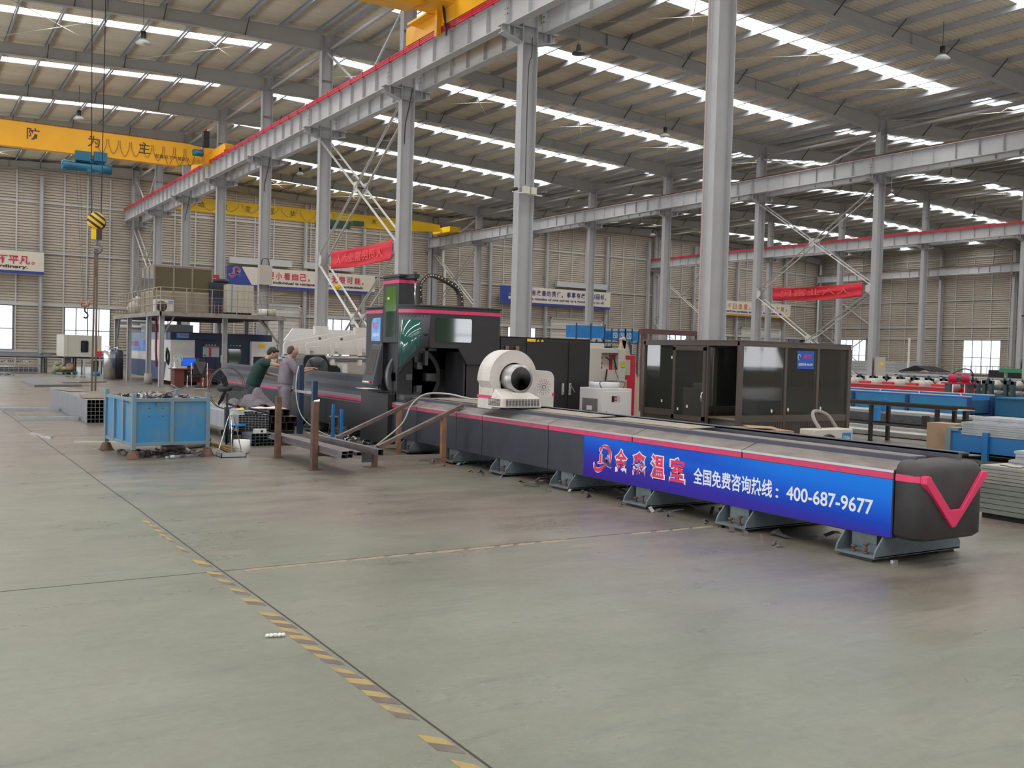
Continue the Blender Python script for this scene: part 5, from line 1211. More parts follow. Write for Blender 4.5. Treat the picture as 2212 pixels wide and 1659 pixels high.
# ================================================================ overhead cranes
def girder(x0, x1, Y, z0, z1, taper, m, label, name='overhead_crane', w=.32):
    t = thing(name, label, 'crane', ((x0+x1)/2, Y, z0))
    b = MB(); poly = [(x0, z0), (x1-taper, z0), (x1, z0+.28), (x1, z1-.12), (x1-taper*.8, z1), (x0, z1)]
    b.prism(poly, 'y', Y-w/2, Y+w/2); b.box(x0, x1-taper, Y-w/2-.06, Y+w/2+.06, z0-.015, z0+.015); b.box(x0, x1-taper*.8, Y-w/2-.03, Y+w/2+.03, z1-.012, z1+.012)
    b.build('girder', m, t); return t
def loops(b, x0, x1, n, y, z, drop, rr, r=.012):
    dx = (x1-x0)/n
    for i in range(n):
        d = drop*rr.uniform(.75, 1.1); a = x0+i*dx
        b.tube(curve_pts([(a+dx*.08, y, z), (a+dx*.14, y, z-d*.5), (a+dx*.5, y, z-d), (a+dx*.86, y, z-d*.5), (a+dx*.92, y, z)], 6), r, 5, caps=False)
DK = mat('glyph_dark', (.06, .035, .02), .5); rr = random.Random(4)
HB = mat('hoist_blue', (.015, .13, .22), .4); HG = mat('hoist_green', (.05, .13, .10), .45)
# 1: near the far left wall, orange-yellow with large characters
Y1 = 52.6; c1 = girder(-9.2, 13.2, Y1, 10.86, 12.08, 1.2, YEL, 'orange-yellow overhead crane girder with large dark characters, in the leftmost bay')
g1 = [o for o in c1.children][0]
for chx, x in (('预', 0.9), ('防', 5.02), ('为', 7.72), ('主', 10.1)): 
    text_on(chx, (x-.0, Y1-.165, 11.27), (1, 0, 0), (0, 0, 1), .56, .56, DK, g1, .01)
text_on('预', (3.15, Y1-.165, 11.27), (1, 0, 0), (0, 0, 1), .56, .56, DK, g1, .01)
text_on('起重机下严禁站人', (11.05-.15, Y1-.165, 11.13), (1, 0, 0), (0, 0, 1), 1.75, .20, DK, g1, .01)
b = MB(); loops(b, 8.1, 12.9, 9, Y1-.21, 11.75, .85, rr); b.build('festoon_cable', mat('brown_cable', (.16, .07, .03), .6), c1)
b = MB(); b.tube([(-9, Y1-.2, 12.06), (12.5, Y1-.2, 12.08)], .012, 5)
for i in range(22): b.box(-9+i, -8.97+i, Y1-.21, Y1-.17, 12.06, 12.16)
b.build('cable_rail', DSTEEL, c1)
b = MB(); b.box(13.55, 13.98, Y1-3.2, Y1+3.4, 11.28, 11.72); b.box(13.3, 13.8, Y1-.5, Y1+.5, 11.1, 11.9); b.box(13.5, 13.95, Y1-3.6, Y1-3.2, 11.35, 11.6); b.build('end_carriage', YEL, c1)
for y in (Y1-2.8, Y1+3.0): b = MB(); b.lathe([(0, -.05), (.17, -.05), (.17, .05), (0, .05)], (13.76, y, 11.42), 18, 'x'); b.build('wheel', DSTEEL, c1)
b = MB(); b.box(13.2, 13.5, Y1-.6, Y1-.3, 11.95, 12.75); b.build('control_box', BLACK, c1); b = MB(); b.cyl((13.35, Y1-.45, 12.75), .05, .14, 8); b.build('warning_lamp', RED, c1)
b = MB(); b.lathe([(0, -.25), (.17, -.25), (.17, .25), (0, .25)], (12.9, Y1-.7, 11.55), 16, 'x'); b.build('travel_motor', HB, c1)
# hoist with hook of crane 1
h = thing('electric_hoist', 'dark blue electric hoist under the orange girder with ropes and small hook', 'hoist', (7.6, Y1, 10.2))
b = MB(); b.lathe([(0, 0), (.20, .02), (.25, .1), (.25, .45), (.22, .5), (.22, 1.7), (.25, 1.72), (.25, 2.3), (0, 2.3)], (6.55, Y1, 10.28), 24, 'x'); b.build('drum', HB, h)
b = MB(); b.box(7.15, 7.85, Y1-.30, Y1-.05, 10.55, 11.0); b.box(8.0, 8.6, Y1-.3, Y1+.2, 10.6, 11.05); b.box(7.2, 8.5, Y1-.1, Y1+.1, 10.5, 10.7); b.box(7.7, 7.9, Y1-.2, Y1+.2, 10.05, 10.4); b.build('gear_box', HB, h)
b = MB(); text_on('三象股份', (7.25, Y1-.305, 10.72), (1, 0, 0), (0, 0, 1), .45, .13, WHITE, h, .01, name='lettering') if False else None
b = MB()
for x in (7.25, 7.42, 7.9, 8.05): b.tube([(x+.0, Y1, 10.1), (7.72+(x-7.65)*.3, Y1, 3.75)], .008, 4)
b.build('wire_rope', DSTEEL, h)
b = MB(); b.lathe([(0, -.03), (.13, -.03), (.13, .03), (0, .03)], (7.55, Y1, 3.62), 14, 'x'); b.lathe([(0, -.03), (.13, -.03), (.13, .03), (0, .03)], (7.90, Y1, 3.62), 14, 'x'); b.box(7.55, 7.9, Y1-.03, Y1+.03, 3.4, 3.5); b.build('pulley_block', mat('orange_block', (.4, .16, .06), .5), h)
b = MB(); b.tube(curve_pts([(7.72, Y1, 3.4), (7.72, Y1, 3.2), (7.82, Y1, 3.1), (7.86, Y1, 2.97), (7.77, Y1, 2.86), (7.66, Y1, 2.92)], 5), [.045]*26, 8) if False else b.tube(curve_pts([(7.72, Y1, 3.4), (7.72, Y1, 3.2), (7.82, Y1, 3.1), (7.86, Y1, 2.97), (7.77, Y1, 2.86), (7.66, Y1, 2.92)], 5), .04, 8)
b.build('hook', mat('hook_navy', (.03, .03, .12), .4), h)
# 2: the yellow crane in front of the end wall in the second bay
Y2 = 71.3; c2 = girder(15.6, 37.0, Y2, 11.12, 12.05, 3.2, YEL2, 'bright yellow overhead crane girder before the end wall in the second bay')
g2 = list(c2.children)[0]
for chx, x in (('动', 17.75), ('改', 19.4), ('变', 21.1), ('现', 22.85), ('状', 24.45), ('未', 31.0), ('来', 33.6)): text_on(chx, (x, Y2-.165, 11.42), (1, 0, 0), (0, 0, 1), .42, .42, DK, g2, .005)
b = MB(); loops(b, 16.4, 28, 8, Y2-.2, 11.95, .75, rr, .014); b.build('festoon_cable', mat('olive_cable', (.20, .13, .03), .6), c2)
b = MB(); b.box(37.2, 38.1, Y2-1.5, Y2+1.5, 11.3, 11.72); b.build('end_carriage', YEL2, c2); b = MB(); b.box(14.8, 15.7, Y2-1.5, Y2+1.5, 11.3, 11.7); b.build('end_carriage', YEL2, c2)
h2 = thing('electric_hoist', 'green electric hoist hanging from the bright yellow girder', 'hoist', (28, Y2, 11))
b = MB(); b.lathe([(0, 0), (.3, .02), (.3, 1.3), (0, 1.3)], (26.4, Y2-.35, 11.0), 18, 'x'); b.box(27.2, 29.1, Y2-.6, Y2-.2, 10.85, 11.4); b.box(29.3, 30.2, Y2-.6, Y2-.2, 11.15, 11.5); b.build('hoist_body', HG, h2)
b = MB()
for x in (27.9, 28.2, 28.5): b.tube([(x, Y2-.4, 10.9), (x, Y2-.4, 6.6)], .01, 4)
b.build('wire_rope', DSTEEL, h2)
b = MB(); b.blob((28.2, Y2-.4, 6.4), (.28, .15, .25)); b.build('hook_block', YEL2, h2)
# 0: crane nearly overhead
Y0_ = 26.0; c0 = girder(-9.2, 13.0, Y0_, 11.55, 12.9, .6, YEL, 'ochre overhead crane girder right above, cut by the top edge of the view', w=.5)
b = MB(); b.box(13.5, 14.02, Y0_-2.6, Y0_+2.6, 11.30, 11.85); b.box(12.6, 13.9, Y0_-.6, Y0_+.6, 11.75, 12.3); b.build('end_carriage', YEL, c0)
b = MB(); b.box(13.35, 13.5, Y0_+.2, Y0_+.35, 11.0, 11.75); b.box(13.2, 13.5, Y0_+.6, Y0_+1.9, 11.72, 11.78); b.build('pickup_arm', YEL, c0)
b = MB()
for i in range(7): b.tube(curve_pts([(13.30+.04*i, Y0_-.2+.05*i, 12.1), (13.32+.04*i, Y0_-.25+.04*i, 11.5), (13.36+.03*i, Y0_-.4+.06*i, 11.05-.05*(i % 3)), (13.42+.03*i, Y0_-.1, 11.3)], 6), .012, 5)
b.build('collector_cable', BLACK, c0)
# the big hook and slings in the foreground bay: its hoist hangs above the picture
XH, YH = 3.99, 25.65
hh = thing('electric_hoist', 'blue hoist under the ochre girder, above the top edge of the view', 'hoist', (XH, YH, 10.9))
b = MB(); b.lathe([(0, 0), (.24, .02), (.24, 1.9), (0, 1.9)], (XH-.9, YH+.2, 11.0), 18, 'x'); b.box(XH-.3, XH+.3, YH, YH+.5, 11.1, 11.56); b.build('drum', HB, hh)
hk = thing('crane_hook', 'yellow and black striped hook block hanging on two long ropes', 'crane hook', (XH, YH, 3.9))
b = MB(); b.tube([(XH-.17, YH, 10.95), (XH-.11, YH, 4.72)], .011, 5); b.tube([(XH+.15, YH, 10.95), (XH+.11, YH, 4.72)], .011, 5); b.build('wire_rope', BLACK, hk)
st = bpy.data.materials.new('hazard_stripes'); st.use_nodes = True; nt = st.node_tree; p = nt.nodes['Principled BSDF']; tcn = nt.nodes.new('ShaderNodeTexCoord'); wv = nt.nodes.new('ShaderNodeTexWave')
mp = nt.nodes.new('ShaderNodeMapping'); mp.inputs['Rotation'].default_value = (0, math.radians(55), 0); nt.links.new(tcn.outputs['Object'], mp.inputs[0]); nt.links.new(mp.outputs[0], wv.inputs[0]); wv.inputs['Scale'].default_value = 2.6
rp = nt.nodes.new('ShaderNodeValToRGB'); rp.color_ramp.interpolation = 'CONSTANT'; rp.color_ramp.elements[0].color = (.03, .03, .03, 1); rp.color_ramp.elements[1].position = .42; rp.color_ramp.elements[1].color = (.85, .5, .03, 1)
nt.links.new(wv.outputs['Color'], rp.inputs[0]); nt.links.new(rp.outputs[0], p.inputs['Base Color']); p.inputs['Roughness'].default_value = .4; st.name = 'hazard_stripes'
b = MB(); b.lathe([(0, -.075), (.19, -.075), (.205, -.05), (.205, .05), (.19, .075), (0, .075)], (XH, YH, 4.62), 24, 'y'); b.build('pulley_cover', st, hk)
b = MB(); b.lathe([(0, -.02), (.19, -.02), (.19, .02), (0, .02)], (XH+.05, YH+.1, 4.60), 22, 'y'); b.build('pulley', BLACK, hk)
b = MB(); b.box(XH-.10, XH+.0, YH-.05, YH+.05, 4.17, 4.5); b.build('side_plate', YEL2, hk); b = MB(); b.box(XH+.0, XH+.13, YH-.06, YH+.06, 4.18, 4.5); b.build('swivel', mat('dark_brown_iron', (.05, .03, .025), .5), hk)
b = MB(); b.tube(curve_pts([(XH+.03, YH, 4.2), (XH+.02, YH, 4.08), (XH+.11, YH, 4.02), (XH+.12, YH, 3.92), (XH+.04, YH, 3.85), (XH-.05, YH, 3.92)], 5), .035, 8); b.build('hook', mat('hook_grey', (.17, .17, .2), .4, .4), hk)
sl = thing('lifting_sling', 'long brown webbing sling hanging from the striped hook to the tube bundle', 'sling', (XH, YH, .5))
for dx, dx2 in ((-.05, -.045), (.03, .035)):
    b = MB(); b.bar((XH+dx*.6+.02, YH, 3.95), (XH+dx2, YH, .5), .045, .012, (0, 1, 0)); b.build('strap', mat('webbing', (.16, .12, .09), .8), sl)
b = MB(); b.tube([(XH-.03, YH, 3.93), (XH+.03, YH+.03, 3.2), (XH+.06, YH+.02, 1.6), (XH+.03, YH, .52)], .012, 5); b.build('rope', mat('dark_rope', (.07, .05, .04), .8), sl)
# ================================================================ high-bay lamps
LAMPW = mat('lamp_white', (.75, .78, .75), .3)
def lamp(x, y, z, label, flat=False):
    t = thing('high_bay_lamp', label, 'lamp', (x, y, z))
    b = MB(); b.tube([(x, y, z+.42), (x, y, roof(x)+.18)], .012, 5); b.build('rod', DSTEEL, t)
    if flat: b = MB(); b.lathe([(0, 0), (.24, 0), (.24, .06), (.1, .12), (.08, .3), (0, .4)], (x, y, z), 18); b.build('shade', DSTEEL, t)
    else:
        b = MB(); b.lathe([(.27, .0), (.22, .04), (.10, .15), (.10, .17), (.26, .01)], (x, y, z), 22); b.build('shade', LAMPW, t)
        b = MB(); b.lathe([(.0, .14), (.10, .14), (.09, .22), (.095, .42), (0, .42)], (x, y, z), 16); b.build('lamp_body', BLACK, t)
for i, (x, y, z, fl_, lb_) in enumerate(((7.25, 37.1, 12.35, 0, 'hanging bell lamp left of the ropes, uppermost in the leftmost bay'), (7.25, 52.0, 12.45, 0, 'hanging bell lamp just above the orange girder'), (20.6, 29.2, 12.5, 1, 'flat dark high-bay lamp just right of the near runway beam'),
     (31.2, 36.8, 12.35, 0, 'hanging lamp in the second bay between the nearest and middle columns'), (30.7, 21.6, 12.35, 0, 'hanging bell lamp at the upper right, by the nearest right-hand rafter'), (56.0, 67.3, 12.4, 0, 'small hanging lamp before the end wall in the third span'),
     (54.3, 41.5, 12.5, 0, 'hanging lamp in the third span above the glass booth side'), (21.3, 60.2, 12.6, 0, 'small lamp above the bright yellow girder'), (66.5, 43.6, 12.6, 0, 'small lamp close to the red conductor rail at the right'), (11.6, 29.4, 12.9, 0, 'lamp cut by the top edge beside the rafters'))):
    lamp(x, y, z, lb_, fl_)
# junction box and cameras on the second column
t = thing('junction_box', 'pair of pale electric boxes with small cameras high on the second column', 'electric box', (14.33, 22.5, 5.9))
b = MB(); b.box(14.16, 14.36, 22.42, 22.54, 6.0, 6.19); b.box(14.40, 14.58, 22.42, 22.54, 6.0, 6.19); b.build('box', mat('cream_box', (.62, .60, .50)), t, bevel=.01)
b = MB(); b.bar((13.85, 22.5, 6.02), (14.8, 22.5, 6.0), .03, .03); b.build('bracket', WHITE, t)
for x in (13.88, 14.84): b = MB(); b.lathe([(0, -.12), (.045, -.12), (.045, .08), (0, .08)], (x, 22.45, 6.08), 12, 'y'); b.build('camera', BLACK if x < 14 else DSTEEL, t)
b = MB(); b.tube(curve_pts([(14.36, 22.53, 10.2), (14.34, 22.5, 9.7), (14.26, 22.52, 9.2), (14.26, 22.52, 6.25)], 5), .012, 5); b.build('power_cable', BLACK, label='black cable running down the second column to its pale boxes', cat='cable')
for k, zz in ((2, 8.6), (4, 8.9), (6, 9.0)): b = MB(); b.tube(curve_pts([(14.5, FY(k)-.05, 10.45), (14.42, FY(k)-.03, 9.9), (14.3, FY(k)-.02, 9.3), (14.27, FY(k)-.02, zz)], 5), .013, 5); b.build('power_cable', BLACK, label='black cable drooping from the runway beam along the %s column of the nearest row' % {2: 'third', 4: 'fifth', 6: 'seventh'}[k], cat='cable')
b = MB(); b.tube([(14.02, 15.28, 0.2), (14.02, 15.28, 13.4)], .022, 6); b.build('conduit', mat('pinkish_conduit', (.42, .34, .32), .5), label='thin conduit pipe running up the left edge of the big front column', cat='pipe')
# ================================================================ red banners
RB = mat('red_banner_cloth', (.72, .035, .06), .75, var=.25, vscale=1.5, stretch=(1, .6, 4)); RB2 = mat('banner_print', (.80, .12, .12), .8)
def red_banner(X, y0, y1, za, zb, sag, label, txt, amp=.03):
    t = thing('red_banner', label, 'banner', (X, (y0+y1)/2, za)); b = MB(); n, m = 40, 8; vs = []
    for i in range(n+1):
        u = i/n; y = y0+(y1-y0)*u; top = zb-sag*math.sin(PI*u); bot = za-sag*math.sin(PI*u)*.9
        for j in range(m+1): v = j/m; vs.append((X-amp*math.sin(v*11+u*5)*(.4+math.sin(PI*u)), y, bot+(top-bot)*v))
    b.smooth = True; b.add(vs, [(i*(m+1)+j, (i+1)*(m+1)+j, (i+1)*(m+1)+j+1, i*(m+1)+j+1) for i in range(n) for j in range(m)])
    o = b.build('cloth', RB, t, recalc=False); sd = o.modifiers.new('s', 'SOLIDIFY'); sd.thickness = .006
    text_on(txt, (X-amp*1.5-.01, y0+.6, za+.14), (0, 1, 0), (0, 0, 1), y1-y0-1.2, .34, RB2, t, 0)
red_banner(14.02, 30.45, 35.95, 4.74, 5.42, .06, 'red cloth banner with faint lettering tied between the columns above the cutting machine', '人员民富业六人')
red_banner(38.35, 30.7, 36.3, 4.82, 5.5, .10, 'red cloth banner sagging between the middle row columns behind the glass booth', '人六业富民', .06)
# ================================================================ wall signs
SGW = mat('sign_cream', (.64, .58, .50), .5); SGB = mat('sign_blue', (.03, .05, .26), .5); SGO = mat('sign_ochre', (.50, .28, .07), .5)
def wall_sign(x0, x1, z0, z1, strip, label):
    t = thing('wall_sign', label, 'sign', ((x0+x1)/2, YW-.6, z0))
    b = MB(); b.box(x0, x1, YW-.62, YW-.56, z0, z1); b.build('board', SGW, t); b = MB(); b.box(x0, x1, YW-.63, YW-.615, z0, z0+.2); b.build('bottom_strip', strip, t); return t
YS = YW-.64
s1 = wall_sign(-3.7, 8.33, 6.2, 7.72, SGB, 'white wall sign with red characters and the word ordinary, at the far left')
RT = mat('sign_red', (.55, .03, .08), .5); BT = mat('sign_black', (.03, .025, .03), .5); BLT = mat('sign_navy', (.035, .03, .20), .5); OT = mat('sign_orange', (.55, .24, .10), .5)
text_on('不平凡', (5.45, YS, 6.83), (1, 0, 0), (0, 0, 1), 2.0, .58, RT, s1, .02); text_on('。', (7.55, YS, 6.85), (1, 0, 0), (0, 0, 1), .2, .2, RT, s1, .01); text_on('extraordinary.', (4.0, YS, 6.5), (1, 0, 0), (0, 0, 1), 3.35, .28, BT, s1, .03)
s2 = wall_sign(20.88, 33.0, 6.2, 7.74, SGB, 'long white wall sign with red characters above blue strip, logo at its left')
b = MB(); b.add([(20.88, YS+.004, 6.2), (22.9, YS+.004, 6.2), (22.0, YS+.004, 7.74), (20.88, YS+.004, 7.74)], [(0, 1, 2, 3)]); b.build('corner_panel', SGB, s2, recalc=False)
emblem(0, 0, 0, 0, 0, s2, RT, SGW, .004, None, (Vector((21.05, YS, 6.95)), Vector((1, 0, 0)), Vector((0, 0, 1)), .85, .75))
for ch_, x in zip('不要小看自己，人有无限可能。', [23.35+.655*i for i in range(14)]):
    w = .52 if ch_ not in '，。' else .14; text_on(ch_, (x, YS, 6.93 if w > .2 else 6.9), (1, 0, 0), (0, 0, 1), w, .55 if w > .2 else .2, RT, s2, .02)
text_on('Every individual is unique with infinite potentials', (23.35, YS, 6.52), (1, 0, 0), (0, 0, 1), 8.6, .27, BT, s2, .03)
s3 = wall_sign(45.0, 57.3, 6.12, 7.7, SGB, 'white wall sign with dark blue characters and a blue logo panel at its left')
b = MB(); b.box(45.0, 48.0, YS-.002, YS+.01, 6.12, 7.7); b.build('corner_panel', SGB, s3)
emblem(0, 0, 0, 0, 0, s3, RT, SGW, .004, None, (Vector((46.0, YS-.004, 6.9)), Vector((1, 0, 0)), Vector((0, 0, 1)), .95, .65)); b = MB(); b.box(45.9, 47.8, YS-.006, YS-.003, 6.55, 6.8); b.build('name_strip', SGW, s3); text_on('金鑫温室', (46.1, YS-.01, 6.6), (1, 0, 0), (0, 0, 1), 1.4, .16, RT, s3, .01)
for i, ch_ in enumerate('有改善的责任，事事有改善的目标。'):
    w = .46 if ch_ not in '，。' else .13; text_on(ch_, (48.35+.553*i, YS, 6.98 if w > .2 else 6.92), (1, 0, 0), (0, 0, 1), w, .50 if w > .2 else .2, BLT, s3, .015)
text_on('The mistake of one serves as a good lesson to all.', (47.9, YS, 6.5), (1, 0, 0), (0, 0, 1), 8.7, .30, BLT, s3, .02)
s4 = wall_sign(69.6, 81.8, 6.25, 7.75, SGO, 'white wall sign with orange characters and ochre strip, farthest right')
for i, ch_ in enumerate('宁可千日慎重，不可一时大意！'):
    w = .55 if ch_ not in '，！' else .16; text_on(ch_, (70.9+.78*i, YS, 6.95), (1, 0, 0), (0, 0, 1), w, .55 if w > .2 else .3, OT, s4, .02)
text_on("Don't be careless, work with total awareness", (72.0, YS, 6.55), (1, 0, 0), (0, 0, 1), 8.6, .28, BLT, s4, .03)
for x0, x1 in ((21.1, 26.0), (27.0, 31.2), (51.2, 57.0)):
    b = MB(); b.box(x0, x1, YW-.5, YW-.2, 7.95, 8.45); b.build('header_box', WALLT, label='grey housing box above the wall sign, at %s' % {21.1: 'the left part of the red sign', 27.0: 'the right part of the red sign', 51.2: 'the blue-lettered sign'}[x0], cat='steel box', kind='structure')
b = MB(); b.tube([(86.4, YW-.4, 0), (86.4, YW-.4, 9.6), (86.6, YW-.4, 10.0), (86.6, YW-.4, 12.4)], .12, 8); b.build('downpipe', WHITE, label='white drain pipe in the far right corner', cat='pipe')
b = MB(); b.tube([(39.4, YW-.7, 0), (39.4, YW-.7, 8.8), (39.2, YW-.7, 9.2), (39.2, YW-.7, 10.3)], .12, 8); b.build('downpipe', WHITE, label='white drain pipe beside the middle bracing at the end wall', cat='pipe')
# ================================================================ mezzanine platform with its booth
pf = thing('steel_platform', 'raised steel platform on posts with railing, over the navy machine', 'platform', (11, 44, 0))
OLD = mat('aged_steel', (.30, .29, .27), .6, col2=(.20, .17, .15), vscale=3); DECK = mat('deck_dark', (.13, .10, .09), .7)
b = MB(); b.box(8.65, 13.65, 40.1, 50, 2.93, 2.98); b.box(8.65, 13.65, 40.3, 50, 2.80, 2.93); b.build('deck', DECK, pf)
b = MB(); b.box(8.60, 13.70, 40.02, 40.10, 2.80, 2.97); b.box(8.58, 8.66, 40.02, 50, 2.80, 2.97); b.build('edge_channel', OLD, pf)
for x, y in ((8.72, 40.25), (8.72, 42.6), (8.72, 46.7), (8.72, 49.8), (13.55, 40.25), (13.55, 49.8), (11.6, 49.8), (11.3, 40.6), (13.2, 44)):
    b = MB(); hprofile(b, x-.09, x+.09, y-.09, y+.09, 0, 2.8, .012, .01); b.build('post', GREY, pf)
b = MB(); b.lathe([(0, 0), (.17, 0), (.15, .45), (0, .45)], (8.72, 42.6, 0), 18); b.build('concrete_base', mat('concrete_base', (.34, .30, .28), .9), pf)
for p_, q_ in (((8.72, 40.3, 2.1), (8.72, 40.9, 2.8)), ((8.72, 49.5, 1.9), (8.72, 49.0, 2.8)), ((13.5, 40.25, 1.8), (12.6, 40.25, 2.8)), ((13.5, 40.3, 1.8), (13.3, 42.0, 2.8)), ((8.8, 40.25, 2.1), (9.2, 40.25, 2.8))):
    b = MB(); b.bar(p_, q_, .07, .05); b.build('knee_brace', OLD, pf)
RL = mat('railing_tube', (.34, .30, .25), .5)
b = MB()
for z in (3.28, 3.58, 3.92): b.tube([(8.62, 50, z), (8.62, 40.06, z), (13.62, 40.06, z), (13.62, 50, z)], .018, 6)
b.build('hand_rail', RL, pf)
for i in range(18):
    p_ = (8.62, 40.06+i*.71) if i < 14 else (8.62+(i-13)*1.0, 40.06)
    b = MB(); b.tube([(*p_, 2.9), (*p_, 3.92)], .018, 6); b.build('rail_post', RL, pf)
b = MB()
for i in range(34): b.tube([(8.62+.15*i, 40.05, 2.98), (8.62+.15*i, 40.05, 3.5)], .003, 3)
for j in range(4): b.tube([(8.62, 40.05, 3.05+.13*j), (13.6, 40.05, 3.05+.13*j)], .003, 3)
b.build('wire_mesh', RL, pf)
# booth on the platform
tbth = thing('glass_booth', 'beige glazed control booth standing on the raised platform', 'booth', (9.9, 43, 2.98))
BR = mat('beige_frame', (.24, .20, .165), .5); TINT = glassy('amber_glass', (.62, .55, .36), .42, .05, (.26, .22, .14), .05)
b = MB(); b.box(8.75, 11.15, 42.0, 44.6, 2.98, 3.05); b.box(8.75, 11.15, 42.0, 44.6, 4.84, 4.92); b.build('roof_and_floor', BR, tbth)
for x in (8.78, 9.55, 10.3, 11.12): b = MB(); b.box(x-.035, x+.035, 41.98, 42.04, 3.0, 4.9); b.build('frame_post', BR, tbth)
for y in (42.9, 43.75, 44.57): b = MB(); b.box(8.74, 8.80, y-.035, y+.035, 3.0, 4.9); b.build('frame_post', BR, tbth)
b = MB(); b.box(8.78, 11.12, 42.0, 42.03, 3.82, 3.88); b.box(8.75, 8.78, 42, 44.6, 3.82, 3.88); b.box(8.78, 11.12, 44.57, 44.6, 3.05, 4.84); b.box(11.1, 11.14, 42, 44.6, 3.05, 4.84); b.build('sill', mat('beige_panel', (.42, .36, .26), .6), tbth)
b = MB(); b.box(8.8, 11.1, 42.005, 42.02, 3.05, 3.82); b.box(8.76, 8.77, 42.0, 44.6, 3.05, 3.82); b.build('lower_panel', mat('beige_lower', (.30, .25, .19), .6, var=.15), tbth)
b = MB(); b.box(8.8, 11.1, 42.005, 42.015, 3.88, 4.84); b.build('front_glass', TINT, tbth); b = MB(); b.box(8.76, 8.77, 42.0, 44.6, 3.88, 4.84); b.build('side_glass', glassy('grey_glass', (.5, .5, .46), .5, .05, (.30, .30, .27), .1), tbth)
def ac_unit(x, y, z, w, label, logo, face=-1, dark=True):
    t = thing('air_conditioner', label, 'air conditioner', (x, y, z)); h = w*.68
    b = MB(); b.box(x, x+w, y, y+.3, z, z+h); b.build('casing', mat('ac_cream', (.60, .56, .50), .4), t, bevel=.015)
    b = MB(); b.lathe([(0, 0), (h*.42, 0), (h*.42, .012), (0, .012)], (x+w*.36, y-.012, z+h*.46), 28, 'y'); g_ = b.build('fan_grille', mat('grille_brown', (.05, .035, .03), .5), t)
    b = MB()
    for k in range(1, 5): b.tube([(x+w*.36+h*.1*k*math.cos(2*PI*i/24), y-.016, z+h*.46+h*.1*k*math.sin(2*PI*i/24)) for i in range(24)], .004, 4, closed=True)
    for k in range(8): a = PI*k/4; b.bar((x+w*.36, y-.016, z+h*.46), (x+w*.36+h*.42*math.cos(a), y-.016, z+h*.46+h*.42*math.sin(a)), .005, .005)
    b.build('wire_guard', mat('guard_wire', (.16, .12, .11)), g_)
    b = MB(); b.box(x+w*.72, x+w*.95, y-.004, y, z+h*.66, z+h*.9); lg = b.build('brand_label', mat('label_blue', (.02, .25, .55)), t)
    text_on(logo, (x+w*.745, y-.006, z+h*.74), (1, 0, 0), (0, 0, 1), w*.18, h*.09, WHITE, lg, .01)
ac_unit(8.68, 41.4, 2.98, .75, 'air conditioner unit on the raised platform before the beige booth', 'Midea')
for nm, x, y, w, h, m, lb_ in (('chiller', 11.0, 41.8, .95, 1.35, 'dark_blue_chiller', 'tall dark blue chiller with a round fan housing on the raised platform'),):
    t = thing(nm, lb_, 'chiller', (x, y, 2.98)); b = MB(); b.box(x, x+w, y, y+.9, 2.98, 2.98+h); b.build('casing', mat(m, (.02, .03, .065), .45), t, bevel=.01)
    b = MB(); b.lathe([(0, 0), (.40, 0), (.40, .17), (0, .17)], (x+w/2, y+.45, 2.98+h), 24); b.build('fan_housing', BLACK, t)
    b = MB(); b.box(x+.06, x+w-.06, y-.01, y, 3.8, 4.2); b.box(x-.008, x, y+.05, y+.85, 3.5, 4.2); b.build('louvre', mat('louvre_dark', (.03, .028, .028), .7), t)
    for i in range(4): b = MB(); b.tube(curve_pts([(x+.2+i*.15, y-.02, 3.35), (x+.16+i*.16, y-.08, 3.2), (x+.2+i*.15, y-.05, 3.0)], 4), .012, 5); b.build('hose', mat('hose_orange', (.5, .16, .05)), t)
t = thing('machine_cabinet', 'cream ribbed metal cabinet with blue edge on the raised platform', 'cabinet', (12.0, 41.3, 2.98)); b = MB(); b.box(11.55, 12.65, 41.2, 42.0, 3.08, 4.25); b.build('casing', mat('cream_cab', (.50, .46, .38), .5), t, bevel=.01)
for i in range(3): b = MB(); b.box(11.9+i*.27, 11.96+i*.27, 41.17, 41.2, 3.1, 4.22); b.build('rib', mat('cream_cab', (.5, .46, .38)), t)
b = MB(); b.box(11.72, 11.75, 41.19, 41.2, 3.1, 4.22); b.build('edge_stripe', BLUEB, t); b = MB(); b.box(11.6, 12.6, 41.3, 41.9, 2.98, 3.08); b.build('skid', BLACK, t)
t = thing('display_board', 'red notice board behind the chiller on the raised platform', 'board', (10.95, 43.5, 2.98)); b = MB(); b.box(11.25, 11.75, 43.2, 43.26, 3.3, 4.75); b.build('panel', mat('board_red', (.58, .02, .05), .5), t); b = MB(); b.box(11.35, 11.6, 43.19, 43.2, 4.25, 4.6); b.build('paper', WHITE, t)
for x, lb_ in ((13.0, 'white'), (13.38, 'yellowish')): b = MB(); b.lathe([(0, 0), (.18, 0), (.18, .3), (0, .3)], (x, 41.0, 2.98), 20); b.build('drum', WHITE if lb_ == 'white' else mat('drum_olive', (.45, .43, .30), .5), label='%s round drum near the right end of the raised platform' % lb_, cat='drum')
t = thing('sack', 'white woven sack slumped on the platform corner by the railing', 'sack', (8.9, 46.5, 2.98)); b = MB(); b.blob((8.95, 46.6, 3.25), (.35, .4, .33), 12, 8, .08, random.Random(3)); b.blob((9.0, 46.5, 3.55), (.18, .2, .25), 10, 6, .1, random.Random(4)); b.build('fabric', mat('sack_white', (.55, .50, .44), .8, var=.3), t)
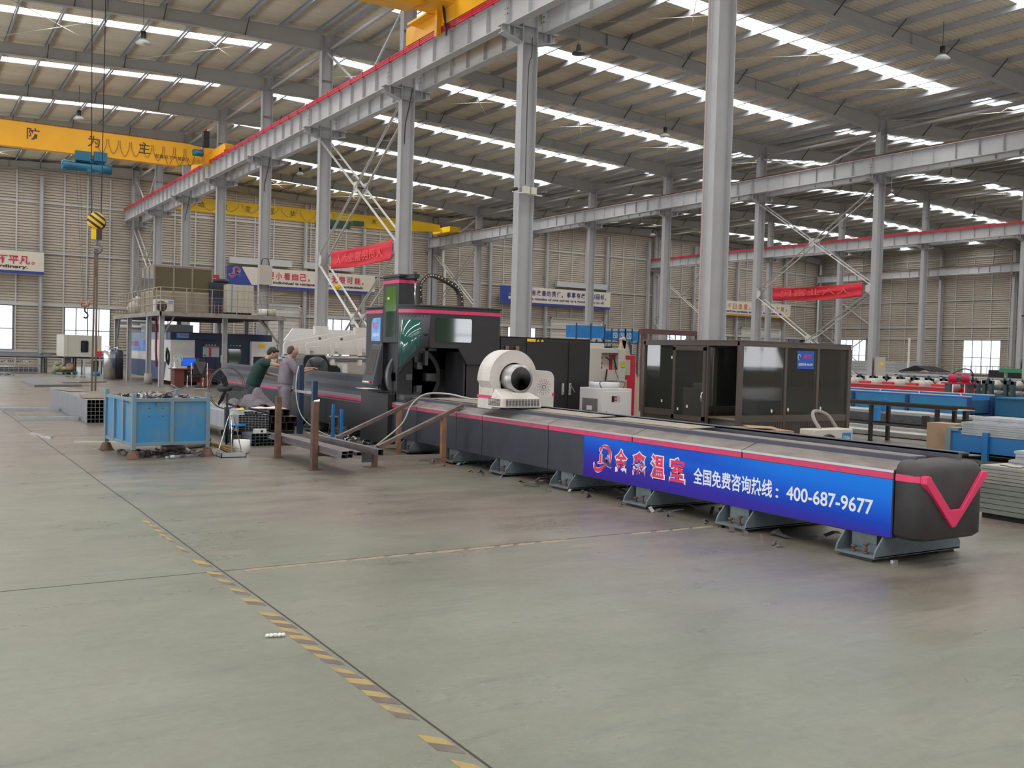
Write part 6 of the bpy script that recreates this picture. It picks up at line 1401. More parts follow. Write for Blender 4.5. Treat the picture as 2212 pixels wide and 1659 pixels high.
t = thing('electric_box', 'cream switch box mounted on the column beside the red-lettered sign', 'electric box', (14.2, 44.9, 4.0)); b = MB(); b.box(14.02, 14.62, 44.80, 45.0, 4.55, 5.45); b.build('casing', mat('box_cream', (.48, .44, .38), .5), t, bevel=.01); b = MB(); b.tube(curve_pts([(14.1, 44.85, 5.4), (14.15, 44.85, 5.7), (14.4, 44.85, 5.75), (14.5, 44.85, 5.4)], 5), .02, 6); b.build('cable', BLACK, t)
# navy laser machine below it
NV = mat('navy_machine', (.013, .026, .075), .4); NV2 = mat('slate_blue', (.06, .09, .20), .4, var=.1); LBL = mat('light_slate', (.22, .28, .40), .4)
lm = thing('laser_machine', 'large navy and white enclosed laser machine under the raised platform', 'machine', (11.6, 46, 0))
b = MB(); b.box(9.45, 13.75, 42.0, 50.5, 1.88, 2.2); b.box(10.4, 13.75, 42.0, 50.5, .15, 1.9); b.build('navy_body', NV, lm, bevel=.02)
b = MB(); b.box(9.43, 9.46, 42.6, 51.2, 1.88, 2.19); b.build('upper_band', LBL, lm)
b = MB(); b.prism([(9.42, .98), (9.42, 1.88), (10.45, 1.88), (10.45, .18), (9.9, .18), (9.62, .98)], 'y', 42.0-.02, 42.06) if False else b.box(9.44, 10.45, 41.96, 43.4, .16, 1.88); b.box(9.44, 9.6, 43.4, 51.2, .95, 1.88); b.build('white_panel', WHITE, lm, bevel=.02)
b = MB(); b.prism([(43.0, .2), (42.6, .95), (51.2, .95), (51.2, .2)], 'x', 9.42, 9.5); b.build('lower_skirt', NV2, lm)
b = MB(); b.box(9.41, 9.42, 46.4, 50.2, 1.35, 1.86); lp = b.build('printed_panel', mat('poster_blue2', (.03, .12, .55), .4, col2=(.2, .45, .8), vscale=1), lm); text_on('金鑫温室', (9.405, 50.0, 1.55), (0, -1, 0), (0, 0, 1), 1.9, .24, RT, lp, .03)
b = MB(); b.box(11.3, 12.6, 41.98, 42.0, .45, 1.9); b.build('door', mat('navy_door', (.01, .02, .06), .35), lm)
b = MB(); b.box(11.85, 12.4, 41.96, 41.98, .9, 1.55); b.build('door_window', GREEN_GL, lm)
b = MB(); b.box(12.78, 13.75, 41.7, 42.0, .25, 1.9); ccab = b.build('control_cabinet', WHITE, lm, bevel=.015); b = MB(); b.box(12.85, 13.6, 41.68, 41.7, .9, 1.25); b.build('screen', BLACK, ccab)
b = MB(); b.box(13.05, 13.35, 41.69, 41.7, 1.62, 1.80); b.build('yellow_label', YEL2, ccab)
b = MB(); b.box(9.7, 10.2, 41.97, 42.0, 1.96, 2.16); sg = b.build('logo_plate', mat('poster_blue', (.03, .25, .72)), lm); text_on('金鑫温室', (9.85, 41.965, 2.04), (1, 0, 0), (0, 0, 1), .32, .08, PR, sg, .03)
b = MB(); b.box(10.78, 11.46, 41.97, 41.99, 1.19, 1.63); nb_ = b.build('notice_panel', mat('notice_pale', (.5, .55, .62), .5), lm)
b = MB(); b.box(11.03, 11.12, 41.96, 41.97, 1.2, 1.57); b.box(10.8, 11.45, 41.96, 41.97, 1.57, 1.60); b.build('red_column', RED, nb_); b = MB(); b.box(10.82, 10.9, 41.96, 41.97, 1.22, 1.30); b.build('green_square', mat('sq_green', (.03, .3, .12)), nb_)
WT = mat('warning_yellow', (.75, .5, .03), .5)
for i in range(4): b = MB(); x = 10.92+i*.12; b.add([(x-.05, 41.965, 1.66), (x+.05, 41.965, 1.66), (x, 41.965, 1.75)], [(0, 1, 2)]); b.build('warning_triangle', WT, lm, recalc=False)
b = MB(); b.box(11.52, 11.80, 41.95, 41.97, .92, 1.28); ws = b.build('warning_sign', WHITE, lm); b = MB(); b.add([(11.56, 41.945, 1.04), (11.76, 41.945, 1.04), (11.66, 41.945, 1.22)], [(0, 1, 2)]); b.build('triangle', WT, ws, recalc=False); b = MB(); b.box(11.52, 11.8, 41.945, 41.95, .92, .97); b.build('red_band', RED, ws)
for i in range(4): b = MB(); b.cyl((11.95+i*.13, 41.975, 1.70), .035, -.01, 14, 'y'); b.build('round_sticker', mat('sticker_cyan', (.10, .35, .65)) if i < 3 else WHITE, lm)
b = MB(); b.add([(9.95, 41.94, 1.28), (10.15, 41.94, 1.16), (10.33, 41.94, 1.36), (10.12, 41.94, 1.50)], [(0, 1, 2, 3)]); b.build('hanging_paper', WHITE, lm, recalc=False)
# things on the machine roof
b = MB(); b.tube([(9.0, 50.6, 2.45), (12.2, 50.6, 2.45)], .1, 10); b.tube([(9.0, 51, 2.75), (10.6, 51, 2.75)], .1, 10); b.box(9.8, 11.9, 48.2, 49.6, 2.22, 2.62); b.build('pipework', mat('pipe_grey', (.35, .35, .36), .4, .4), lm)
b = MB(); b.tube([(8.95, 42.3, 2.8), (8.95, 42.3, 1.4), (9.0, 42.3, .75)], .05, 8); b.build('red_hose', mat('hose_dark_red', (.25, .03, .05), .5), label='dark red hose hanging from the platform beside the navy machine', cat='hose')
b = MB()
for i in range(7): b.tube([(9.15+.01*i, 41.2+.22*math.cos(2*PI*j/16), 1.25+.3*math.sin(2*PI*j/16)-.02*i) for j in range(16)], .012, 5, closed=True)
b.build('cable_coil', BLACK, label='coil of black cable hanging on the front platform post', cat='cable')
# desk, chair, screen, desk fan
dk = thing('office_desk', 'brown wooden office desk in front of the navy machine', 'desk', (9.8, 39.9, 0)); WD = mat('red_brown_wood', (.14, .035, .03), .4)
b = MB(); b.box(9.0, 10.6, 39.5, 40.2, .70, .74); b.build('desk_top', WD, dk, bevel=.005)
b = MB(); b.box(9.08, 9.45, 39.56, 40.15, .03, .70); b.build('left_pedestal', WD, dk); b = MB(); b.box(10.1, 10.52, 39.56, 40.15, .03, .70); pd = b.build('right_pedestal', WD, dk)
for i in range(3): b = MB(); b.box(10.12, 10.5, 39.55, 39.56, .08+i*.2, .26+i*.2); b.build('drawer', WD, pd)
b = MB(); b.box(9.45, 10.1, 40.05, 40.08, .2, .7); b.build('back_board', WD, dk)
mo = thing('computer_monitor', 'flat computer monitor with bright blue screen on the brown desk', 'monitor', (9.72, 39.9, .74)); b = MB(); b.box(9.42, 9.99, 39.88, 39.92, .84, 1.17); b.box(9.65, 9.77, 39.87, 39.93, .74, .86); b.build('casing', BLACK, mo); b = MB(); b.box(9.435, 9.975, 39.875, 39.88, .855, 1.155); b.build('screen', mat('screen_blue', (.02, .16, .9), .3, emit=.45), mo)
pc = thing('computer_case', 'black computer case on the right of the brown desk', 'computer', (10.2, 39.9, .74)); b = MB(); b.box(10.06, 10.3, 39.7, 40.1, .74, 1.15); b.build('casing', BLACK, pc)
df = thing('desk_fan', 'white table fan at the left end of the brown desk', 'fan', (9.18, 39.8, .74)); b = MB(); b.lathe([(0, 0), (.09, 0), (.07, .04), (.03, .06), (.025, .25), (0, .25)], (9.13, 39.8, .74), 16); b.build('base', WHITE, df)
b = MB(); b.tube([(9.25+.17*math.cos(2*PI*i/24), 39.72, 1.14+.17*math.sin(2*PI*i/24)) for i in range(24)], .006, 5, closed=True); [b.bar((9.25, 39.71, 1.14), (9.25+.17*math.cos(PI*k/8), 39.72, 1.14+.17*math.sin(PI*k/8)), .003, .003) for k in range(16)]; b.build('guard', WHITE, df)
for k in range(3): a = 2*PI*k/3+.4; b = MB(); b.add([(9.25, 39.73, 1.14), (9.25+.14*math.cos(a-.35), 39.73, 1.14+.14*math.sin(a-.35)), (9.25+.15*math.cos(a+.25), 39.75, 1.14+.15*math.sin(a+.25))], [(0, 1, 2)]); b.build('blade', mat('teal_blade', (.15, .45, .45)), df, recalc=False)
oc2 = thing('office_chair', 'black office chair with chrome frame and a grey garment on its back', 'chair', (9.75, 38.6, 0))
b = MB(); b.box(9.50, 9.98, 38.35, 38.42, .55, 1.02); b.build('backrest', BLACK, oc2, bevel=.02); b = MB(); b.box(9.48, 10.0, 38.42, 38.95, .44, .52); b.build('seat', BLACK, oc2, bevel=.02)
for x in (9.44, 10.04): b = MB(); b.tube(curve_pts([(x, 38.4, 1.0), (x, 38.4, .55), (x-.02, 38.32, .02), (x-.02, 38.9, .02), (x, 38.95, .5)], 4), .014, 6); b.build('frame_leg', CHROME, oc2); b = MB(); b.box(x-.03, x+.03, 38.5, 38.8, .64, .68); b.build('armrest', BLACK, oc2)
b = MB(); b.tube([(9.42, 38.32, .02), (10.02, 38.32, .02)], .014, 6); b.build('floor_bar', CHROME, oc2)
b = MB(); b.prism([(9.52, 1.04), (9.98, 1.04), (9.92, .85), (9.84, .60), (9.76, .58), (9.66, .8)], 'y', 38.33, 38.345); b.build('garment', mat('garment_grey', (.12, .10, .12), .9, var=.4, vscale=12), label='grey garment draped over the back of the black office chair', cat='garment')
# gas cylinders
for x, y, r, h, m, lb_ in ((8.05, 47.6, .25, 1.45, CHROME, 'tall shiny steel gas cylinder beside the platform posts'), (8.5, 48.2, .25, 1.40, DSTEEL, 'dark gas cylinder behind the shiny one')):
    t = thing('gas_cylinder', lb_, 'gas cylinder', (x, y, 0)); b = MB(); b.lathe([(0, 0), (r, .0), (r, h*.86), (r*.8, h*.93), (0, h*.95)], (x, y, .02), 28); b.build('tank', m, t); b = MB(); b.tube([(x+r*.75*math.cos(2*PI*i/16), y+r*.75*math.sin(2*PI*i/16), h+.05) for i in range(16)], .015, 5, closed=True); b.cyl((x, y, h*.93), .05, .2, 8); b.build('valve_ring', CHROME, t)
    b = MB(); b.tube([(x+(r+.005)*math.cos(2*PI*i/20), y+(r+.005)*math.sin(2*PI*i/20), .95) for i in range(20)], .012, 5, closed=True); b.build('strap', DSTEEL, t)
# white machine before the window
t = thing('machine_enclosure', 'white box-shaped machine housing in front of the left window', 'machine', (7.9, 55, 0))
b = MB(); b.box(7.0, 8.8, 54.3, 57.0, .9, 2.02); b.box(7.0, 7.2, 54.28, 54.32, .9, 2.02); b.build('housing', mat('putty_white', (.50, .48, .42), .5), t, bevel=.05); b = MB(); b.prism([(7.83, 1.15), (7.80, 1.2), (7.80, 1.68), (7.83, 1.74), (8.12, 1.74), (8.16, 1.68), (8.16, 1.2), (8.12, 1.15)], 'y', 54.27, 54.3); b.build('window', mat('dark_navy_glass', (.01, .01, .03), .1), t)
b = MB(); b.box(7.1, 7.4, 54.6, 55.0, 0, .9); b.box(8.4, 8.7, 54.6, 55, 0, .9); b.build('base', DSTEEL, t); b = MB(); b.prism([(8.55, .92), (8.80, .92), (8.80, 1.2), (8.55, 1.2)], 'y', 54.27, 54.3); b.build('red_corner', RED, t); b = MB(); b.add([(8.6, 54.26, 1.22), (8.74, 54.26, 1.22), (8.67, 54.26, 1.40)], [(0, 1, 2)]); b.build('yellow_sticker', YEL2, t, recalc=False)
# left racks with profiles
def workbench(x0, x1, y, h, label, m=DSTEEL, n=3):
    t = thing('work_bench', label, 'bench', ((x0+x1)/2, y, 0)); b = MB(); b.box(x0, x1, y, y+.9, h-.06, h); b.build('top', m, t)
    for i in range(n):
        for yy in (y+.03, y+.84): x = x0+.04+(x1-x0-.08)*i/(n-1); b = MB(); b.box(x-.04, x+.04, yy-.03, yy+.03, 0, h-.06); b.build('leg', m, t)
workbench(6.4, 9.3, 56.3, .86, 'dark work bench behind the sacks', DSTEEL); workbench(7.9, 9.5, 54.0, .8, 'grey pipe-legged bench beside the shiny gas cylinder', GREY)
t = thing('profile_rack', 'rack of long grey steel profiles at the foot of the end wall, far left', 'rack', (3, 57, 0))
for x in (1.5, 4.0, 6.3): b = MB(); b.box(x-.05, x+.05, 57, 57.1, 0, 1.0); b.build('post', DSTEEL, t)
b = MB(); b.box(-2, 6.5, 57.0, 57.1, .78, .84); b.build('rail', DSTEEL, t)
for i in range(7): b = MB(); b.bar((-3, 56.9+.1*i, .90+.02*i), (6.4+.2*(i % 3), 56.9+.1*i, .86+.02*i), .08, .06); b.build('long_profile', TUBEG, label='long grey profile on the far left rack, %s from the front' % ordn[i], cat='steel profile', group='long profiles on the far left rack')
t = thing('wire_cage', 'low wire crate with shiny offcuts before the far left rack', 'crate', (5, 56, 0))
b = MB()
for i in range(9): b.box(4.2+.22*i, 4.215+.22*i, 55.6, 55.62, .05, .55)
for z in (.05, .22, .38, .55): b.box(4.2, 6.0, 55.6, 55.62, z, z+.015)
b.build('mesh', GALV, t); b = MB(); b.box(4.2, 6.0, 55.62, 56.6, .05, .3); b.build('tray', DSTEEL, t)
scrap('sheet_offcuts', 'shiny curled sheet offcuts heaped on the wire crate', 5.0, 56.1, .55, .7, .4, 60, .12, 21)
MB().box(-1, 4.1, 55.9, 56.9, .0, .28).build('pallet', mat('green_pallet', (.03, .16, .08), .6), label='flat green pallet at the far left edge', cat='pallet')
scrap('cable_heap', 'heap of dark tangled offcuts on the floor at the far left edge', 3.4, 51.5, .03, 1.1, .5, 120, .08, 22)
t = thing('pallet', 'green pallet carrying crumpled sacks before the dark bench', 'pallet', (7.1, 54.5, 0)); b = MB(); b.box(6.55, 7.7, 54.3, 55.1, .10, .14); b.build('deck', mat('green_pallet', (.03, .16, .08)), t)
for x in (6.6, 7.1, 7.6): b = MB(); b.box(x-.05, x+.05, 54.3, 55.1, 0, .10); b.build('block', mat('green_pallet', (.03, .16, .08)), t)
for i, (x, z, rx, rz_, c_) in enumerate(((6.8, .35, .25, .22, (.52, .42, .28)), (7.35, .36, .27, .25, (.45, .30, .20)), (7.05, .28, .3, .15, (.50, .38, .24)), (6.75, .5, .18, .12, (.2, .3, .15)))):
    b = MB(); b.blob((x, 54.7, z), (rx, .28, rz_), 12, 8, .18, random.Random(i+30)); b.build('sack', mat('sack_%d' % i, c_, .85, var=.4, vscale=7), label='%s sack heaped on the green pallet' % ['left pale', 'right reddish', 'low middle', 'greenish'][i], cat='sack')
b = MB(); b.lathe([(0, 0), (.16, 0), (.18, .2), (0, .2)], (8.3, 52.6, 0), 18); b.build('basin', BLUEB, label='small blue tub on the floor by the pipe-legged bench', cat='tub')
scrap('floor_litter', 'flattened dark rag on the far floor beyond the steel plates', 7.0, 50.2, .01, .45, .12, 26, .02, 31)
# ================================================================ glass booth in the middle
BF = mat('bronze_frame', (.105, .082, .072), .4, .2); BFP = mat('bronze_panel', (.085, .065, .055), .55, var=.2, vscale=3)
CLR = glassy('booth_glass', (.93, .95, .92), .10, .03, (.34, .35, .31), .06)
X0, X1, YA, YB, ZB = 12.17, 14.93, 12.2, 14.74, 2.01
bt = thing('glass_booth', 'brown-framed glass office booth with sliding door and blue sticker behind the long machine', 'booth', (13.5, 13.4, 0))
b = MB(); b.box(X0-.03, X1+.03, YA-.03, YA+.05, 1.93, ZB); b.box(X0-.03, X1+.03, YB-.05, YB+.03, 1.93, ZB); b.box(X0-.03, X0+.05, YA, YB, 1.93, ZB); b.box(X1-.05, X1+.03, YA, YB, 1.93, ZB); b.box(X0-.04, X1+.04, YA-.04, YB+.04, ZB, ZB+.02); b.build('roof_frame', BF, bt)
def fpost(x, y, w=.07, p=bt): b = MB(); b.box(x-w/2, x+w/2, y-w/2, y+w/2, 0, 1.94); b.build('frame_post', BF, p, bevel=.004)
for x in (X0, 13.26, 14.09, X1): fpost(x, YA, .08 if x in (X0, X1) else .055)
for y in (13.0, 13.85, YB): fpost(X0, y, .08 if y == YB else .06)
for x in (13.1, 14.0, X1): fpost(x, YB)
fpost(X1, 13.5)
def pane(axis, a0, a1, c, sill=.76, glass=True, p=bt):
    if axis == 'x':
        b = MB(); b.box(a0, a1, c-.025, c+.025, .62, .74); b.box(a0, a1, c-.025, c+.025, 0, .08); b.build('rail', BF, p)
        b = MB(); b.box(a0, a1, c-.012, c+.012, .08, .62); n = int((a1-a0)/.045)
        for i in range(n): b.box(a0+i*.045, a0+i*.045+.022, c-.018, c, .08, .62)
        b.build('ribbed_panel', BFP, p); b = MB(); b.box(a0, a1, c-.004, c+.004, .74, 1.93); b.build('pane', CLR, p)
    else:
        b = MB(); b.box(c-.025, c+.025, a0, a1, .62, .74); b.box(c-.025, c+.025, a0, a1, 0, .08); b.build('rail', BF, p)
        b = MB(); b.box(c-.012, c+.012, a0, a1, .08, .62); n = int((a1-a0)/.045)
        for i in range(n): b.box(c-.018, c, a0+i*.045, a0+i*.045+.022, .08, .62)
        b.build('ribbed_panel', BFP, p); b = MB(); b.box(c-.004, c+.004, a0, a1, .74, 1.93); b.build('pane', CLR, p)
pane('x', X0+.04, 13.23, YA); pane('x', 13.29, 14.06, YA); pane('x', 14.12, X1-.04, YA)
pane('y', 13.88, YB-.04, X0)
pane('x', X0+.04, 13.06, YB); pane('x', 13.14, 13.96, YB); pane('x', 14.04, X1-.04, YB); pane('y', YA+.04, 13.46, X1); pane('y', 13.54, YB-.04, X1)
b = MB(); b.box(X0-.06, X0-.03, 13.0, 13.06, .05, 1.9); b.box(X0-.06, X0-.03, 13.8, 13.86, .05, 1.9); b.box(X0-.06, X0-.03, 13.0, 13.86, .58, .66); b.box(X0-.06, X0-.03, 13.0, 13.86, 1.84, 1.92); sdoor = b.build('sliding_door', BF, bt)
b = MB(); b.box(X0-.047, X0-.041, 13.06, 13.8, .66, 1.84); b.build('pane', CLR, sdoor); b = MB(); b.box(X0-.05, X0-.038, 13.06, 13.8, .08, .58); b.build('lower_panel', BFP, sdoor)
b = MB(); b.tube(curve_pts([(X0-.065, 13.03, .92), (X0-.10, 13.03, .96), (X0-.10, 13.03, 1.06), (X0-.065, 13.03, 1.10)], 4), .012, 7); b.build('handle', CHROME, sdoor)
b = MB(); b.box(13.55, 13.985, YA-.012, YA-.006, 1.565, 1.885); stk = b.build('sticker', mat('sticker_blue', (.01, .09, .50), .35), bt)
text_on('金鑫', (13.70, YA-.0135, 1.73), (1, 0, 0), (0, 0, 1), .22, .10, PR, stk, .03); text_on('全国热线 400-687', (13.575, YA-.0135, 1.62), (1, 0, 0), (0, 0, 1), .38, .05, PW, stk, .02)
b = MB(); b.tube([(13.60+.035*math.cos(2*PI*i/16), YA-.014, 1.77+.05*math.sin(2*PI*i/16)) for i in range(13)], .006, 4); b.build('emblem', PW, stk)
for i, (x, y, z, ax) in enumerate(((12.95, YA-.008, .80, 'x'), (13.36, YA-.008, .82, 'x'), (14.2, YA-.008, .84, 'x'), (X0-.008, 14.2, .86, 'y'), (X0-.05, 13.7, .74, 'y'), (X0-.05, 13.45, .80, 'y'), (X0-.008, 13.95, 1.68, 'y'))):
    b = MB(); b.add([(x-.02, y, z), (x+.02, y, z-.02), (x+.03, y, z+.03), (x-.01, y, z+.05)] if ax == 'x' else [(x, y-.02, z), (x, y+.02, z), (x, y+.02, z+.05), (x, y-.02, z+.05)], [(0, 1, 2, 3)]); b.build('paper_tab', WHITE, bt, recalc=False)
# furniture seen inside
t = thing('desk_box', 'grey concrete-coloured box desk inside the glass booth doorway', 'desk', (13.0, 12.9, 0)); b = MB(); b.box(12.55, 13.3, 12.5, 13.3, 0, .62); b.build('body', mat('grey_board', (.22, .21, .20), .7), t); b = MB(); b.box(12.5, 13.35, 12.45, 13.35, .62, .65); b.build('top', mat('cardboard_top', (.33, .27, .2), .7), t)
b = MB(); b.blob((12.9, 12.75, .68), (.12, .08, .04), 10, 6, .2); b.build('red_cloth', mat('cloth_red', (.5, .03, .05), .8), label='small red cloth on the box desk in the booth', cat='cloth')
t = thing('armchair', 'dark chair with curved arm inside the booth doorway', 'chair', (12.5, 14.2, 0)); b = MB(); b.box(12.45, 12.95, 13.5, 14.0, .38, .46); b.box(12.5, 12.9, 14.0, 14.06, .46, .9); b.build('seat', BLACK, t, bevel=.03); b = MB(); b.tube(curve_pts([(12.42, 13.5, .05), (12.42, 13.5, .55), (12.42, 13.62, .62), (12.42, 13.95, .62)], 5), .018, 7); b.tube([(12.9, 13.5, .0), (12.9, 13.6, .45)], .018, 6); b.build('arm', BLACK, t)
t = thing('notice_board', 'red upright notice board seen through the left booth pane', 'board', (12.9, 16.6, 0)); b = MB(); b.box(12.75, 13.45, 16.6, 16.66, .35, 1.72); b.build('panel', mat('board_red', (.58, .02, .05)), t); b = MB(); b.box(12.78, 13.42, 16.6, 16.66, 0, .35); b.build('base', DSTEEL, t)
for i, (x, z, w, h) in enumerate(((12.82, 1.30, .25, .33), (12.82, .86, .25, .36), (13.1, 1.3, .2, .33), (13.1, .98, .12, .22))): b = MB(); b.box(x, x+w, 16.59, 16.6, z, z+h); b.build('paper', mat('old_paper', (.52, .47, .40), .8), t)
b = MB(); b.bar((12.32, 14.60, .70), (12.22, 14.66, 1.1), .012, .05); b.bar((12.42, 14.55, .70), (12.32, 14.60, 1.05), .012, .02); b.build('folded_broom', BLUEB, label='blue-topped rods leaning inside the left booth pane', cat='rod')
t = thing('cardboard_box', 'flattened cardboard boxes on the floor before the booth corner', 'cardboard', (11.6, 11.1, 0)); CB = mat('cardboard', (.42, .28, .18), .8, var=.25)
b = MB(); b.add([(11.15, 10.9, 0), (12.10, 10.9, 0), (12.15, 11.4, 0), (11.2, 11.4, 0), (11.12, 10.88, .62), (12.08, 10.88, .585), (12.14, 11.38, .60), (11.2, 11.4, .64)], [(0,3,2,1),(4,5,6,7),(0,1,5,4),(1,2,6,5),(2,3,7,6),(3,0,4,7)]); b.build('carton', CB, t)
b = MB(); b.add([(11.2, 10.92, .65), (11.75, 10.92, .635), (11.9, 11.2, .64), (11.3, 11.25, .67)], [(0, 1, 2, 3)]); b.build('flap', CB, t, recalc=False)
ac_unit(12.25, 10.62, 0, .92, 'cream air conditioner unit on the floor before the glass booth', 'Midea')
b = MB(); b.tube(curve_pts([(12.55, 10.75, .60), (12.6, 10.95, .78), (12.85, 11.15, .88), (13.1, 11.1, .82), (13.25, 11.0, .58)], 6), .03, 9); b.build('insulated_pipe', mat('pipe_wrap', (.30, .26, .24), .8), label='grey wrapped pipe arching behind the floor air conditioner', cat='pipe')
# ================================================================ cabinets beside the cutting machine
bc = thing('electrical_cabinet', 'large black two-door electrical cabinet beside the cutting cabin', 'cabinet', (10, 15.3, 0)); BCM = mat('cabinet_black', (.020, .017, .018), .42, bump=.05, bscale=300)
b = MB(); b.box(9.08, 11.05, 15.0, 15.6, .05, 1.985); b.box(9.07, 11.06, 14.99, 15.61, 1.985, 2.0); b.build('casing', BCM, bc, bevel=.006)
for x0, x1 in ((9.62, 10.53), (10.56, 11.02)):
    b = MB(); b.box(x0, x1, 14.982, 15.0, .1, 1.955); d_ = b.build('door', BCM, bc, bevel=.004); hx = 10.43 if x0 < 10 else 10.59
    b = MB(); b.box(hx-.025, hx+.03, 14.965, 14.982, .95, 1.17); b.bar((hx, 14.96, 1.15), (hx+(.0 if x0 < 10 else .1), 14.955, 1.0), .02, .012, (0, 1, 0)); b.build('handle', CHROME, d_, bevel=.004)
for x in (9.16, 9.38): b = MB(); b.box(x, x+.07, 14.97, 15.0, 1.74, 1.83); b.build('hinge_block', mat('brown_block', (.24, .15, .10), .6), bc)
b = MB(); b.box(9.62, 9.80, 14.975, 14.982, 1.92, 1.97); b.build('yellow_label', YEL2, bc); b = MB(); b.add([(9.82, 14.975, 1.925), (9.89, 14.975, 1.925), (9.855, 14.975, 1.97)], [(0, 1, 2)]); b.add([(9.91, 14.975, 1.925), (9.98, 14.975, 1.925), (9.945, 14.975, 1.97)], [(0, 1, 2)]); b.build('warning_triangle', YEL2, bc, recalc=False)
b = MB(); b.tube([(8.98, 15.2, .3), (8.98, 15.2, 2.15)], .035, 8); b.build('pale_post', OFFW, label='slim pale post between the cabin and the black cabinet', cat='post'); b = MB(); b.lathe([(0, 0), (.16, .02), (.16, .06), (0, .07)], (9.05, 15.9, 2.10), 20, 'y'); b.build('round_cover', OFFW, label='pale rounded cover showing above the black cabinet beside the cabin', cat='cover')
wc = thing('machine_cabinet', 'cream cabinet with recessed connection panel behind the white chiller', 'cabinet', (12.6, 16.8, 0)); WCM = mat('cream_cabinet', (.60, .56, .51), .45)
b = MB(); b.box(12.15, 13.1, 16.5, 17.2, .05, 1.0); b.box(12.15, 13.1, 16.62, 17.2, 1.0, 1.86); b.box(12.15, 12.46, 16.5, 16.62, 1.0, 1.86); b.box(12.9, 13.1, 16.5, 16.62, 1.0, 1.86); b.box(12.46, 12.9, 16.5, 16.62, 1.0, 1.40); b.box(12.46, 12.9, 16.5, 16.62, 1.76, 1.86); b.box(12.17, 12.6, 16.6, 17.2, 1.86, 1.96); b.build('casing', WCM, wc, bevel=.008)
b = MB(); b.box(12.97, 13.08, 16.49, 16.5, 1.47, 1.59); b.build('yellow_label', mat('label_yellow', (.62, .52, .04)), wc)
b = MB(); [b.cyl((12.50, 16.60, z), .035, -.04, 12, 'y') for z in (1.66, 1.54, 1.45)]; b.build('red_connector', RED, wc)
b = MB(); b.tube(curve_pts([(12.6, 16.55, 1.68), (12.68, 16.5, 1.62), (12.76, 16.5, 1.66), (12.82, 16.52, 1.6), (12.86, 16.5, 1.42)], 5), .018, 6); b.tube(curve_pts([(12.8, 16.5, 1.5), (12.84, 16.48, 1.35), (12.9, 16.47, 1.22)], 4), .006, 5); b.tube([(12.6, 16.48, 1.42), (12.55, 16.46, 1.2), (12.52, 16.46, 1.0)], .016, 6); b.build('hose', BLACK, wc)
wch = thing('water_chiller', 'low white water chiller with round fan on top, in front of the black cabinet', 'chiller', (10.9, 14.4, 0)); WM = mat('chiller_white', (.66, .64, .63), .4)
b = MB(); b.box(10.55, 11.2, 13.9, 14.6, 0, 1.12); b.build('casing', WM, wch, bevel=.008); b = MB(); b.box(10.60, 11.15, 13.89, 13.9, .12, 1.07); pn = b.build('front_panel', WM, wch, bevel=.004)
b = MB(); b.box(10.74, 10.80, 13.885, 13.89, .88, .99); b.build('display', BLACK, pn); b = MB(); b.box(10.81, 10.86, 13.885, 13.89, .95, .985); b.box(10.81, 10.86, 13.885, 13.89, .90, .93); b.build('red_display', RED, pn); b = MB(); b.box(10.805, 10.93, 13.887, 13.89, .875, .995); b.build('label_plate', mat('label_grey', (.45, .46, .5)), pn); b = MB(); b.box(10.625, 10.64, 13.88, 13.89, .55, .72); b.build('handle', SILV, pn)
b = MB(); b.box(10.54, 10.55, 14.05, 14.5, .15, .93); gg = b.build('filter_grille', mat('grille_grey', (.17, .16, .155), .6, bump=.6, bscale=90), wch); b = MB(); b.box(10.535, 10.54, 14.2, 14.36, .72, .80); b.build('label', WHITE, gg)
b = MB(); b.lathe([(.28, 0), (.28, .10), (.26, .10), (.26, 0)], (10.86, 14.28, 1.12), 28); b.build('fan_ring', mat('fan_white', (.6, .6, .62)), wch); b = MB(); b.tube(curve_pts([(10.62, 14.05, 1.12), (10.62, 14.05, 1.24), (11.12, 14.05, 1.235), (11.12, 14.05, 1.12)], 6), .009, 6); b.tube([(10.64, 14.3, 1.235), (11.1, 14.3, 1.235)], .008, 5); b.build('guard_rail', mat('bronze_rod', (.10, .07, .06)), wch)
# behind: tool rack, timber frame, lathe leg
t = thing('tool_rack', 'red tool rack with black castings behind the chiller', 'rack', (14.6, 19.2, 0)); RR = mat('rack_red', (.52, .02, .03), .45)
for x in (14.3, 15.3): b = MB(); b.box(x, x+.05, 19, 19.05, 0, 1.45); b.box(x, x+.05, 19.6, 19.65, 0, 1.45); b.build('post', RR, t)
for z in (.55, .95, 1.25): b = MB(); b.box(14.3, 15.35, 19, 19.65, z, z+.03); b.build('shelf', RR, t)
b = MB(); b.box(14.3, 15.3, 19.0, 19.05, .05, .5); b.build('lower_panel', RR, t)
for i in range(4): b = MB(); b.lathe([(.04, 0), (.12, 0), (.12, .2), (.04, .2)], (14.48+.23*i, 19.1, .58+.13), 16, 'y'); b.build('casting', mat('casting_blue_black', (.03, .035, .05), .5), label='dark round casting on the red tool rack, %s from the left' % ordn[i], cat='casting', group='castings on the red tool rack')
cloth('rag', 14.7, 19.3, 1.28, .3, .22, mat('pale_rag', (.6, .5, .42), .9), 'pale rags on the upper shelf of the red tool rack', 15, .10, 'rag', 20)
t = thing('timber_frame', 'pale timber A-shaped frame standing behind the cream cabinet', 'frame', (16.2, 20.4, 0)); TM = mat('pale_timber', (.50, .37, .27), .7)
for p_, q_ in (((15.86, 20.4, .9), (16.10, 20.4, 2.12)), ((16.55, 20.4, 1.0), (16.05, 20.4, 2.18))): b = MB(); b.bar(p_, q_, .14, .10, (0, 1, 0)); b.build('leg', TM, t)
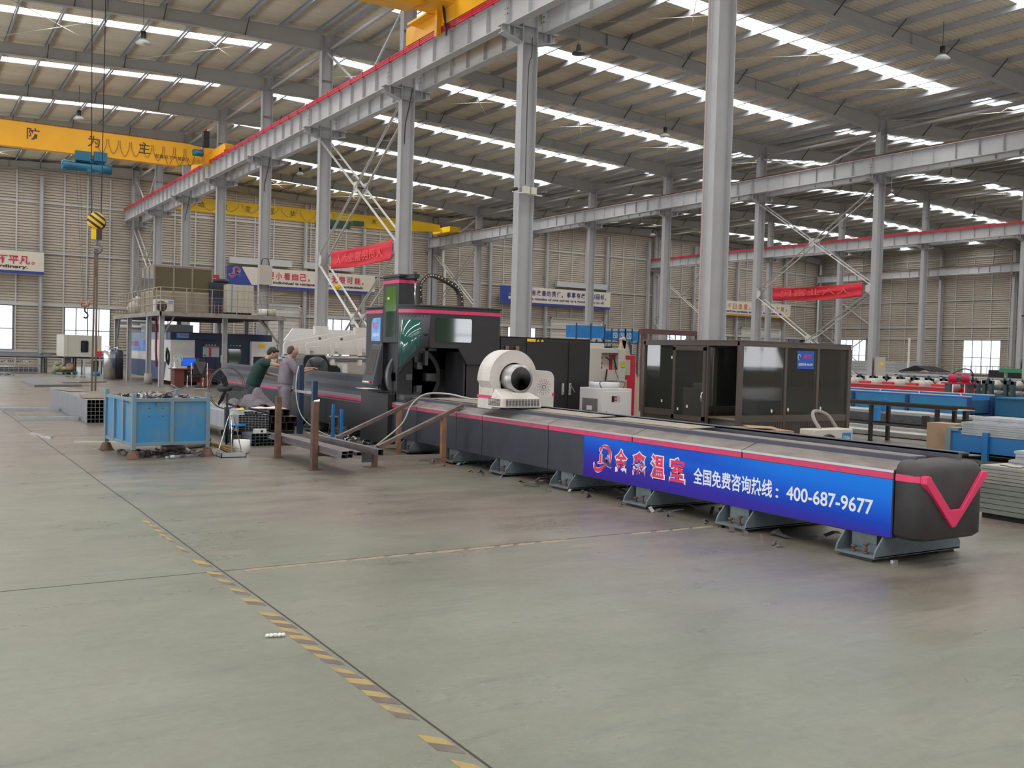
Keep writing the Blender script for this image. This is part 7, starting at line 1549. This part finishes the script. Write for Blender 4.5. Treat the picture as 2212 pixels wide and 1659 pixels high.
b = MB(); b.bar((16.55, 20.4, 0), (16.55, 20.4, 1.05), .12, .1); b.bar((15.86, 20.4, 0), (15.86, 20.4, .95), .12, .1); b.build('stud', TM, t)
t = thing('parts_trolley', 'black tool trolley behind the left side of the booth', 'trolley', (15.9, 18.6, 0)); b = MB(); b.box(15.55, 16.2, 18.3, 18.8, .35, 1.75); b.build('body', BLACK, t, bevel=.03)
b = MB(); b.box(15.3, 15.8, 18.0, 18.3, .42, .48); b.build('shelf', WHITE, t); b = MB(); b.lathe([(0, 0), (.28, 0), (.3, .3), (0, .3)], (15.5, 18.1, .0), 18); b.build('pale_drum', mat('tan_drum', (.5, .4, .3)), t)
b = MB(); b.bar((15.62, 18.28, .6), (15.66, 18.28, 1.4), .06, .03); b.build('red_tool', RED, t)
# blue crates high on the racks
def bcrate(x0, x1, y, z0, z1, label, txt=None, m=BLUEB, d=1.0):
    t = thing('storage_crate', label, 'crate', ((x0+x1)/2, y, z0)); b = MB(); b.box(x0, x1, y, y+d, z0, z1); b.build('body', m, t)
    for x in (x0, x1, (x0+x1)/2): b = MB(); b.box(x-.04, x+.04, y-.03, y, z0-.1, z1+.12); b.build('upright', mat('crate_dark', (.02, .06, .15)), t)
    if txt:
        for i, s_ in enumerate(txt): text_on(s_, (x0+.1+i*(x1-x0)/len(txt), y-.01, z0+.1), (1, 0, 0), (0, 0, 1), (x1-x0)/len(txt)*.7, (z1-z0)*.62, WHITE, t, .01)
bcrate(32.15, 34.15, 45, 2.70, 3.38, 'blue steel crate on top of the stack above the black cabinet'); bcrate(33.2, 34.2, 45.2, 2.0, 2.5, 'lower blue crate right under the top one', None)
bcrate(34.65, 35.62, 45, 2.62, 3.15, 'blue crate painted with white 150, left of the pair', ('150', '150')); bcrate(35.64, 36.64, 45, 2.60, 3.18, 'blue crate painted 050, right of the pair', ('050', ' '))
bcrate(34.65, 36.1, 45, 1.9, 2.25, 'green crate painted 125 under the numbered blue crates', ('125', '125'), mat('crate_green', (.03, .12, .08), .6))
t = thing('storage_rack', 'tall steel rack frame carrying the blue crates before the end wall', 'rack', (34.4, 45.5, 0))
for x in (32.1, 34.25, 36.7): b = MB(); b.box(x-.04, x+.04, 45.1, 45.18, 0, 2.6); b.box(x-.04, x+.04, 45.85, 45.93, 0, 2.6); b.build('post', DSTEEL, t)
for z in (.6, 1.2, 1.85, 2.5): b = MB(); b.box(32.1, 36.7, 45.1, 45.15, z-.06, z); b.build('beam', DSTEEL, t)
scrap('stored_goods', 'mixed dark goods on the rack shelves under the blue crates', 34.4, 45.5, 1.2, 2.2, .35, 120, .3, 41)
# ================================================================ white loader behind the guard
ld = thing('tube_loader', 'white tube loading machine with sloping arms behind the dark guard', 'machine', (10.5, 28, 0)); LW = mat('loader_white', (.68, .64, .61), .45, var=.08)
b = MB(); b.box(9.2, 13.2, 27.0, 27.12, 1.52, 1.74); b.build('front_beam', LW, ld, bevel=.01)
b = MB(); b.tube([(9.1, 26.9, 1.44), (13.2, 26.9, 1.42)], .06, 12); b.tube([(9.1, 27.2, 1.36), (13.2, 27.2, 1.35)], .05, 10); b.build('roller_tube', mat('roller_grey', (.36, .35, .36), .3, .5), ld)
for x in (9.2, 9.85, 10.6, 11.45, 12.2): b = MB(); b.box(x-.05, x+.05, 26.86, 27.0, 1.50, 1.80); b.box(x-.05, x+.05, 26.84, 26.98, 1.22, 1.38); b.box(x+.05, x+.2, 26.95, 27.0, 1.6, 1.72); a_ = b.build('bracket', LW, ld); b = MB(); b.box(x-.06, x+.22, 26.85, 26.97, 1.40, 1.49); b.build('clamp', BLACK, a_)
for i, (x, y) in enumerate(((9.45, 27.6), (10.05, 26.9+.5), (10.85, 27.2))):
    b = MB(); b.prism([(x, 1.74), (x, 1.85), (x+1.3, 2.12), (x+1.75, 2.13), (x+1.75, 1.74)], 'y', y, y+.06); b.box(x-.03, x+.06, y-.06, y+.1, 1.72, 1.86); a_ = b.build('sloping_arm', LW, ld, bevel=.006)
    b = MB(); b.cyl((x+1.02, y-.01, 1.98), .04, .03, 12, 'y'); b.build('pivot', DSTEEL, a_)
b = MB(); b.prism([(10.2, 1.9), (10.5, 2.30), (13.5, 2.30), (13.5, 1.9)], 'y', 30.0, 30.1); b.build('rear_cover', mat('cover_white', (.72, .70, .70), .4), ld)
for x in (10.55, 11.85, 13.0): b = MB(); b.box(x, x+.42, 28.2, 28.4, 2.1, 2.36); b.build('top_box', LW, ld)
for x in (9.3, 10.65, 11.9, 12.9): b = MB(); b.box(x-.06, x+.06, 27.1, 27.25, 0, 1.4); b.build('leg', DSTEEL if x != 11.9 else LW, ld)
b = MB(); b.box(10.2, 12.6, 28.5, 28.6, .3, 1.3); b.build('lower_panel', mat('panel_beige', (.5, .45, .42)), ld)
b = MB(); b.bar((12.3, 27.0, 2.5), (11.9, 27.0, 2.9), .1, .05); b.box(12.1, 12.5, 27, 27.2, 2.3, 2.5); b.build('yellow_arm', mat('tan_metal', (.5, .38, .25)), ld)
t = thing('step_ladder', 'thin ladder-like stand with small shelves between platform and loader', 'stand', (15.2, 45, 0))
for x in (15.0, 15.9): b = MB(); b.box(x, x+.05, 45, 45.05, 0, 1.8); b.build('upright', DSTEEL, t)
for i in range(9): b = MB(); b.box(15.0, 15.95, 45, 45.2, .15+i*.2, .19+i*.2); b.build('shelf', mat('shelf_brown', (.2, .16, .13)), t)
# ================================================================ right side: profiles, roll forming lines
def bundle(x0, x1, y0, y1, z0, z1, n, label, cat='steel profiles', m=GALV, strap=()):
    t = thing('profile_bundle', label, cat, ((x0+x1)/2, (y0+y1)/2, z0)); h = (z1-z0)/n; r_ = random.Random(int(y0*10))
    for i in range(n):
        b = MB(); o_ = r_.uniform(0, .03); b.box(x0+r_.uniform(0, .012), x1, y0, y1-o_, z0+i*h, z0+(i+.86)*h); b.box(x0+.02, x1, y0, y1-o_-.01, z0+(i+.8)*h, z0+(i+1)*h); b.build('profile_layer', m, t)
    for y in strap: b = MB(); b.box(x0-.004, x0+.002, y, y+.035, z0-.004, z1); b.box(x0, x1, y, y+.035, z1, z1+.004); b.build('strap', WHITE, t)
PALE = mat('pale_profile', (.50, .50, .48), .4, .2, var=.2); GG = mat('green_grey_profile', (.33, .36, .34), .4, .3, var=.25, stretch=(1, .1, 1), vscale=6)
MB().box(10.36, 11.3, 2.0, 6.55, 0, .06).build('bearer', BLACK, label='black bearer under the big profile stack at the right edge', cat='beam')
bundle(10.33, 11.3, 1.2, 6.6, .06, .40, 6, 'lower grey-green part of the big profile stack at the right edge', m=GG)
bundle(10.33, 11.3, 1.2, 6.6, .40, .595, 5, 'pale upper part of the big profile stack at the right edge', m=PALE)
bundle(10.55, 11.3, 1.2, 6.40, .60, .665, 2, 'low bluish profile layer lying on the big stack at the right edge'); bundle(10.58, 11.3, 1.2, 6.34, .665, .77, 3, 'three-row bluish profile layer higher on the big stack at the right edge'); bundle(10.62, 11.2, 1.2, 6.26, .77, .81, 1, 'single white profile on top of the big stack at the right edge', m=WHITE)
cloth('paper_rag', 10.6, 6.3, .597, .22, .16, mat('grey_paper', (.45, .43, .36), .9), 'torn grey paper on the near corner of the big profile stack', 17, .015, 'paper', 18)
# blue trough with galvanised bundle on it
t = thing('blue_bench', 'blue steel bench-like trough carrying a bluish profile bundle, right of the machine end', 'bench', (15.4, 8.5, 0)); BB = mat('bench_blue', (.02, .16, .42), .45, col2=(.12, .16, .20), vscale=2.5, thr=(.22, .42))
b = MB(); b.box(15.0, 15.03, 4.0, 10.12, .25, .62); b.build('front_sheet', BB, t); b = MB(); b.box(15.0, 16.0, 10.08, 10.12, .25, .62); b.box(15.0, 16.0, 4.0, 10.1, .25, .28); b.build('end_sheet', BB, t)
b = MB(); b.box(14.97, 16.0, 9.95, 10.17, .61, .66); b.box(14.96, 15.0, 10.08, 10.17, 0, .64); b.build('frame_end', mat('bench_frame', (.17, .24, .27), .5), t)
for y in (9.45, 7.8, 6.2): b = MB(); b.box(14.94, 15.0, y-.05, y+.05, 0.12, .62); b.build('upright', BB, t)
b = MB(); b.box(14.9, 16.0, 4.0, 10.1, .10, .16); b.build('lower_rail', mat('rail_rusty_blue', (.12, .12, .11), .7), t)
for y in (9.9, 7.5, 5): b = MB(); b.box(15.0, 15.9, y-.05, y+.05, 0, .1); b.build('foot', BLACK, t)
bundle(14.99, 15.8, 4.2, 9.92, .56, .77, 6, 'bluish grey profile bundle with white strap on the blue bench', strap=(8.55,)); bundle(15.1, 15.8, 4.2, 9.80, .77, .86, 2, 'narrow top layer of bluish profiles on the blue bench')
b = MB(); b.box(15.2, 15.6, 10.15, 10.7, .0, .70); b.build('cardboard_box', CB, label='torn cardboard at the end of the blue bench', cat='cardboard')
# black table frame behind
t = thing('roller_table', 'long black angle-iron stand with pale sloping top, in front of the blue trough', 'stand', (18.4, 13.5, 0)); BK = mat('black_angle', (.022, .016, .014), .5)
b = MB(); b.box(18.0, 18.6, 12.0, 16.5, .79, .80); b.build('top_sheet', mat('beige_sheet', (.48, .40, .33), .6), t); b = MB(); b.box(17.97, 18.02, 12.0, 16.5, .80, .87); b.box(18.58, 18.62, 12, 16.5, .80, .86); b.build('edge_angle', BK, t)
for x in (18.02, 18.6):
    for y in (12.46, 14.07, 15.8): b = MB(); b.box(x-.035, x+.035, y-.035, y+.035, 0, .79); b.build('leg', BK, t)
    b = MB(); b.box(x-.02, x+.02, 12.46, 15.8, .36, .41); b.build('mid_rail', DSTEEL if x < 18.3 else BK, t)
b = MB(); b.box(18.3, 18.4, 12.0, 12.08, 0, .79); b.build('end_leg', BK, t)
# floor bundles behind
bundle(21.2, 22.4, 14.0, 22, 0, .43, 9, 'long dark profile bundle behind the black stand', m=DSTEEL); bundle(22.6, 23.6, 15.0, 22, 0, .42, 9, 'pale plank-like bundle further behind the black stand', m=PALE)
bundle(19.4, 20.6, 13.2, 22, .02, .12, 3, 'low pale profile bundle on the floor behind the black stand', m=PALE); bundle(20.0, 21.0, 13.8, 22, .12, .2, 2, 'second low pale bundle on the floor behind the black stand', m=PALE)
for i, (x, y, h) in enumerate(((20.2, 15.6, .62), (20.2, 18.2, .55), (20.4, 14.4, .5), (22.3, 17.0, .75))):
    b = MB(); b.box(x-.06, x+.06, y-.06, y+.06, 0, h); b.box(x-.3, x+.3, y-.05, y+.05, 0, .03); b.build('steel_upright', BLUEB if i != 2 else BLACK, label='%s upright post rising from the profile bundles, %s of four' % ('blue' if i != 2 else 'black', ordn[i]), cat='post')
# blue trough line
t = thing('blue_trough', 'long light blue trough table with thin cross bars on top', 'trough', (26.5, 20, 0)); BT2 = mat('sky_blue_paint', (.02, .24, .52), .4, var=.12)
b = MB(); b.box(26.0, 26.04, 17.0, 27, .33, .74); b.build('front_sheet', BT2, t); b = MB(); b.box(26.0, 27.1, 17.0, 17.04, .30, .72); b.build('end_sheet', mat('trough_end', (.03, .10, .22), .5), t); b = MB(); b.box(26.0, 27.1, 17, 27, .3, .33); b.box(27.06, 27.1, 17, 27, .3, .85); b.build('back_sheet', BLUEB, t)
for y in (16.95, 19, 21, 23, 25, 27): b = MB(); b.box(25.94, 26.0, y-.05, y+.05, 0, .78); b.build('leg', mat('trough_leg', (.02, .05, .16), .5), t)
b = MB(); b.box(27.02, 27.14, 16.9, 17.0, 0, .8); b.build('leg', mat('trough_leg', (.02, .05, .16)), t)
b = MB(); b.tube([(25.98, 16.9, .82), (25.98, 27, .82)], .02, 5); b.tube([(27.1, 16.9, .86), (27.1, 27, .86)], .02, 5); b.build('top_rail', mat('bar_cream', (.50, .48, .40)), t)
for i in range(7): b = MB(); b.tube([(25.98, 17.2+1.4*i, .83), (27.1, 18.0+1.4*i, .87)], .016, 5); b.build('cross_bar', mat('bar_cream', (.50, .48, .40)), t)
# red roll former
t = thing('roll_forming_line', 'long bright red roll forming machine behind the blue trough', 'machine', (30.5, 21, 0)); RM = mat('machine_red', (.60, .015, .035), .35)
b = MB(); b.box(30.0, 30.2, 20.3, 30, .70, .93); b.build('side_beam', RM, t, bevel=.01); b = MB(); b.box(29.97, 30.22, 20.3, 30, .925, .955); b.build('top_flange', mat('flange_pink', (.60, .28, .25), .4), t); b = MB(); b.box(31.2, 31.4, 20.3, 30, .7, .93); b.box(30.1, 31.3, 20.3, 30, .35, .7); b.build('bed', RM, t)
for i in range(9):
    y = 20.9+i*1.0; b = MB(); b.lathe([(0, 0), (.22, 0), (.22, .8), (0, .8)], (30.35, y, .93), 20, 'x'); b.build('roller', mat('roller_steel', (.42, .38, .35), .4, .5), t); b = MB(); b.box(30.12, 30.28, y-.2, y+.2, .95, 1.04); b.build('bearing_block', RM, t)
for y in (21, 24, 27): b = MB(); b.box(30.1, 30.3, y-.1, y+.1, 0, .4); b.build('foot', RM, t)
# teal roll former further right
def stands(x, y0, y1, n, m, label, ztop=1.3, zb=.75, base=None):
    t = thing('roll_forming_line', label, 'machine', (x+.5, (y0+y1)/2, 0)); b = MB(); b.box(x, x+1.0, y0, y1, 0, zb); b.build('bed', base or m, t)
    for i in range(n):
        y = y0+(y1-y0)*(i+.5)/n; b = MB()
        for dx in (0.02, .86): b.box(x+dx, x+dx+.12, y-.16, y-.06, zb, ztop); b.box(x+dx, x+dx+.12, y+.06, y+.16, zb, ztop); b.box(x+dx, x+dx+.12, y-.17, y+.17, ztop-.1, ztop); b.cyl((x+dx+.06, y, ztop), .03, .1, 8)
        a_ = b.build('roller_stand', m, t)
        b = MB(); b.lathe([(0, .1), (.08, .1), (.08, .25), (.17, .3), (.17, .55), (.08, .6), (.08, .85), (0, .85)], (x, y, zb+.30), 14, 'x'); b.lathe([(0, .1), (.08, .1), (.08, .25), (.15, .3), (.15, .55), (.08, .6), (.08, .85), (0, .85)], (x, y, zb+.06), 14, 'x'); b.build('roller', mat('roller_steel', (.42, .38, .35)), t)
TEAL = mat('dark_teal', (.035, .075, .085), .5); DB = mat('deep_blue', (.01, .12, .25), .45)
stands(28.2, 12.0, 18.2, 9, TEAL, 'dark teal roll forming machine on a deep blue bed at the right edge', 1.27, .82, DB)
stands(34.2, 20.5, 29.0, 13, TEAL, 'dark teal roll forming machine behind the red one', 1.16, .72); stands(39.4, 30.5, 37, 9, BLACK, 'black roll forming machine further behind, left of the red line', 1.05, .6)
b = MB(); b.box(26.7, 27.9, 11.0, 16.6, .30, .78); b.box(26.65, 27.95, 11, 16.6, .78, .82); b.build('blue_table', DB, label='deep blue machine bed in front of the teal rollers at the right edge', cat='machine bed')
t = thing('hydraulic_unit', 'pair of red hydraulic cylinders on a small frame ending the red line', 'hydraulic unit', (28.2, 18.6, 0))
for x in (27.9, 28.55): b = MB(); b.lathe([(0, 0), (.13, 0), (.13, .26), (0, .26)], (x, 18.8, 1.17), 18); b.build('cylinder', mat('cyl_red', (.48, .02, .08), .4), t); b = MB(); b.tube([(x, 18.8, .5), (x, 18.8, 1.17)], .03, 6); b.build('rod', CHROME, t)
b = MB(); b.box(27.6, 28.9, 18.6, 19.0, 1.12, 1.17); b.box(27.6, 28.8, 18.5, 19.1, .5, .58); b.build('plate', RR, t); b = MB(); b.box(27.65, 27.72, 18.7, 18.9, 0, 1.12); b.box(28.8, 28.87, 18.7, 18.9, 0, 1.12); b.build('frame', DSTEEL, t)
b = MB(); b.tube(curve_pts([(27.9, 18.8, 1.45), (28.3, 18.7, 1.6), (28.9, 18.8, 1.5), (29.2, 19, 1.1), (29.1, 19, .7)], 5), .02, 6); b.build('hose', BLACK, t)
# things far behind on the right
t = thing('steel_frame_table', 'long pale steel frame table far behind the red line', 'table', (41, 30, 0)); b = MB(); b.box(40.8, 41.8, 28, 33, 1.16, 1.24); b.build('top', BEAM, t)
for y in (28.1, 30.5, 32.9): b = MB(); b.box(40.8, 40.9, y-.08, y+.08, 0, 1.2); b.box(41.7, 41.8, y-.08, y+.08, 0, 1.2); b.build('leg', BEAM, t)
t = thing('roof_truss_parts', 'black gable-shaped stack of channels far behind the red line', 'steel parts', (46, 33.2, 0))
for i in range(6): b = MB(); b.bar((46+.3*i, 34.2, 1.30), (46+.3*i, 33.2, 1.62), .1, .05); b.bar((46+.3*i, 33.2, 1.62), (46+.3*i, 32.2, 1.34), .1, .05); b.build('channel', BLACK, t)
b = MB(); b.box(46, 47.8, 32.3, 34.1, 0, 1.3); b.build('base_stack', TUBEG, t)
GS = mat('grey_stack', (.40, .40, .41), .5, .2, bump=.6, bscale=6)
bundle(60.0, 62.5, 45, 52, 0, 1.86, 9, 'tall stack of pale grey profiles against the right wall, behind the middle column', m=GS)
bundle(64.5, 66, 58, 67, 0, 2.9, 12, 'very tall stack of pale grey profiles near the right end-wall sign', m=GS)
t = thing('green_press', 'small green drill press before the bright right window', 'machine', (47, 28.2, 0)); GP = mat('press_green', (.05, .30, .14), .5); b = MB(); b.box(46.8, 47.6, 27.2, 29.0, 1.42, 1.62); b.build('table', GP, t); b = MB(); b.cyl((47.2, 28.0, 1.62), .12, .5, 12); b.build('column', TEAL, t)
for y in (27.4, 28.8): b = MB(); b.box(47, 47.15, y-.05, y+.05, 0, 1.42); b.build('leg', BEAM, t)
b = MB()
for i in range(40): b.box(70+.0, 70.04, 34+.45*i, 34.03+.45*i, 0, 1.7)
b.box(70, 70.04, 34, 52, 1.66, 1.72); b.box(70, 70.04, 34, 52, .5, .56); b.build('railing', mat('railing_brown', (.28, .22, .17)), label='low vertical-bar railing far behind, along the right wall', cat='railing')
t = thing('work_bench', 'long grey work bench with dark machinery before the right window', 'bench', (52, 31, 0)); b = MB(); b.box(51.5, 52.5, 28.5, 34, 1.0, 1.08); b.build('top', BEAM, t)
for y in (28.6, 31, 33.9): b = MB(); b.box(51.5, 51.6, y-.06, y+.06, 0, 1.0); b.build('leg', BEAM, t)
b = MB(); b.box(51.6, 52.3, 30, 32.6, 1.08, 1.5); b.build('dark_machine', BLACK, t)
for i, (x, y, zz) in enumerate(((56, 41, 5.2), (61.5, 33.5, 2.2))):
    b = MB(); b.bar((x, y, 0), (x+.05, y, 3.4 if i == 0 else 2.2), .1, .1); b.build('leaning_profile', WHITE, label='pale profile standing upright far behind, %s of two' % ordn[i], cat='profile')
t = thing('switch_box', 'cream switch box mounted on the middle row column behind the red line', 'electric box', (38.4, 29.9, 1.2)); b = MB(); b.box(38.55, 39.1, 29.85, 30.04, 1.05, 2.0); b.build('casing', mat('box_cream', (.48, .44, .38)), t); b = MB(); b.box(38.75, 38.95, 29.84, 29.85, 1.6, 1.75); b.build('label', YEL2, t)
t = thing('wall_fan', 'black wall fan on the third row column at the right edge', 'fan', (63, 34, 5.2)); cx, cyy, cz_ = 62.3, 35.6, 5.1
b = MB(); b.tube([(cx+.5*math.cos(2*PI*i/28), cyy, cz_+.42*math.sin(2*PI*i/28)) for i in range(28)], .03, 5, closed=True)
for k in range(12): b.bar((cx, cyy-.05, cz_), (cx+.5*math.cos(PI*k/6), cyy, cz_+.42*math.sin(PI*k/6)), .012, .012)
b.build('guard', BLACK, t)
for k in range(3): a = 2*PI*k/3+.3; b = MB(); b.add([(cx, cyy+.02, cz_), (cx+.42*math.cos(a-.25), cyy+.02, cz_+.36*math.sin(a-.25)), (cx+.42*math.cos(a+.25), cyy+.06, cz_+.36*math.sin(a+.25))], [(0, 1, 2)]); b.build('blade', BLACK, t, recalc=False)
b = MB(); b.bar((cx, cyy, cz_), (63.0, 37.6, 5.1), .08, .08); b.build('bracket', BLACK, t)
t = thing('gantry_frame', 'dark brown portal frame rising above the booth roof line', 'frame', (20, 24, 0)); BRN = mat('brown_frame', (.10, .045, .045), .5)
b = MB(); b.box(19.7, 22.2, 24, 24.15, 2.42, 2.58); b.build('top_beam', BRN, t)
for x in (19.75, 22.0): b = MB(); b.box(x, x+.15, 24, 24.15, 0, 2.42); b.build('leg', BRN, t)
